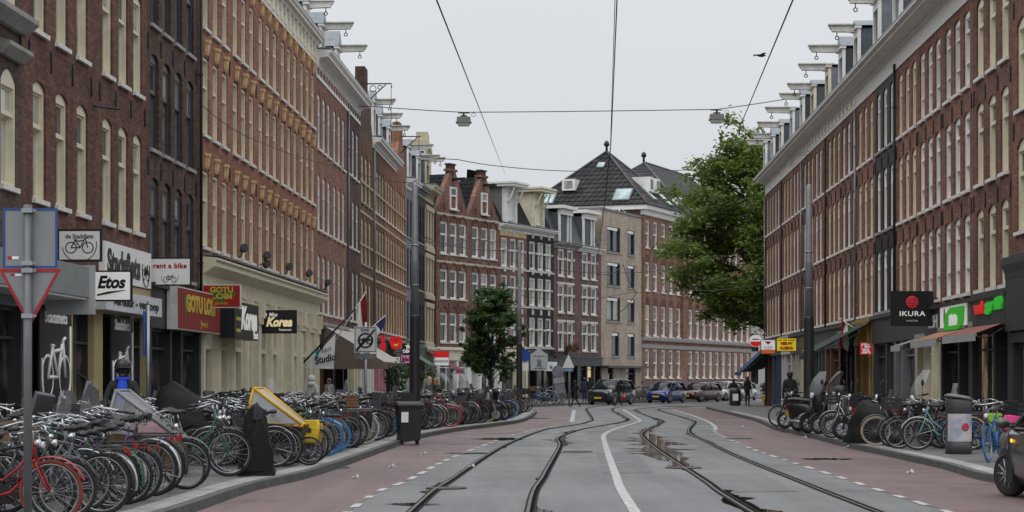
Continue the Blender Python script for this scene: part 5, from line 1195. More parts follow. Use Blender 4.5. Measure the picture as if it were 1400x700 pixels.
awning('black awning with lettered valance over the pizza counter', H['R6'], .1, 4.8, 3.85, 2.2, 1.15, plain('awning_black', (.02,.021,.024), .8), .25, BLKS)
A = awning('cream and black awning behind the flag', H['R7'], .1, 4.7, 3.55, 1.6, .7, plain('awning_cream', (.50,.48,.36), .85), .35, BLKS); T('LAVAZZA', A, WHT, 2.6, 2.68, -1.748, 2.4, .25)
E, w, h = perp('shop_sign', 'glowing red sign with white capitals under the black awning', (1175,1192), (468,485), 78.5, left=False, face=lit('pizza_red', (.55,.01,.03), .5), rim=.005); y = E['_y']; T('PIZ', E, LWHT, -.01, h*.22, y, w*.8, h*.36, off=.03); T('ZA', E, LWHT, 0, -h*.22, y, w*.8, h*.4, off=.03)
E = emp('shop_fascia_sign', (RX(81.7),81.7,0), H['R6'].rotation_euler.z, 'plain mustard yellow fascia board above the black awning', 'sign'); b = MB(); b.box(0,3.4,-.2,-.11,3.02,4.0); b.build('board', plain('fascia_yellow', (.50,.33,.03), .6, var=.35, ns=6), E)
def flag2(label, px, py, Y, bands):
    E = emp('flag', P3(px+14, py+26, Y), 0, label, 'flag'); v = P3(px, py, Y)-E.location
    b = MB(); b.tube([(0,0,0), v], .03, 6); b.ball(v, .05); b.build('pole', WHITE, E)
    return E
hangflag('red white and green flag with a black band hanging over the black awning', (1183,459), (1149,436), 80, [plain('flag_bright_red', '#c8200f', .8), WHITE, plain('flag_green', (.01,.16,.04), .8), BLKS], .85, 1.05, 5)
E, w, h = perp('shop_sign', 'bright yellow restaurant board with red capitals on the right row', (1061,1089), (462,480.5), 103, left=False, face=LYEL, rim=.03); y = E['_y']; DR = plain('letter_red', (.45,.02,.01), .5); T('NIEUW', E, DR, 0, h*.08, y, w*.6, h*.24, off=.02); T('ALBINA', E, DR, 0, -h*.26, y, w*.68, h*.24, off=.02); b = MB(); b.box(-w*.42,-w*.22,y,y+.005,h*.3,h*.36); b.box(-w*.16,w*.04,y,y+.005,h*.3,h*.36); b.box(w*.1,w*.42,y,y+.005,h*.3,h*.36); b.build('small_lettering', BLKS, E)
E, w, h = perp('shop_sign', 'white sign with red emblem and orange foot beside the yellow restaurant board', (1040,1060), (464.5,484), 112, left=False, face=LWHT, rim=.02); y = E['_y']; b = MB(); b.box(-w/2+.02,w/2-.02,y-.003,y+.005,-h/2+.02,-h*.2); b.build('orange_band', lit('lit_orange', (.6,.13,.02), .2), E); b = MB(); b.ext([(-.2,.3),(.2,.3),(0,.12)], y, y+.005); b.build('emblem', SRED, E); T('surinam', E, BLUE, 0, 0, y, w*.6, h*.12, shear=.3); T('toerism', E, BLUE, 0, -h*.13, y, w*.55, h*.1, shear=.3)
E = emp('beer_sign', P3(1033,466,119), .03, 'round white and red beer sign beside the corner awning', 'sign'); b = MB(); b.ext([(.36*math.cos(i*PI/14), .36*math.sin(i*PI/14)) for i in range(28)], -.06, .06); b.build('disc', LWHT, E); b = MB(); b.ext([(.33*math.cos(PI+i*PI/14), -.04+.30*math.sin(PI+i*PI/14)) for i in range(15)], -.068, -.061); b.build('red_half', LRED, E); b = MB(); b.box(-.2,.2,-.068,-.061,.06,.12); b.build('lettering', BLKS, E); b = MB(); b.box(.34,.9,-.02,.02,-.03,.03); b.build('bracket', IRON, E)
NAVY = plain('awning_navy', (.012,.03,.12), .8); ADG = plain('awning_dark_green', (.018,.028,.022), .8)
A = awning('navy and dark green corner awning of the cafe', H['R14'], 0, 3.2, 3.6, 1.6, 1.5, NAVY, .2, NAVY)
b = MB(); b.face([(-.02,-.12,3.6),(-.02,-1.72,2.1),(-1.3,-1.0,2.1),(-1.3,0,2.3)]); b.face([(-.02,-.12,3.6),(-1.3,0,2.3),(-.4,.5,3.4)]); b.box(-1.32,-.02,-1.73,-1.71,1.9,2.1); b.build('corner_fabric', ADG, A)

# ------------------------------------------------------------------ masts
def mast(label, px, Y, ztop=7.5, zs=3.5, r=.125, arms=()):
    X = P3(px,519,Y).x; E = emp('tram_mast', (X,Y,.12), 0, label, 'mast', 'tram masts along the kerb')
    b = MB(); b.lathe([(r*1.32,0),(r*1.3,.1),(r*1.12,zs-.12),(r*1.1,zs-.06),(r*.98,zs)], (0,0,0), 14); b.build('lower_sleeve', plain('mast_black', (.016,.017,.018), .5), E)
    b = MB(); b.lathe([(r*.95,zs),(r*.84,zs+1.6),(r*.86,zs+1.62),(r*.78,zs+1.66),(r*.68,ztop-.1),(r*.3,ztop)], (0,0,0), 14); b.build('upper_pole', plain('mast_grey', (.22,.235,.24), .5, .3), E)
    b = MB()
    for z in arms: b.torus((0,0,z),(0,0,1),r*.86,.02,12,4)
    b.build('collar', STEEL, E)
    return E
mast('tall tram mast on the left kerb, black below and grey above', 567, 62, 7.5, 3.5, .13, (4.4,5.6))
mast('tall tram mast on the right pavement behind the scooters', 1106, 62, 7.45, 3.45, .135, (4.3,5.4))
mast('thinner tram mast behind the street tree, farthest of the three', 710, 98, 8.2, 3.3, .12, (4.0,6.0))
E = emp('traffic_sign', (P3(718,519,99).x,99,.12), 0, 'small blue disc sign with white plate beside the far mast', 'traffic sign'); post(E, 0, 3.1, .03); b = MB(); b.ext([(.25*math.cos(i*PI/9), 2.7+.3*math.sin(i*PI/9)) for i in range(18)], -.06, -.04); b.build('disc', BLUE, E); b = MB(); b.box(-.16,.16,-.06,-.04,1.95,2.35); b.build('plate', WHT, E)

# ------------------------------------------------------------------ overhead wires and lamps
WIRE = plain('wire', (.02,.02,.022), .6)
def wire(label, pts, r=.014, sag=0.0, name='overhead_wire', group='overhead wires'):
    Q = []
    for a, c in zip(pts, pts[1:]):
        a, c = Vector(a), Vector(c); n = 8
        for i in range(n): t = i/n; Q.append(a.lerp(c,t) - Vector((0,0,sag*4*t*(1-t))))
    Q.append(Vector(pts[-1])); o0 = Q[0].copy()
    b = MB(); b.tube([q-o0 for q in Q], r, 5); o = b.build(name, WIRE, loc=o0); tag(o, label, 'wire', group); return o
hz = 5.5
def wz(px, py, z=hz):
    Y = (z-CH)*F/(HZ-py); return Vector(((px-700)/F*Y, Y, z))
a, c = wz(597,0), wz(690,235); d = (c-a)
ce = P3(690.5,238,153); wire('wire over the left track, running up to the far chimney', [a-(ce-a)*.15, a, ce], .009)
a, c = wz(1084,0), wz(1000,195); d = c-a
ce = P3(968,278,172); wire('wire over the right track, passing the flying bird', [a-(ce-a)*.12, a, ce], .009)
a, c = wz(843.5,0,5.8), wz(835,200,5.8); d = c-a
wire('thick feeder cable down the middle of the sky', [a-d*.9, a, c, wz(828,270,5.8), wz(815,375,5.8)], .008)
a, c = wz(840.8,0,5.9), wz(834.5,200,5.9); d = c-a
wire('thinner cable hanging right beside the thick feeder cable', [a-d*.9, a, c, wz(827,270,5.9), wz(813,375,5.9)], .005)
yA = 104
s1 = P3(634,153.5,yA); s2 = P3(980,149.5,yA)
wire('span wire carrying the two street lamps across the street', [P3(425,141,98), P3(515,146,101), s1, s2, P3(1083,134,107), P3(1095,131,109)], .022, .02)
wire('span wire at the far crossing, strung from left roofs to the school', [P3(560,212,131), P3(625,218,135), P3(690,228,140), P3(780,234,150), P3(960,232,175)], .028, .05)
wire('low span wire across the left fronts to the tall mast', [P3(275,143,60.2), P3(345,190,66), P3(470,230,74), P3(560,250,63)], .012, .1)
wire('span wire from tall left mast to far mast', [P3(567,320,62), P3(710,338,98)], .015, .3)
wire('second span wire from tall left mast toward the beige building', [P3(567,322,62), P3(640,326,90), P3(828,328,160)], .018, .3)
wire('span wire from right mast into the big tree', [P3(1106,380,62), P3(1040,388,90), P3(905,392,150)], .014, .3)
wire('bracing wire from right mast to the facade beyond', [P3(1106,212,62), P3(1077,212,100), P3(1165,196,83)], .012)
wire('span wire low over the crossing before the beige building', [P3(700,356,98), P3(830,372,110), P3(940,362,120), P3(1048,330,121)], .016, .2)
wire('lowest cross wire before the purple houses', [P3(712,404,98), P3(860,400,112), P3(1000,378,121)], .014, .3)
wire('slack cable hanging from the thick feeder over the crossing', [P3(815,375,75), P3(852,362,110), P3(870,400,112), P3(842,430,115)], .018, .2)
for p, lb in ((s1,'grey box street lamp hung on the span wire, left of the centre cable'),(s2,'grey box street lamp hung on the span wire, before the right roofs')):
    E = emp('street_lamp', p, 0, lb, 'street lamp', 'street lamps hung on the span wire')
    b = MB(); b.box(-.3,.3,-.03,.03,-.06,-.02); b.box(-.05,.05,-.05,.05,-.22,-.06); b.box(-.18,.18,-.1,.1,-.2,-.16); b.build('hanger', IRON, E)
    b = MB(); b.loft([[(-.34,-.25,-.25),(.34,-.25,-.25),(.34,.25,-.25),(-.34,.25,-.25)],[(-.36,-.27,-.5),(.36,-.27,-.5),(.36,.27,-.5),(-.36,.27,-.5)]], smooth=False); b.box(-.4,.4,-.3,.3,-.545,-.503); b.build('housing', plain('lamp_grey', (.16,.16,.15), .6), E)
    b = MB(); b.loft([[(-.35,-.26,-.547),(.35,-.26,-.547),(.35,.26,-.547),(-.35,.26,-.547)],[(-.26,-.2,-.70),(.26,-.2,-.70),(.26,.2,-.70),(-.26,.2,-.70)]], smooth=False); b.build('lens', plain('lamp_lens', (.55,.56,.55), .25), E)
    b = MB(); b.torus((.5,0,-.13),(0,1,0),.1,.012,14,4); b.build('cable_loop', IRON, E)
wire('wall bracket cable on the left dark brick house', [P3(128,145,47), P3(163,149,47.5)], .03)
# ------------------------------------------------------------------ bicycles
BM = {}
def col(name, c, rough=.35, **k): return plain(name, c, rough, var=.1, **k)
BCOL = {'black': col('bike_black', (.012,.012,.013)), 'grey': col('bike_grey', (.10,.105,.11)), 'silver': col('bike_silver', (.45,.46,.47), .25, metal=.6), 'red': col('bike_red', (.30,.012,.016)), 'blue': col('bike_blue', (.02,.10,.32)), 'green': col('bike_green', (.02,.09,.05)), 'teal': col('bike_teal', (.10,.30,.30)), 'white': col('bike_white', (.6,.6,.58)), 'brown': col('bike_brown', (.10,.05,.03)), 'purple': col('bike_purple', (.12,.03,.16)), 'orange': col('bike_orange', (.5,.13,.015))}
TYRE = RUBBER; CREAMT = plain('tyre_cream', (.35,.30,.20), .8); TBLUE = col('tyre_blue', (.015,.16,.45), .5); TRED = col('tyre_red', (.45,.015,.03), .5); TWHITE = plain('tyre_white', (.5,.5,.48), .8)
RW = .345; RA = (-.56, 0, RW); FA = (.56, 0, RW)
def wheel_meshes():
    b = MB(); b.torus((0,0,0),(0,1,0), RW-.02, .021, 28, 7); t = b.mesh('wheel', [TYRE])
    b = MB(); b.torus((0,0,0),(0,1,0), RW-.05, .013, 28, 5); b.tube([(0,-.045,0),(0,.045,0)], .022, 8)
    for i in range(20):
        a = 2*PI*i/20; s = .025 if i % 2 else -.025; a2 = a + (.35 if (i//2) % 2 else -.35)
        b.tube([(.02*math.cos(a2), s, .02*math.sin(a2)), ((RW-.055)*math.cos(a), 0, (RW-.055)*math.sin(a))], .0028, 3, cap=False)
    return t, b.mesh('rim', [plain('rim_steel', (.30,.30,.31), .4, .8, var=.3)])
BM['tyre'], BM['rim'] = wheel_meshes()
def tubeset(name, L, mats, extra=None):
    b = MB()
    for pts, r in L: b.tube(pts, r, 7)
    if extra: extra(b)
    return b.mesh(name, mats)
def chain(b):
    P = [(-.6,.33),(-.6,.40),(-.5,.43),(-.1,.40),(.03,.32),(.02,.22),(-.06,.18),(-.5,.27)]
    b.ext(P, -.075, -.045, 1); b.tube([(-.08,-.12,.29),(-.08,.12,.29)], .015, 6, 1)
    b.tube([(-.08,-.11,.29),(.06,-.11,.20)], .011, 5, 1); b.tube([(-.08,.11,.29),(-.22,.11,.38)], .011, 5, 1); b.box(.02,.11,-.20,-.12,.19,.215,1); b.box(-.27,-.18,.12,.20,.37,.395,1)
    b.tube([(-.14,.03,.28),(-.2,.14,.03)], .009, 5, 1)
common = [([(-.08,0,.28),(-.235,0,.80)], .016), ([(-.08,.05,.28),(-.56,.06,RW)], .010), ([(-.08,-.05,.28),(-.56,-.06,RW)], .010), ([(-.22,.03,.76),(-.56,.06,RW)], .009), ([(-.22,-.03,.76),(-.56,-.06,RW)], .009), ([(.345,0,.95),(.405,0,.68)], .019)]
BM['frame_step'] = tubeset('frame', common+[([(.40,0,.70),(.30,0,.50),(.12,0,.34),(-.08,0,.28)], .017), ([(.37,0,.84),(.24,0,.62),(.05,0,.47),(-.15,0,.50)], .014)], [BCOL['black'], PLASTIC], chain)
BM['frame_men'] = tubeset('frame', common+[([(.40,0,.72),(-.08,0,.28)], .018), ([(.36,0,.89),(-.225,0,.78)], .016)], [BCOL['black'], PLASTIC], chain)
BM['fork'] = tubeset('fork', [([(.40,.0,.70),(.425,.05,.62),(.50,.055,.44),(.56,.05,RW)], .012), ([(.40,.0,.70),(.425,-.05,.62),(.50,-.055,.44),(.56,-.05,RW)], .012)], [BCOL['black']])
def bars(b):
    for s in (-1,1): b.tube([(.07,s*.29,1.035),(-.05,s*.30,1.02)], .019, 7, 1)
BM['bar_swept'] = tubeset('handlebar', [([(.345,0,.94),(.325,0,1.06)], .013), ([(.07,.29,1.035),(.20,.285,1.07),(.30,.22,1.10),(.345,.08,1.075),(.345,-.08,1.075),(.30,-.22,1.10),(.20,-.285,1.07),(.07,-.29,1.035)], .0115)], [CHROME, PLASTIC], bars)
def bars2(b):
    for s in (-1,1): b.tube([(.27,s*.20,1.01),(.25,s*.31,1.0)], .018, 7, 1)
BM['bar_flat'] = tubeset('handlebar', [([(.345,0,.94),(.335,0,1.0),(.36,0,1.02)], .013), ([(.25,.30,1.0),(.31,.12,1.025),(.36,0,1.02),(.31,-.12,1.025),(.25,-.30,1.0)], .0125)], [CHROME, PLASTIC], bars2)
def saddle():
    b = MB(); R_ = []
    for x, w, h in ((.14,.018,.02),(.10,.03,.03),(.0,.045,.035),(-.08,.09,.045),(-.13,.105,.05),(-.155,.08,.04)):
        z = .955+(.02 if x < -.05 else 0)
        R_.append([(-.27+x, w*math.cos(a), z+(h if math.sin(a)>0 else .03)*math.sin(a)) for a in [2*PI*k/10 for k in range(10)]])
    b.loft(R_); b.tube([(-.235,0,.79),(-.265,0,.94)], .012, 6, 1)
    for s in (-.04,.04): b.torus((-.36,s,.915),(0,1,0),.022,.006,8,4,1)
    return b.mesh('saddle', [plain('saddle_black', (.02,.019,.018), .5), CHROME])
BM['saddle'] = saddle()
def guard(c, a0, a1, r=.385, w=.028, n=16, name='mudguard'):
    b = MB(); rows = []
    for i in range(n+1):
        a = math.radians(a0+(a1-a0)*i/n)
        rows.append([(c[0]+(r-(.012 if abs(s)>.9 else 0))*math.cos(a), s*w, c[2]+(r-(.012 if abs(s)>.9 else 0))*math.sin(a)) for s in (-1,-.4,.4,1)])
    b.loft(rows, closed=False)
    m = math.radians(a0 if a0 > 100 else a1)
    b.tube([(c[0]+r*math.cos(m),.03,c[2]+r*math.sin(m)),(c[0],.05,c[2])], .005, 4)
    return b.mesh(name, [BCOL['black']])
BM['guard_r'] = guard(RA, 35, 195); BM['guard_f'] = guard(FA, 20, 165)
def rack():
    L = [([(-.24,s,.70),(-.30,s,.76),(-.82,s,.76)], .007) for s in (-.06,0,.06)] + [([(-.82,.06,.76),(-.82,-.06,.76)], .007), ([(-.5,.06,.76),(-.5,-.06,.76)], .006)] + [([(-.72,s,.76),(-.56,s*1.1,RW)], .007) for s in (-.065,.065)]
    def ex(b): b.box(-.845,-.83,-.04,.04,.69,.75,1)
    return tubeset('rear_rack', L, [IRON, plain('rear_light', '#a01010', .3)], ex)
BM['rack'] = rack()
def lampm():
    b = MB(); b.M = Matrix.Translation((.44,0,.86)) @ Matrix.Rotation(PI/2, 4, 'Y'); b.lathe([(.02,-.06),(.045,-.03),(.05,.0),(.046,.01)], n=10); b.lathe([(.045,.0105),(.02,.018)], n=10, m=1); b.M = None; b.tube([(.38,0,.84),(.42,0,.86)], .008, 4)
    return b.mesh('headlamp', [CHROME, plain('lamp_glass', (.7,.7,.68), .1)])
BM['lamp'] = lampm()
def lever():
    b = MB()
    b.tube([(.04,.27,.99),(.12,.27,1.02),(.17,.28,1.06),(.30,.2,1.09),(.345,0,1.085),(.30,-.2,1.09),(.17,-.28,1.06),(.12,-.27,1.02),(.04,-.27,.99)], .006, 4)
    b.tube([(.2,.2,1.07),(.36,.05,.98),(.42,0,.7)], .004, 4); b.ball((.12,.24,1.085), .022)
    return b.mesh('brake_lever', [CHROME])
BM['lever'] = lever()
def crate(m, slats=True):
    b = MB(); x0,x1,y0,y1,z0,z1 = .40,.78,-.24,.24,.86,1.12
    b.box(x0,x1,y0,y1,z0,z0+.02)
    for k in range(3):
        z = z0+.02+k*.085; t = .065
        b.box(x0,x0+.015,y0,y1,z,z+t); b.box(x1-.015,x1,y0,y1,z,z+t); b.box(x0+.016,x1-.016,y0,y0+.015,z,z+t); b.box(x0+.016,x1-.016,y1-.015,y1,z,z+t)
    for x in (x0+.017,x1-.04):
        for y in (y0+.017,y1-.04): b.box(x,x+.022,y,y+.022,z0+.021,z1)
    b.tube([(.42,.1,.86),(.56,.06,RW+.02)], .007, 4); b.tube([(.42,-.1,.86),(.56,-.06,RW+.02)], .007, 4)
    return b.mesh('crate', [m])
BM['crate'] = crate(PLASTIC); BM['crate_wood'] = crate(plain('crate_wood', (.17,.10,.06), .7, var=.3, ns=10))
def basket():
    b = MB()
    rows = [[(.56+sx*(.13+.03*t), sy*(.15+.03*t), .84+.26*t) for sx, sy in ((-1,-1),(1,-1),(1,1),(-1,1))] for t in (0,1)]
    b.loft(rows, smooth=False, cap=False); b.face(rows[0][::-1]); b.tube(rows[1]+[rows[1][0]], .012, 5)
    for k in range(4): t=(k+.5)/4; q=[(.56+sx*(.133+.03*t), sy*(.153+.03*t), .84+.26*t) for sx, sy in ((-1,-1),(1,-1),(1,1),(-1,1))]; b.tube(q+[q[0]], .009, 4)
    return b.mesh('basket', [plain('wicker', (.20,.10,.05), .8, var=.4, ns=30)])
BM['basket'] = basket()
def bags():
    b = MB()
    for s in (-1,1):
        R_ = []
        for z, w, d in ((.36,.14,.03),(.40,.16,.055),(.62,.18,.07),(.72,.18,.06),(.775,.16,.035)):
            R_.append([(-.56+cx*w, s*(.075+.055)+cy*d, z) for cx, cy in ((-1,-.8),(-.8,-1),(.8,-1),(1,-.8),(1,.8),(.8,1),(-.8,1),(-1,.8))])
        b.loft(R_); b.box(-.70,-.42,*sorted((s*.205,s*.19)),.60,.76); b.box(-.60,-.52,*sorted((s*.215,s*.2)),.55,.63,1)
    b.box(-.72,-.40,-.10,.10,.775,.79)
    return b.mesh('pannier', [plain('pannier_yellow', (.62,.42,.01), .6), IRON])
BM['bags'] = bags()
def childseat():
    b = MB(); b.ext([(-.36,.80),(-.70,.80),(-.82,1.22),(-.76,1.26),(-.66,.90),(-.40,.86)], -.15, .15); b.box(-.68,-.40,-.17,-.151,.80,.98); b.box(-.68,-.40,.151,.17,.80,.98); b.box(-.46,-.40,-.2,-.15,.45,.86); b.box(-.46,-.40,.15,.2,.45,.86)
    return b.mesh('child_seat', [plain('seat_grey', (.06,.06,.065), .6)])
BM['seat2'] = childseat()
CLEAR = plain('clear_plastic', (.50,.51,.52), .12, var=.1, alpha=.28)
def windscreen():
    b = MB(); rows = []
    for t in range(7):
        u = t/6; w = .22*math.sin(PI*(.22+.66*u))
        rows.append([(.42-.10*u-.10*abs(s)**2, s*w, .95+.50*u) for s in (-1,-.5,0,.5,1)])
    b.loft(rows, closed=False)
    return b.mesh('windscreen', [CLEAR])
BM['screen'] = windscreen()
GB = 'bicycles parked along the left kerb'
def bike(x, y, rz, label, group, color='black', style='step', tyre=None, extras=(), guard_c=None, detail=2, lean=0.0, z=.12, bar=None, xcol=None, name='bicycle', steer=0.0, sc_=1.0):
    E = emp(name, (x, y, z), 0, label, 'bicycle', group, rot=(lean, 0, rz)); E.scale = (sc_,)*3
    m = BCOL[color]; g = BCOL[guard_c or color]
    put('frame', BM['frame_'+style], E, mat0=m)
    for c in (RA, FA):
        w = put('wheel', BM['tyre'], E, c, (0, R.uniform(0,6), 0), mat0=tyre)
        if detail: put('rim', BM['rim'], w)
    put('fork', BM['fork'], E, mat0=m); put('handlebar', BM[bar or ('bar_swept' if style == 'step' else 'bar_flat')], E); put('saddle', BM['saddle'], E)
    put('mudguard', BM['guard_r'], E, mat0=g)
    if detail: put('mudguard', BM['guard_f'], E, mat0=g); put('rear_rack', BM['rack'], E)
    if detail > 1: put('headlamp', BM['lamp'], E); put('brake_lever', BM['lever'], E)
    for e in extras:
        put({'crate':'crate','crate_wood':'crate','basket':'basket','bags':'pannier','seat2':'child_seat','screen':'windscreen'}[e], BM[e], E, mat0=(xcol if e == 'bags' else None))
    return E
ORD = ['first','second','third','fourth','fifth','sixth','seventh','eighth','ninth','tenth','eleventh','twelfth','thirteenth','fourteenth','fifteenth','sixteenth','seventeenth','eighteenth','nineteenth','twentieth']
def ordw(n):
    n -= 1
    if n < 20: return ORD[n]
    tens = ['twenty','thirty','forty','fifty','sixty','seventy','eighty','ninety'][(n+1)//10-2]; u = (n+1) % 10
    return tens + ('-'+ORD[u-1] if u else 'th') if u else {'twenty':'twentieth','thirty':'thirtieth','forty':'fortieth','fifty':'fiftieth','sixty':'sixtieth','seventy':'seventieth','eighty':'eightieth','ninety':'ninetieth'}[tens]
br_ = random.Random(21)
def kslope(Y): return math.atan2(kx(Y+1)-kx(Y-1), 2)
exw = {'crate':'black crate','crate_wood':'wooden crate','basket':'wicker basket','seat2':'child seat','screen':'clear windscreen','bags':'dark panniers'}
# special bikes first (row position Y, options)
SPEC = {0:dict(color='red', style='step', front=True, label='red step through bicycle behind the near sign post', rows=0),}
def place(Y, row, label=None, **k):
    d = [1.28, 3.15, 4.9][row] + br_.uniform(-.12,.30)
    a = kslope(Y); front = k.pop('front', br_.random() < .45)
    x = kx(Y)-d
    rz = (0 if front else PI) - a + br_.choice([br_.uniform(-.18,.18),br_.uniform(-.45,.4)])*(1+.6*row) + (.12 if row else .05)
    return bike(x, Y, rz, label, GB, lean=br_.uniform(-.11,.11)*(1+.4*row), sc_=br_.uniform(.93,1.1), **k)
pool = ['black']*15+['grey']*4+['silver']*2+['blue','green','white','brown','purple','red']
count = 0
tarps = [(29.0,30.2),(33.0,35.2),(36.8,37.6),(30.4,32.2)]
Y = 22.0
bike(kx(21.4)-1.35, 21.6, -.03, 'bright red step-through bicycle behind the near sign post', GB, 'red', 'step', lean=.05, tyre=plain('tyre_brick', (.20,.035,.02), .8))
bike(kx(21)-2.6, 20.9, .05, 'silver bicycle with thick pale frame at the lower left edge', GB, 'silver', 'men', lean=-.05)
rows = [(0, 22.3, 83.0, .50, 1.0), (1, 23.0, 72.0, .72, 1.25), (2, 25.0, 62.0, 1.15, 1.3)]
seen = {}
def descr(c, style, ex, tyre):
    a = {'step':'step-through','men':'high-bar'}[style]
    s = '%s %s bicycle' % (c, a)
    if tyre is not None: s = {CREAMT:'cream tyred ',TBLUE:'blue tyred ',TRED:'red tyred ',TWHITE:'white tyred '}[tyre] + s
    if ex: s += ' with ' + exw[ex[0]]
    return s
def auto(Y, row, where, n, **kw):
    c = br_.choice(pool); st = 'step' if br_.random() < .68 else 'men'
    r = br_.random(); ex = ()
    if r < .14: ex = ('crate',)
    elif r < .155: ex = ('crate_wood',)
    elif r < .20: ex = ('basket',)
    elif r < .33: ex = ('seat2',)
    elif r < .40: ex = ('screen',)
    elif r < .50: ex = ('bags',)
    ty = br_.choice([None]*20+[CREAMT, TBLUE, TWHITE]) if Y > 36 else None
    gc = br_.choice([None, None, 'black', 'silver'])
    lab = descr(c, st, ex, ty) + ', ' + where % ordw(n)
    return place(Y, row, lab, color=c, style=st, tyre=ty, extras=ex, guard_c=gc, detail=2 if Y < 55 else (1 if Y < 75 else 0), xcol=PLASTIC, **kw)
for row, y0, y1, st, grow in rows:
    Y = y0; n = 0; past = False
    while Y < y1:
        n += 1
        if Y > 52 and not past: past = True; n = 1
        if not (row == 0 and any(a < Y < c for a, c in tarps)):
            auto(Y, row, ('%s past the wheelie bin, ' if past else '%s from the sign post, ') + ('kerb row', 'inner row', 'innermost row')[row], n)
        Y += st*br_.uniform(.75,1.3)*(1+.004*(Y-22))
# the cluster on the rounded pavement tip
n = 0
for j in range(5):
    for i in range(8):
        Y = 84.5+i*2.2+br_.uniform(-.5,.5); X = kx(Y)-1.25-j*1.35+br_.uniform(-.2,.2)
        if br_.random() < .12 or X < LX(Y)+2.5: continue
        n += 1; c = br_.choice(pool); st = br_.choice(['step','step','men']); ex = br_.choice([(),(),(),('crate',),('basket',),('screen',)]); ty = br_.choice([None]*9+[CREAMT, TBLUE])
        bike(X, Y, br_.choice([0,PI])+br_.uniform(-.5,.3), descr(c, st, ex, ty)+', %s from the kerb in the tip cluster' % ordw(n), 'bicycles clustered on the pavement tip', c, st, ty, ex, detail=1 if j < 2 else 0, lean=br_.uniform(-.08,.08))
# bicycles against the far shops
n = 0
for px, Yb in ((741,124),(748,126),(755,128),(853,146),(858,147),(863,148),(868,148.5),(873,149.5),(880,151),(886,152)):
    n += 1; c = ['blue','black','white','black','silver','black','grey','black','silver','black'][n-1]
    bike(P3(px,519,Yb).x, Yb, br_.uniform(-.4,.4)+(PI if n % 2 else 0), '%s bicycle parked on the far pavement, %s from the black shop' % (c, ordw(n)), 'bicycles on the far pavement', c, 'step' if n % 3 else 'men', extras=('basket',) if n == 1 else (), detail=1)
# picked-out bicycles of the left row
GP = GB
bike(kx(37.5)-1.0, 37.4, PI-.1, 'black bicycle with bright yellow panniers beside the kerb', GB, 'black', 'step', extras=('bags',), xcol=None, lean=.12)
bike(kx(43.5)-1.45, 43.0, .1, 'black bicycle with two bright blue tyres in the kerb row', GB, 'black', 'step', TBLUE, guard_c='blue', lean=-.05)
bike(kx(46.5)-.75, 46.3, -1.15, 'small silver folding bicycle parked end on at the kerb', GB, 'silver', 'men', sc_=.8, guard_c='silver')
bike(kx(58)-1.1, 58, PI-.1, 'dark bicycle with bright blue tyres past the wheelie bin', GB, 'black', 'step', TBLUE, guard_c='blue')
bike(kx(66)-.95, 66.0, .0, 'black bicycle with a glossy red tyre near the clear windscreens', GB, 'black', 'step', TRED, guard_c='red')

# ------------------------------------------------------------------ right row bicycles
GR = 'bicycles parked along the right kerb'
bike(9.35, 44.3, PI-.12, 'pale teal bicycle with white wheels left of the poster column', GR, 'teal', 'step', guard_c='white', lean=.06)
bike(9.1, 45.2, PI-.05, 'black bicycle just behind the pale teal one', GR, 'black', 'step', lean=-.04)
bike(9.15, 46.2, PI+.03, 'black high bar bicycle with crate, two behind the pale teal one', GR, 'black', 'men', extras=('crate',))
bike(8.95, 47.2, PI-.1, 'grey bicycle with red rear light and cream tyres beside the black cover', GR, 'grey', 'step', CREAMT)
bike(8.95, 53.6, PI-.15, 'silver bicycle with bright rims left of the black cover', GR, 'silver', 'step', None, guard_c='silver', lean=.08)
bike(9.2, 55.0, PI-.3, 'black bicycle between two scooters on the right kerb', GR, 'black', 'step', extras=('crate',))
bike(9.2, 66.5, PI+.1, 'dark bicycle at the far end of the right row', GR, 'black', 'step')
bike(10.1, 45.4, PI-.1, 'bicycle draped with lime green bags behind the pale teal one', GR, 'black', 'step', extras=('bags','screen'), xcol=plain('lime_bag', (.28,.52,.03), .6))
bike(9.9, 42.9, PI-.2, 'dark bicycle with bright pink pannier behind the poster column', GR, 'blue', 'step', extras=('bags',), xcol=plain('pink_bag', (.75,.05,.25), .6), lean=.05)
bike(9.05, 38.3, math.radians(244), 'navy bicycle with bright blue front tyre by the grey car', GR, 'blue', 'step', TBLUE, lean=.10, guard_c='black')
bike(10.2, 39.3, math.radians(200), 'black bicycle leaning behind the grey car', GR, 'black', 'step', lean=-.08, extras=('crate',))

n = 0
for Yb, Xb, st, c in ((48.6,9.75,'step','black'),(49.9,9.0,'men','black'),(51.4,9.9,'step','grey'),(54.4,9.7,'step','black'),(56.4,9.9,'men','black'),(57.8,9.95,'step','black'),(59.2,10.0,'step','silver'),(61.4,9.9,'men','black'),(46.8,10.1,'step','black'),(44.9,10.7,'step','brown')):
    n += 1; bike(Xb, Yb, PI+br_.uniform(-.5,.4), '%s %s bicycle half hidden behind the right kerb row, %s from the poster column' % (c, {'step':'step-through','men':'high-bar'}[st], ordw(n)), GR, c, st, detail=1, extras=br_.choice([(),('crate',),('seat2',),('bags',)]), xcol=PLASTIC, lean=br_.uniform(-.1,.1))
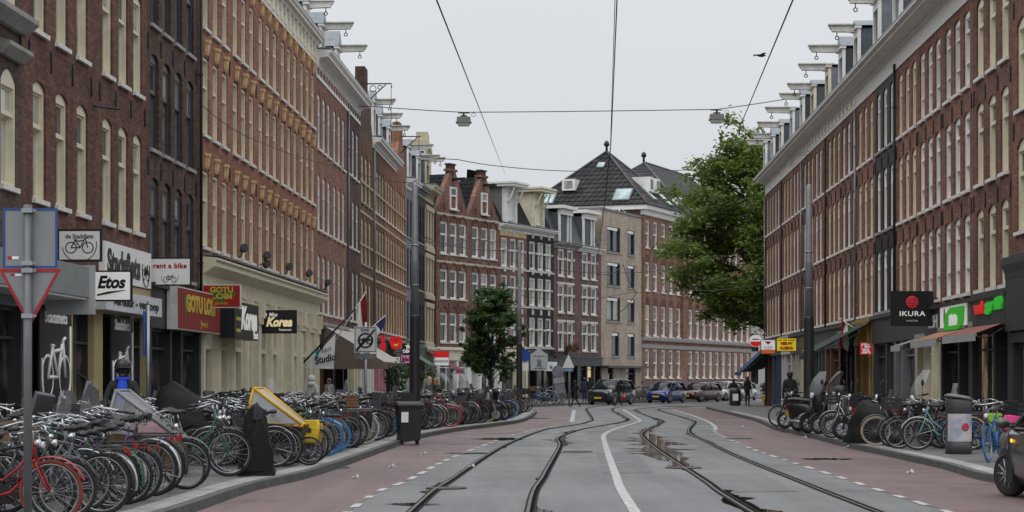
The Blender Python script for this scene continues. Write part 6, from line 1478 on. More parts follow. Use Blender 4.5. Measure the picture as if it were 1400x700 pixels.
# ------------------------------------------------------------------ scooters
SM = {}
def sc_meshes():
    b = MB(); b.torus((0,0,0),(0,1,0), .19, .055, 22, 8); SM['tyre'] = b.mesh('wheel', [RUBBER])
    b = MB()
    b.lathe([(.15,-.03),(.15,.03)], n=16)
    for i in range(5): a = 2*PI*i/5; b.tube([(0,0,.032),(.13*math.cos(a),.13*math.sin(a),.035)], .02, 5)
    for i, v in enumerate(b.v): b.v[i] = Vector((v.x, v.z, v.y))
    SM['rim'] = b.mesh('rim', [STEEL])
    b = MB(); R_ = []
    for x, w, z0, z1 in ((-.92,.05,.62,.72),(-.85,.11,.50,.78),(-.6,.16,.38,.80),(-.35,.17,.30,.78),(-.18,.15,.26,.70),(-.12,.10,.26,.5)):
        c = (z0+z1)/2; h = (z1-z0)/2; R_.append([(x, w*math.copysign(abs(math.cos(a))**.7, math.cos(a)), c+h*math.copysign(abs(math.sin(a))**.7, math.sin(a))) for a in [2*PI*k/14 for k in range(14)]])
    b.loft(R_); b.box(-.2,.3,-.15,.15,.23,.29); b.tube([(-.25,-.17,.25),(-.8,-.17,.30)], .045, 8, 1); SM['body'] = b.mesh('body', [BLACKP, STEEL])
    b = MB(); rows = []
    for x, z, w in ((.26,.28,.16),(.34,.4,.20),(.40,.65,.21),(.41,.86,.17),(.39,.98,.12)): rows.append([(x-.10*abs(s)**1.5, s*w, z) for s in (-1,-.6,-.2,.2,.6,1)])
    b.loft(rows, closed=False); b.loft([[(p[0]-.05,p[1]*.97,p[2]) for p in r] for r in rows], closed=False)
    b.loft([[(.62+.30*math.cos(a)*1, s*.075, .25+.29*math.sin(a)) for s in (-1,-.4,.4,1)] for a in [math.radians(q) for q in range(25,160,15)]], closed=False)
    SM['shield'] = b.mesh('front_shield', [BLACKP])
    b = MB(); b.tube([(.42,0,.95),(.62,.08,.24)], .02, 6); b.tube([(.42,0,.95),(.62,-.08,.24)], .02, 6); b.tube([(.36,0,1.0),(.40,0,.9)], .03, 6)
    b.tube([(.24,.34,1.06),(.36,.12,1.04),(.36,-.12,1.04),(.24,-.34,1.06)], .014, 6)
    for s in (-1,1): b.tube([(.30,s*.24,1.05),(.22,s*.36,1.065)], .022, 6)
    SM['bar'] = b.mesh('handlebar', [PLASTIC])
    b = MB(); R_ = []
    for x, w, z in ((-.88,.10,.84),(-.7,.14,.87),(-.45,.14,.85),(-.3,.12,.84),(-.15,.07,.80)): R_.append([(x, w*math.cos(a), z+.05*math.sin(a)) for a in [2*PI*k/12 for k in range(12)]])
    b.loft(R_); SM['seat'] = b.mesh('seat', [PLASTIC])
    b = MB(); b.M = Matrix.Translation((.44,0,.98)) @ Matrix.Rotation(PI/2,4,'Y'); b.lathe([(.03,-.08),(.085,-.02),(.09,.01)], n=14); b.lathe([(.085,.0105),(.05,.03)], n=14, m=1); SM['light'] = b.mesh('headlight', [CHROME, plain('lamp_glass', (.7,.7,.68), .1)])
    b = MB(); b.tube([(.30,.25,1.06),(.33,.30,1.28)], .007, 5); b.M = Matrix.Translation((.32,.31,1.31)) @ Matrix.Rotation(PI/2,4,'Y'); b.lathe([(.03,-.012),(.062,-.008),(.065,.008)], n=12, m=0); SM['mirror'] = b.mesh('mirror', [PLASTIC])
    b = MB(); rows = []
    for t in range(8):
        u = t/7; w = .05+.25*math.sin(PI*(.17+.78*u)); rows.append([(.47-.30*u*u-.14*abs(s)**2, s*w*1.1, .98+.62*u) for s in (-1,-.5,0,.5,1)])
    b.loft(rows, closed=False); SM['screen'] = b.mesh('windscreen', [CLEAR])
    b = MB(); R_ = []
    for z, k in ((.90,.8),(.94,1),(1.08,1.05),(1.18,.95),(1.22,.6)): R_.append([(-.95+.19*k*math.copysign(abs(math.cos(a))**.6, math.cos(a)), .21*k*math.copysign(abs(math.sin(a))**.6, math.sin(a)), z) for a in [2*PI*q/16 for q in range(16)]])
    b.loft(R_); b.tube([(-.7,0,.82),(-.95,0,.92)], .03, 6); SM['box'] = b.mesh('top_box', [PLASTIC])
    b = MB(); b.box(-.955,-.94,-.09,.09,.40,.56); b.box(-.94,-.86,-.05,.05,.42,.6); SM['plate'] = b.mesh('number_plate', [plain('plate_dull', (.38,.27,.05), .5)])
    b = MB(); b.box(-.945,-.88,-.09,.09,.63,.70); SM['tail'] = b.mesh('tail_light', [plain('tail_red', (.22,.01,.01), .25)])
sc_meshes()
SCOL = {'black':BLACKP, 'white':plain('scooter_white', (.6,.6,.58), .3, coat=.5), 'red':plain('scooter_red', (.30,.01,.02), .3, coat=.5), 'grey':plain('scooter_grey', (.16,.165,.17), .3, coat=.5), 'navy':plain('scooter_navy', (.02,.03,.08), .3, coat=.5)}
def scooter(x, y, rz, label, group, c='black', screen=False, box=False, z=.12, lean=.07):
    E = emp('scooter', (x,y,z), 0, label, 'scooter', group, rot=(lean,0,rz)); E.scale = (1.1,)*3
    for X in (-.62,.62): w = put('wheel', SM['tyre'], E, (X,0,.245)); put('rim', SM['rim'], w)
    put('body', SM['body'], E, mat0=SCOL[c]); put('front_shield', SM['shield'], E, mat0=SCOL[c])
    for n in ('bar','seat','light','plate','tail'): put({'bar':'handlebar','seat':'seat','light':'headlight','plate':'number_plate','tail':'tail_light'}[n], SM[n], E)
    put('mirror', SM['mirror'], E); m = put('mirror', SM['mirror'], E); m.scale = (1,-1,1)
    if screen: put('windscreen', SM['screen'], E)
    if box: put('top_box', SM['box'], E)
    return E
GS = 'scooters parked on the right kerb'
scooter(9.15, 63.6, PI-.35, 'black scooter with a round black top box at the far end', GS, 'black', box=True, lean=.1)
scooter(9.05, 60.2, -.55, 'black scooter turned away, right beside the one with the top box', GS, 'black')
scooter(9.0, 58.4, PI+.45, 'black scooter with large clear windscreen before the tram mast', GS, 'black', screen=True)
scooter(9.2, 57.0, PI-.5, 'white fronted scooter with round windscreen among the right row', GS, 'white', screen=True)
scooter(9.4, 55.8, PI-.2, 'dark grey scooter turned toward the road in the right row', GS, 'grey')
scooter(9.1, 52.2, PI+.05, 'red scooter just left of the black cover', GS, 'red')
scooter(9.5, 50.6, PI-.1, 'black scooter behind the black cover with dark mirrors', GS, 'black')
scooter(9.9, 48.2, PI+.2, 'black scooter behind the row with tall mirror stalks', GS, 'black', screen=True)
GS2 = 'scooters parked on the left kerb'
for i, (Y, c, scn) in enumerate(((69.5,'grey',True),(71.2,'black',True),(72.6,'navy',True),(74.4,'white',False),(76.4,'black',False))):
    scooter(kx(Y)-1.1-(.4 if scn else 0), Y, -.1+.1*i, ['grey scooter with tall clear windscreen, first past the red tyred bicycle','black scooter with clear windscreen, second past the red tyred bicycle','navy scooter with clear windscreen beside a white scooter','white fronted scooter at the left kerb near the pavement tip','black moped, last before the pavement tip'][i], GS2, c, screen=scn)

# ------------------------------------------------------------------ covers and rain tents
TARP = plain('tarp_black', (.010,.010,.011), .6, var=.3, ns=3, bump=.4, spec=.2)
def tarp(label, x, y, rz, prof, W_, seed=1, z=.12, hem=.0, name='scooter_cover', m=None):
    """cloth draped over a parked machine: prof lists (x, height), sides fall to the hem with folds"""
    E = emp(name, (x,y,z), rz, label, 'cover'); rr = random.Random(seed); b = MB(); rows = []
    for i, (px_, h) in enumerate(prof):
        row = []; n = 20
        for k in range(n+1):
            u = -1+2*k/n; a = abs(u)
            if a < .35: yy = u/.35*.16*W_; zz = h - .05*(a/.35)**2
            else:
                t = (a-.35)/.65; yy = math.copysign(.16*W_+(.5*W_-.16*W_)*t**.6, u); zz = h-.05-(h-.05-hem)*t
            f = .035*math.sin(i*1.9+k*1.3+seed)+.025*math.sin(i*.7-k*2.1)
            row.append((px_+.03*math.sin(k*1.7+seed), yy*(1+f*2), max(hem*.5+.005, zz+f*(.4 if a < .35 else 1))))
        rows.append(row)
    b.loft(rows, closed=False)
    b.face(rows[0]); b.face(rows[-1][::-1])
    b.build('cover_cloth', m or TARP, E)
    g = MB(); 
    for px_ in (prof[0][0]*.6, prof[-1][0]*.6): g.torus((px_,0,.22),(0,1,0),.19,.05,16,6)
    g.build('wheels', RUBBER, E)
    return E
tarp('black draped cover over a machine on the right kerb', 8.62, 48.9, PI/2+.35, [(-.75,.55),(-.55,.85),(-.3,.95),(0,.92),(.3,1.05),(.5,1.0),(.7,.5)], .85, 2)
tarp('tall black cover hanging over a parked machine near the yellow rain tent', kx(33)-.62, 33.0, PI/2+.15, [(-.6,.9),(-.4,1.12),(-.1,1.15),(.25,1.05),(.5,.8)], .58, 4)
tarp('pointed black rain cover stretched over a cargo bike in the inner row', -5.6, 37.0, -.15, [(-.95,.7),(-.75,1.38),(-.55,1.5),(-.1,1.22),(.4,1.0),(.9,.72)], .8, 6, hem=.4, name='cargo_bike_cover')
CLOTHC = plain('tent_clear', (.50,.51,.52), .15, var=.15, alpha=.33); YEL = plain('tent_yellow', (.62,.36,.01), .6); GREYC = plain('tent_grey', (.36,.36,.36), .35, alpha=.9)
def cargo(label, x, y, rz, boxm, tent, edge, flap=None, kid=None):
    E = emp('cargo_bike', (x,y,.12), rz, label, 'cargo bike')
    put('frame', BM['frame_step'], E); put('handlebar', BM['bar_swept'], E); put('saddle', BM['saddle'], E)
    w = put('wheel', BM['tyre'], E, RA); put('rim', BM['rim'], w)
    w = put('wheel', BM['tyre'], E, (1.5,0,.26)); w.scale = (.75,)*3; put('rim', BM['rim'], w); put('mudguard', BM['guard_r'], E)
    b = MB(); b.loft([[(.5,-.27,.25),(1.25,-.24,.25),(1.25,.24,.25),(.5,.27,.25)],[(.42,-.33,.78),(1.45,-.30,.68),(1.45,.30,.68),(.42,.33,.78)]], smooth=False); b.build('cargo_box', boxm, E)
    A = [(.42,-.31,.8),(.55,-.22,1.38),(.62,.22,1.38),(.42,.31,.8)]; C = [(1.45,-.28,.7),(1.42,-.26,.74),(1.42,.26,.74),(1.45,.28,.7)]
    b = MB()
    for k in range(3): b.face([A[k],A[k+1],C[k+1],C[k]])
    b.face(A[::-1]); b.build('rain_tent', tent, E)
    b = MB()
    for k in range(4): b.tube([A[k], C[k]], .03 if k in (1,2) else .02, 5)
    b.tube(A, .03, 5); b.tube(C, .02, 5); b.build('tent_edge', edge, E)
    if flap:
        b = MB(); b.ext([(.40,.78),(.15,1.55),(.0,1.62),(.3,1.38),(.30,.95)], -.2, -.17); b.build('rear_flap', flap, E)
    if kid:
        b = MB(); b.ball((.95,0,.78), .2, sc_=(1.4,.9,.8)); b.build('blanket', kid, E)
    return E
cargo('cargo bike under a clear plastic rain tent with black rear flap', kx(28.6)-2.15, 28.6, -.06, WOOD, CLOTHC, plain('tent_edge', (.20,.20,.21), .4), TARP, plain('blanket_rose', (.35,.10,.14), .8))
cargo('cargo bike with yellow edged grey rain tent', kx(36.9)-1.85, 36.6, -.1, PLASTIC, GREYC, YEL)

# ------------------------------------------------------------------ cars
def paint(name, c): return plain(name, c, .28, var=.04, coat=.6, metal=.2)
def car(label, x, y, rz, L, W_, H_, pm, hood=.95, belt=.93, nose=.66, z=0.0, steer=0, group='cars parked at the crossing', cat='car', wr=.31, hoodx=.30, ws=.08, rear=-.47, plate=True):
    """nose points along +x. hoodx: base of the windscreen, ws: its top, rear: tail of the roof (fractions of L)"""
    E = emp('parked_car', (x,y,z), rz, label, cat, group); w = W_/2; b = MB(); R_ = []
    def ring(X, z0, zb, k):
        ww = w*k
        return [(X,-ww*.88,z0),(X,-ww*.99,z0+.16),(X,-ww,zb*.62),(X,-ww*.985,zb-.10),(X,-ww*.90,zb),(X,0,zb+.025),(X,ww*.90,zb),(X,ww*.985,zb-.10),(X,ww,zb*.62),(X,ww*.99,z0+.16),(X,ww*.88,z0)]
    pr = [(-.5,.42,.70,.86),(-.49,.30,.86,.93),(-.46,.22,belt,.97),(-.3,.18,belt,1.0),(0,.18,belt,1.0),(.2,.18,belt,1.0),(hoodx,.18,belt,.99),(.40,.20,belt-.07,.96),(.455,.22,nose+.12,.91),(.487,.26,nose,.84),(.5,.34,nose-.12,.76)]
    for q in pr: R_.append(ring(q[0]*L, q[1], q[2], q[3]))
    b.loft(R_); b.build('body', pm, E)
    g = MB(); G = []
    rx = rear*L
    for X, zr, k in ((rx-.01*L, belt+.03, .86),(rx+.05*L, H_-.16, .76),(rx+.12*L, H_-.06, .74),(-.12*L, H_-.01, .74),(ws*L-.02*L, H_-.03, .74),(ws*L+.06*L, H_-.13, .76),(hoodx*L, belt+.01, .86)):
        G.append([(X,-w*.90,belt-.01),(X,-w*k,zr),(X,0,zr+.012),(X,w*k,zr),(X,w*.90,belt-.01)])
    g.loft(G); g.build('windows', plain('car_glass', (.012,.014,.016), .04), E)
    r = MB(); rows = []
    for X, zr, k in ((rx+.07*L, H_-.10, .765),(rx+.12*L, H_-.052, .755),(-.12*L, H_, .75),(ws*L-.02*L, H_-.022, .75),(ws*L+.015*L, H_-.055, .755)): rows.append([(X,-w*k-.012,zr-.05),(X,-w*k+.04,zr+.004),(X,0,zr+.022),(X,w*k-.04,zr+.004),(X,w*k+.012,zr-.05)])
    r.loft(rows, closed=False)
    for s in (-1,1):
        r.tube([(ws*L,s*w*.76,H_-.055),(ws*L+.06*L,s*w*.775,H_-.14),(hoodx*L,s*w*.885,belt)], .032, 5); r.tube([(-.10*L,s*w*.755,H_-.02),(-.11*L,s*w*.92,belt)], .03, 5); r.tube([(rx+.09*L,s*w*.765,H_-.07),(rx+.06*L,s*w*.79,H_-.18),(rx,s*w*.9,belt)], .05, 5); r.tube([(rx+.10*L,s*w*.93,belt),(hoodx*L,s*w*.93,belt)], .018, 4)
    r.build('roof', pm, E)
    for X in (-.305*L,.315*L):
        for s in (-1,1):
            c = (X, s*(w-.085), wr)
            o = MB(); o.torus((0,0,0),(0,1,0),wr-.055,.062,24,8,flat=1.4); o = o.build('wheel', RUBBER, E, c, (0,0,steer if X > 0 else 0))
            m = MB(); 
            m.lathe([(wr-.09,-.05),(wr-.08,.06),(wr-.10,.075)], n=24, m=1); 
            for i in range(10):
                a = 2*PI*i/10; m.tube([(.04*math.cos(a),.04*math.sin(a),.085),((wr-.10)*math.cos(a),(wr-.10)*math.sin(a),.072)], .018, 4)
            m.lathe([(.06,.05),(.055,.10),(.02,.105)], n=12)
            for i, v in enumerate(m.v): m.v[i] = Vector((v.x, s*v.z, v.y))
            m.build('rim', [plain('alloy', (.32,.33,.34), .35, .7), plain('rim_dark', (.03,.03,.032), .5)], o)
            a_ = MB(); P = [(X+(wr+.055)*math.cos(t_), wr+(wr+.055)*math.sin(t_)) for t_ in [PI*q/14 for q in range(15)]]; a_.ext(P+[(X-wr-.055,.2),(X+wr+.055,.2)], *sorted((s*(w*.55), s*(w+.004)))); a_.build('wheel_arch', BLACKP, E)
    for s in (-1,1):
        m = MB(); m.loft([[(.41*L,s*w*.92,nose+.14),(.45*L,s*w*.86,nose+.10),(.478*L,s*w*.60,nose+.02),(.44*L,s*w*.62,nose+.14)],[(.42*L,s*w*.96,nose+.02),(.468*L,s*w*.88,nose-.05),(.496*L,s*w*.60,nose-.08),(.45*L,s*w*.62,nose-.02)]], smooth=False); m.build('headlight', plain('headlight_glass', (.55,.57,.58), .1), E)
        m = MB(); m.ball((hoodx*L-.16,s*(w+.10),belt+.07), .1, sc_=(.7,1.1,.75), n=12, k=8); m.tube([(hoodx*L-.13,s*w*.9,belt),(hoodx*L-.16,s*(w+.06),belt+.05)], .022, 5); m.build('mirror', pm, E)
        m = MB(); m.box(.0,.14,*sorted((s*(w+.002),s*(w+.022))),belt-.18,belt-.145); m.build('door_handle', pm, E)
        m = MB(); 
        for xx in (-.10*L, hoodx*L-.10): m.box(xx-.004,xx+.004,*sorted((s*(w-.01),s*(w+.003))),.3,belt-.06)
        m.build('door_seam', BLACKP, E)
    m = MB(); m.box(.475*L,.4985*L,-w*.5,w*.5,nose-.10,nose-.01); m.box(.47*L,.502*L,-w*.62,w*.62,.30,.40); m.build('grille', BLACKP, E)
    if plate:
        m = MB(); m.box(.499*L,.508*L,-.26,.26,.42,.53); m.build('number_plate', plain('plate_yellow', (.60,.42,.03), .5), E)
    return E
def at(px, py): X, Y = gp(px, py); return X, Y
X, Y = at(836,553.5); car('dark green off road car with spare tyre bulk parked before the beige building', X, Y, math.radians(-118), 4.1, 1.75, 1.66, paint('car_dark_green', (.014,.02,.018)), belt=1.02, nose=.85, ws=.10, hoodx=.24, wr=.34)
X, Y = at(911,551); car('small deep blue hatchback before the brick institution', X, Y, math.radians(-118), 3.7, 1.66, 1.52, paint('car_blue', (.01,.025,.16)), hoodx=.28, ws=.06, belt=.9)
X, Y = at(957,549.5); car('dark red estate car between the blue hatchback and the white estate', X, Y, math.radians(-122), 4.5, 1.7, 1.44, paint('car_maroon', (.09,.012,.018)), hoodx=.22, ws=.06, belt=.88)
X, Y = at(990,548); car('white estate car with roof rails behind the dark red one', X, Y, math.radians(-122), 4.4, 1.7, 1.5, paint('car_white', (.62,.62,.60)), hoodx=.24, ws=.08, belt=.9)
X, Y = at(1013,547.5); car('silver car half hidden by the corner cafe', X, Y, math.radians(-110), 4.2, 1.7, 1.45, paint('car_silver', (.35,.36,.37)))
E = car('dark grey car cut off at the right edge with its front wheel turned', 7.90, 27.55, math.radians(92), 4.3, 1.8, 1.48, paint('car_grey', (.05,.05,.052)), steer=math.radians(24), group='none', wr=.32, plate=False, belt=.97, nose=.75)
del E['group']
b = MB(); b.ball((1.02,.905,.80), .035, sc_=(1.6,.35,.8)); b.build('side_indicator', plain('indicator_amber', (.9,.3,.02), .2, emit=(1,.35,.02), es=2.0), E)

# ------------------------------------------------------------------ bins, column, planters
X, Y = -2.62, 52.0
E = emp('wheelie_bin', (X,Y,.0), math.radians(12), 'black wheelie bin with white sticker standing off the kerb', 'bin')
b = MB(); b.loft([[(-.25,-.26,.1),(.25,-.26,.1),(.25,.28,.1),(-.25,.28,.1)],[(-.31,-.34,.98),(.31,-.34,.98),(.31,.34,.98),(-.31,.34,.98)]], smooth=False); b.box(-.34,.34,-.37,.38,.94,1.0); bevel(b.build('body', PLASTIC, E), .02)
b = MB(); b.loft([[(-.35,-.40,1.002),(.35,-.40,1.002),(.35,.38,1.002),(-.35,.38,1.002)],[(-.31,-.34,1.07),(.31,-.34,1.07),(.31,.36,1.09),(-.31,.36,1.09)]], smooth=False); b.tube([(-.3,.43,1.05),(.3,.43,1.05)], .02, 6); bevel(b.build('lid', PLASTIC, E), .015)
for x in (-.24,.24):
    b = MB(); b.torus((x,.27,.1),(1,0,0),.075,.025,14,6); b.build('wheel', RUBBER, E); 
for x in (-.2,.2): b = MB(); b.torus((x,-.2,.06),(1,0,0),.04,.02,12,5); b.build('wheel', RUBBER, E)
b = MB(); b.M = Matrix.Rotation(math.radians(5.2),4,'X'); b.box(-.2,-.02,-.26,-.256,.6,.86); b.M=None; b.build('sticker', WHT, E).location = (-.05,-.055,0)
E = emp('poster_column', (9.2,42.2,.12), .15, 'dark litter column with colourful poster on the right pavement', 'litter bin')
b = MB(); b.lathe([(.27,0),(.27,.22),(.262,.23),(.262,.85),(.27,.86),(.27,1.1),(.25,1.14)], n=28); b.build('column', plain('column_dark', (.055,.056,.058), .45), E)
b = MB(); b.M = Matrix.Translation((0,0,1.14)) @ Matrix.Rotation(math.radians(9),4,'Y'); b.lathe([(.29,0),(.30,.03),(.22,.07)], n=28); b.build('lid', plain('lid_grey', (.16,.16,.165), .5), E)
PST = glassy('poster_paper', (.28,.32,.42), (.55,.48,.46), (3,3,5), rough=.4, lo=.35, hi=.65)
b = MB(); P = [( .268*math.cos(a), .268*math.sin(a)) for a in [math.radians(-165+q*6) for q in range(26)]]
for p, q in zip(P, P[1:]): b.face([(*p,.26),(*q,.26),(*q,.83),(*p,.83)], 0, True)
b.build('poster', PST, E); b = MB(); b.M = Matrix.Rotation(math.radians(10),4,'Z') @ Matrix.Translation((0,-.272,.56)); b.torus((0,0,0),(0,1,0),.06,.025,16,4,flat=.2); b.ball((0,0,0),.04,sc_=(1,.15,1)); b.build('poster_emblem', plain('poster_red', (.45,.04,.06), .5), E)
X, Y = at(1005,557.5); E = emp('litter_bin', (X,Y,.12), 0, 'dark litter bin with a pale notice at the far corner', 'litter bin'); b = MB(); b.lathe([(.3,0),(.34,.1),(.34,.8),(.36,.85),(.28,1.0),(.1,1.05)], n=16); b.build('body', DARKP, E); b = MB(); b.box(-.17,.15,-.36,-.335,.3,.7); b.build('notice', WHT, E)
def shrub(label, x, y, r, h, potm, z=.12, pot=True, seed=1, name='potted_shrub', cat='plant', flowers=None):
    E = emp(name, (x,y,z), 0, label, cat); rr = random.Random(seed)
    if pot: b = MB(); b.loft([[(-.28,-.28,0),(.28,-.28,0),(.28,.28,0),(-.28,.28,0)],[(-.36,-.36,.5),(.36,-.36,.5),(.36,.36,.5),(-.36,.36,.5)]], smooth=False); b.build('pot', potm, E)
    b = MB(); b.tube([(0,0,.45 if pot else 0),(0,0,h)], .03, 5); b.build('stem', WOOD, E)
    b = MB()
    for i in range(520):
        d = Vector((rr.gauss(0,1),rr.gauss(0,1),rr.gauss(0,1))).normalized()*r*rr.uniform(.55,1.05); c = Vector((0,0,h))+Vector((d.x,d.y,d.z*.95)); s = rr.uniform(.04,.09)
        u = Vector((rr.gauss(0,1),rr.gauss(0,1),rr.gauss(0,1))).normalized(); v = u.cross(d).normalized(); b.face([c-u*s,c+v*s*.6,c+u*s,c-v*s*.6], 1 if flowers and rr.random() < .3 else 0)
    b.build('foliage', [leafmat('shrub_leaf', (.015,.035,.012), (.06,.11,.03), 3), flowers or LEAD], E); return E
X, Y = at(1043,554.5); shrub('clipped shrub in a yellow planter by the corner cafe', X+.3, Y, .5, .95, plain('pot_yellow', (.48,.30,.05), .6))
shrub('tall bushy shrub under the brown awning', LX(93)+2.9, 93, .75, 1.6, DARKP, seed=2); shrub('second shrub under the awning, nearer the zone sign', LX(88.5)+3.2, 88.5, .7, 1.7, DARKP, seed=5); shrub('round dark shrub behind the zone sign', LX(98)+3.6, 98, .75, 1.5, DARKP, seed=3)
X = P3(777,519,160).x
E = emp('flower_box', (P3(777,519,160.3).x,159.6,3.75), math.atan2(9.07,4.08), 'flower box with red and green plants under the purple house window', 'plant'); b = MB(); b.box(-1,1,-.35,-.05,-.2,.12); b.build('box', DARKP, E); rr = random.Random(9); b = MB()
for i in range(300):
    c = Vector((rr.uniform(-1.1,1.1), rr.uniform(-.5,0), .15+abs(rr.gauss(0,.25)))); s = .09; u = Vector((rr.gauss(0,1),rr.gauss(0,1),rr.gauss(0,1))).normalized(); v = u.orthogonal().normalized(); b.face([c-u*s,c+v*s,c+u*s,c-v*s], 1 if rr.random() < .3 else 0)
b.build('flowers', [leafmat('shrub_leaf', (0,0,0),(0,0,0)), plain('petal_red', (.4,.03,.02), .6)], E)

# ------------------------------------------------------------------ trees
def tree(label, x, y, trunk_h, H_, Rx, Rz, cz, nb, leaves, ls, lm, seed, tr=.22, z=.12, squash=1.0, cx=0.0):
    E = emp('street_tree', (x,y,z), 0, label, 'tree'); rr = random.Random(seed)
    b = MB(); tips = []
    top = Vector((cx+rr.uniform(-.3,.3), rr.uniform(-.3,.3), cz+Rz*.5))
    b.tube([(0,0,0),(.03,0,trunk_h*.5),(0,.05,trunk_h), (top*.5+Vector((0,0,trunk_h*.5))), top], [tr*1.25,tr,tr*.85,tr*.5,tr*.15], 9)
    for i in range(nb):
        th = rr.uniform(0,2*PI); v = rr.uniform(-.9,1.0); rad = math.sqrt(max(0,1-v*v*.9))*rr.uniform(.6,1.0)*(1-.28*max(0,v))
        tip = Vector((cx+Rx*rad*math.cos(th), Rx*squash*rad*math.sin(th), cz+Rz*v*rr.uniform(.75,1)))
        s = Vector((cx*.6,0,min(cz+Rz*.4, max(trunk_h*.85, tip.z-rr.uniform(.5,2.2)*Rz*.35))))
        mid = s.lerp(tip,.5)+Vector((rr.uniform(-.1,.1)*Rx,rr.uniform(-.1,.1)*Rx,Rz*.08))
        b.tube([s,mid,tip],[tr*.38,tr*.2,tr*.05],5)
        tips.append(tip); tips.append(s.lerp(tip,.72)+Vector((rr.gauss(0,.08)*Rx,rr.gauss(0,.08)*Rx,rr.gauss(0,.05)*Rz)))
        for j in range(2):
            t2 = tip + Vector((rr.gauss(0,.16)*Rx, rr.gauss(0,.16)*Rx, rr.gauss(0,.10)*Rz)); b.tube([mid.lerp(tip,.6), t2],[tr*.12,tr*.03],4); tips.append(t2)
    b.build('trunk', plain('bark', (.05,.042,.035), .9, var=.4, ns=6, bump=.5), E)
    b = MB(); per = leaves//len(tips)
    for tp in tips:
        cr_ = Rx*rr.uniform(.10,.21)
        for k in range(per):
            d = Vector((rr.gauss(0,1),rr.gauss(0,1),rr.gauss(0,.55))); d = d/max(1,d.length)*cr_*rr.uniform(.2,1.1); c = tp+d
            s = ls*rr.uniform(.6,1.3); u = Vector((rr.gauss(0,1),rr.gauss(0,1),rr.gauss(0,.5))).normalized(); n = Vector((rr.gauss(0,.9),rr.gauss(0,.9)-.5,.8)).normalized(); v = n.cross(u).normalized()
            b.face([c-u*s,c+v*s*.45,c+u*s,c-v*s*.45])
    b.build('crown', lm, E); return E
LM1 = leafmat('plane_tree_leaf', (.055,.100,.016), (.205,.270,.040), .35)
LM2 = leafmat('dark_tree_leaf', (.034,.075,.021), (.105,.18,.042), .8)
tree('large leafy green tree overhanging the side street by the right row', 20.4, 142, 5.0, 19, 7.0, 7.5, 11.2, 135, 70000, .18, LM1, 4, tr=.4, cx=-2.9)
tree('large dark tree behind the right row corner', 23.5, 150, 5.0, 19, 6.0, 7.0, 10.5, 60, 22000, .22, LM2, 8, tr=.4)
tree('small street tree with dense dark crown on the left pavement', P3(671,519,101).x, 101, 1.6, 6.3, 1.7, 2.3, 3.95, 62, 19000, .10, LM2, 6, tr=.08)

# ------------------------------------------------------------------ bird
E = emp('bird', P3(1040,76,60), .5, 'dark bird gliding beside the right contact wire', 'bird')
b = MB(); R_ = []
for x, r in ((-.17,.01),(-.1,.035),(0,.05),(.09,.04),(.13,.028),(.16,.025),(.185,.005)): R_.append([(x, r*math.cos(a), r*.9*math.sin(a)+(.012 if x > .12 else 0)) for a in [2*PI*k/8 for k in range(8)]])
b.loft(R_)
for s in (-1,1): b.loft([[(.07,s*.03,.02),(-.05,s*.03,.02),(-.05,s*.03,.01),(.07,s*.03,.01)],[(.09,s*.16,.06),(-.04,s*.17,.06),(-.04,s*.17,.055),(.09,s*.16,.055)],[(.0,s*.32,.03),(-.05,s*.34,.03),(-.05,s*.34,.027),(.0,s*.32,.027)]], smooth=False)
b.loft([[(-.14,-.02,.0),(-.14,.02,.0),(-.14,.02,.01),(-.14,-.02,.01)],[(-.26,-.05,.0),(-.26,.05,.0),(-.26,.05,.006),(-.26,-.05,.006)]], smooth=False)
b.build('bird_body', plain('feathers', (.03,.03,.035), .7), E)
# ------------------------------------------------------------------ people
SKIN = plain('skin', (.42,.25,.18), .5, var=.06); CL = {}
def cloth(n, c): return plain('cloth_'+n, c, .85, var=.2, ns=12)
DK = cloth('black', (.012,.012,.014)); NV = cloth('navy', (.02,.026,.05)); JN = cloth('jeans', (.05,.08,.14)); BR = cloth('brown', (.07,.045,.03)); PL_ = cloth('pale', (.5,.5,.48)); SHOE = plain('shoe', (.015,.014,.013), .5); BLUS = cloth('bright_blue', (.012,.05,.45)); GRN = cloth('green', (.06,.11,.07))
BONES = [('pelvis','spine',1),('spine','chest',0),('chest','neck',0),('neck','head',2),('head','crown',2)]
for s in 'LR': BONES += [('chest','sh'+s,0),('sh'+s,'el'+s,0),('el'+s,'wr'+s,0),('wr'+s,'ha'+s,2),('pelvis','hi'+s,1),('hi'+s,'kn'+s,1),('kn'+s,'an'+s,1),('an'+s,'to'+s,3)]
RAD = dict(pelvis=.135, spine=.125, chest=.14, neck=.06, head=.092, crown=.075, sh=.072, el=.052, wr=.036, ha=.036, hi=.095, kn=.062, an=.044, to=.036)
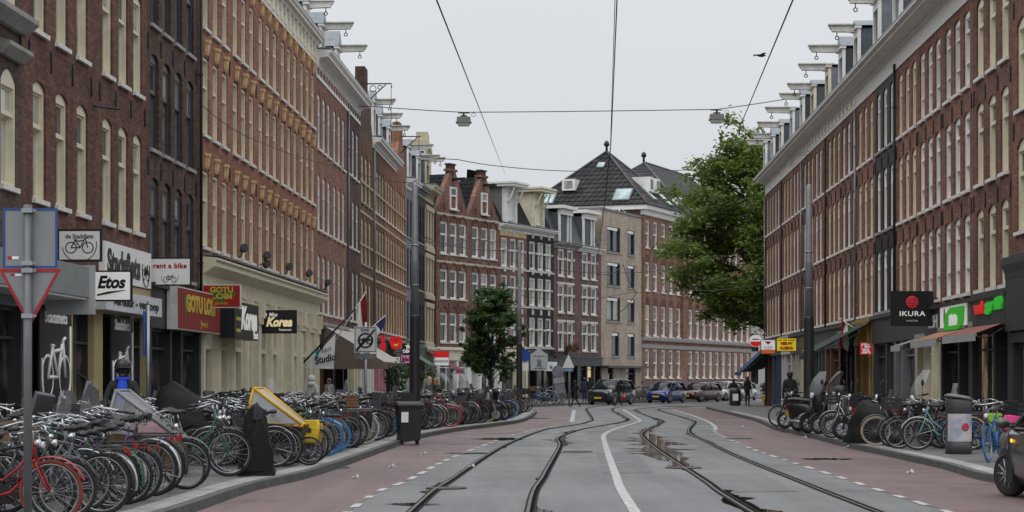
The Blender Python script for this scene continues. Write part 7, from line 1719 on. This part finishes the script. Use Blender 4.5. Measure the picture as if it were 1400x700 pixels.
def pose(kind):
    J = dict(pelvis=(0,0,.95), spine=(0,0,1.14), chest=(0,0,1.34), neck=(0,0,1.52), head=(0,-.02,1.64), crown=(0,-.01,1.70))
    for s, k in (('L',1),('R',-1)):
        J['sh'+s]=(k*.185,0,1.43); J['el'+s]=(k*.235,.03,1.15); J['wr'+s]=(k*.235,-.05,.91); J['ha'+s]=(k*.23,-.07,.83)
        J['hi'+s]=(k*.09,0,.92); J['kn'+s]=(k*.10,-.015,.50); J['an'+s]=(k*.105,.02,.09); J['to'+s]=(k*.12,-.13,.035)
    if kind == 'walk':
        J.update(knL=(.09,-.24,.53), anL=(.09,-.38,.11), toL=(.10,-.52,.06), knR=(-.09,.10,.50), anR=(-.09,.38,.17), toR=(-.10,.30,.04), elL=(.24,.16,1.18), wrL=(.22,.24,.95), haL=(.21,.25,.87), elR=(-.24,-.06,1.15), wrR=(-.21,-.25,.99), haR=(-.2,-.32,.95), chest=(0,-.03,1.34), neck=(0,-.05,1.52), head=(0,-.08,1.64), crown=(0,-.07,1.70))
    if kind == 'hold':
        J.update(elL=(.25,.02,1.15), wrL=(.14,-.25,1.08), haL=(.08,-.31,1.08), elR=(-.25,.02,1.15), wrR=(-.14,-.25,1.06), haR=(-.07,-.31,1.05))
    if kind == 'ride':
        J.update(elL=(.27,-.12,1.16), wrL=(.25,-.38,1.08), haL=(.23,-.45,1.06), elR=(-.27,-.12,1.16), wrR=(-.25,-.38,1.08), haR=(-.23,-.45,1.06), knL=(.12,-.25,.58), anL=(.12,-.15,.18), toL=(.12,-.29,.15))
    return {k: Vector(v) for k, v in J.items()}
def person(label, loc, rz, kind='stand', top=DK, legs=DK, hair=(.03,.02,.015), long_hair=False, hat=None, h=1.75, extras=None, shoes=SHOE, coat=False, hood=None, detail=False):
    J = pose(kind); names = list(J); E = emp('person', loc, rz, label, 'person'); E.scale = (h/1.78,)*3
    me = bpy.data.meshes.new('skeleton'); me.from_pydata([J[n] for n in names], [(names.index(a), names.index(c)) for a, c, _ in BONES], []); me.update()
    o = bpy.data.objects.new('body', me); COL.objects.link(o)
    o.modifiers.new('Skin','SKIN'); sv = me.skin_vertices[0].data
    for i, n in enumerate(names):
        r = RAD[n] if n in RAD else RAD[n[:-1]]
        f = 1.0
        if n in ('pelvis','spine','chest'): sv[i].radius = (r*1.18, r*.82)
        else: sv[i].radius = (r, r)
        sv[i].use_root = (n == 'pelvis')
    sb = o.modifiers.new('Sub','SUBSURF'); sb.levels = 2; sb.render_levels = 2
    VL.update(); m2 = bpy.data.meshes.new_from_object(o.evaluated_get(bpy.context.evaluated_depsgraph_get())); bpy.data.objects.remove(o)
    bm = bmesh.new(); bm.from_mesh(m2)
    def seg_d(p, a, c): 
        d = c-a; t = max(0, min(1, (p-a).dot(d)/d.length_squared)); return (p-(a+d*t)).length
    for f in bm.faces:
        p = f.calc_center_median(); best = min(BONES, key=lambda q: seg_d(p, J[q[0]], J[q[1]])/(RAD.get(q[0], RAD.get(q[0][:-1]))+.02)); k = best[2]
        if k == 2 and best[0] == 'neck' and p.z < J['neck'].z+.02: k = 0
        if k == 1 and best[0] == 'pelvis': k = 0
        if coat and k == 1 and p.z > .62: k = 0
        f.material_index = k; f.smooth = True
    # nose, jaw, ears and fingers grow from the same body mesh
    hd = J['head']
    tb = MB(); tb.tube([hd+Vector((0,-.085,.025)), hd+Vector((0,-.115,-.005)), hd+Vector((0,-.09,-.015))], [.012,.018,.012], 6, 2); tb.ball(hd+Vector((0,-.045,-.06)), .055, 2, 10, 6)
    for s in (-1,1): tb.ball(hd+Vector((s*.09,.0,.0)), .028, 2, 8, 6, (.4,.8,1.1))
    for s, k in (('L',1),('R',-1)):
        a = J['ha'+s]; d = (a-J['wr'+s]).normalized(); side = Vector((0,1,0)) if abs(d.z) > .6 else Vector((1,0,0)); pal = d.cross(side).normalized()
        for q, L_ in enumerate((.065,.078,.072,.056)):
            r0 = a + side*(q-1.5)*.019; tb.tube([r0, r0+d*L_*.5+pal*.008, r0+d*L_*.85+pal*.026*(1 if kind != 'hold' else 1.4)], [.0105,.0095,.008], 6, 2)
        t0 = J['wr'+s].lerp(a,.45)+side*(-.03); tb.tube([t0, t0+d*.03-side*.022, t0+d*.062-side*.024+pal*.01], [.012,.011,.009], 6, 2)
    base = len(bm.verts); vs_ = [bm.verts.new(v) for v in tb.v]
    for f, mi in zip(tb.f, tb.m):
        try: nf = bm.faces.new([vs_[i] for i in f]); nf.material_index = 2; nf.smooth = True
        except ValueError: pass
    bm.to_mesh(m2); bm.free()
    m2.materials.clear()
    for m in (top, legs, SKIN, shoes): m2.materials.append(m)
    put('body', m2, E)
    b = MB()
    for s in (-1,1): b.ball(hd+Vector((s*.034,-.082,.022)), .013, 0, 8, 6)
    b.tube([hd+Vector((-.03,-.092,-.05)), hd+Vector((0,-.10,-.052)), hd+Vector((.03,-.092,-.05))], .006, 5, 1)
    b.build('face_features', [plain('eye', (.02,.015,.012), .2), plain('lips', (.30,.09,.08), .5)], E)
    hm = plain('hair_%d' % int(sum(hair)*1000), hair, .6, var=.3, ns=20)
    b = MB(); rows = []
    for i in range(7):
        t = i/6; z = -.03+.17*t if not long_hair else -.24+.38*t
        row = []
        for k in range(16):
            a = 2*PI*k/16; fr = max(0, -math.sin(a)); r = (.112 if t < .7 else .112*math.sqrt(max(.02,1-((t-.7)/.3)**2)))
            zz = max(z, .06 if fr > .5 else (.0 if fr > .2 else z)) 
            row.append(hd+Vector((r*.95*math.cos(a), (.012 + r*math.sin(a)) if fr < .3 else .012+r*.98*math.sin(a), zz)))
        rows.append(row)
    if not hood: b.loft(rows); b.build('hair', hm, E)
    if hat is not None:
        b = MB(); b.lathe([(.128,.065),(.132,.085),(.125,.135),(.095,.19),(.04,.21)], hd+Vector((0,.01,.0)), 16); b.lathe([(.145,.062),(.155,.066),(.13,.08)], hd+Vector((0,.0,.0)), 16); b.tube([hd+Vector((.115,-.01,.04)), hd+Vector((.09,-.04,-.10)), hd+Vector((-.09,-.04,-.10)), hd+Vector((-.115,-.01,.04))], .012, 5); b.build('helmet', hat, E)
    if hood is not None:
        b = MB(); b.ball(hd+Vector((0,.03,.01)), .145, 0, 14, 9, (.95,.95,1.1)); b.ball(hd+Vector((0,.05,-.15)), .16, 0, 12, 7, (1.1,.9,.7)); b.build('hood', hood, E)
    if coat:
        b = MB(); R_ = []
        for z, rx, ry in ((.60,.22,.16),(.8,.215,.155),(1.0,.195,.15),(1.15,.185,.145)): R_.append([(rx*math.cos(a), ry*math.sin(a), z) for a in [2*PI*k/16 for k in range(16)]])
        b.loft(R_); b.build('coat_skirt', top, E)
    if extras: extras(E, J)
    return E
def scarf(E, J):
    b = MB(); b.torus(J['neck']+Vector((0,-.015,-.0)),(0,0,1),.085,.04,16,7); b.loft([[(-.05,-.14,1.50),(.07,-.15,1.5),(.07,-.12,1.5),(-.05,-.12,1.5)],[(-.10,-.165,1.3),(.10,-.165,1.3),(.10,-.14,1.3),(-.10,-.14,1.3)],[(-.11,-.15,1.08),(.10,-.15,1.08),(.10,-.12,1.08),(-.11,-.12,1.08)]]); b.build('scarf', BLUS, E)
def bag(E, J):
    b = MB(); c = J['haL']; b.ball(c+Vector((0,0,-.2)), .2, 0, 12, 8, (1.1,.6,.8)); b.build('bag', plain('bag_red', (.65,.06,.02), .6), E)
X = P3(168,519,33.6).x
person('person in a black jacket and bright blue scarf wearing a black helmet', (X,33.6,.12), .1, 'ride', DK, DK, hat=plain('helmet_black', (.012,.012,.013), .35), h=1.80, extras=scarf)
person('person in dark clothes striding across the crossing before the dark car', (*gp(787,557.5),.0), math.radians(-62), 'walk', DK, DK, (.02,.015,.012), h=1.6)
person('person in black carrying an orange red bag before the dark green car', (*gp(846,556),.0), math.radians(-50), 'walk', DK, DK, (.05,.03,.02), h=1.58, extras=bag)
person('person in jeans and dark top by the lit shop window', (P3(806,519,136).x,136,.12), .4, 'hold', DK, JN, (.02,.015,.01), h=1.7)
person('person in a dark coat standing beside the one in jeans', (P3(799,519,137).x,137,.12), -.3, 'stand', NV, DK, (.06,.04,.02), h=1.68)
person('broad person in a long black coat seen from behind on the right pavement', (P3(1080,519,73).x,73,.12), PI+.1, 'stand', DK, DK, (.015,.012,.01), h=1.82, coat=True)
person('dark clothed person standing under the corner cafe awning', (P3(1022,519,117).x,117,.12), .5, 'stand', DK, DK, h=1.72)
person('dark clothed person behind the far litter bin', (P3(1003,519,122).x,122,.0), .2, 'hold', DK, DK, h=1.7)
person('person with pale blond hair and black coat among the left bicycles', (P3(587,519,77).x,77,.12), PI-.4, 'hold', DK, DK, (.42,.32,.20), True, h=1.66, coat=True)
person('person with reddish blond hair beside the blond one', (P3(595.5,519,77.6).x,77.6,.12), PI+.3, 'stand', GRN, JN, (.32,.17,.07), True, h=1.62)
person('person with dark brown hair and green coat behind the wheelie bin', (P3(560,519,73).x,73,.12), PI, 'stand', GRN, DK, (.06,.035,.02), True, h=1.62)
person('person in a white hooded top among the left bicycles', (P3(426,519,66).x,66,.12), PI-.5, 'hold', PL_, JN, (.1,.06,.04), h=1.66, hood=PL_)
person('person with brown hair sitting out under the brown awning', (P3(450,519,80).x,80,.12), -.6, 'stand', cloth('check', (.25,.22,.2)), JN, (.10,.05,.025), True, h=1.6)
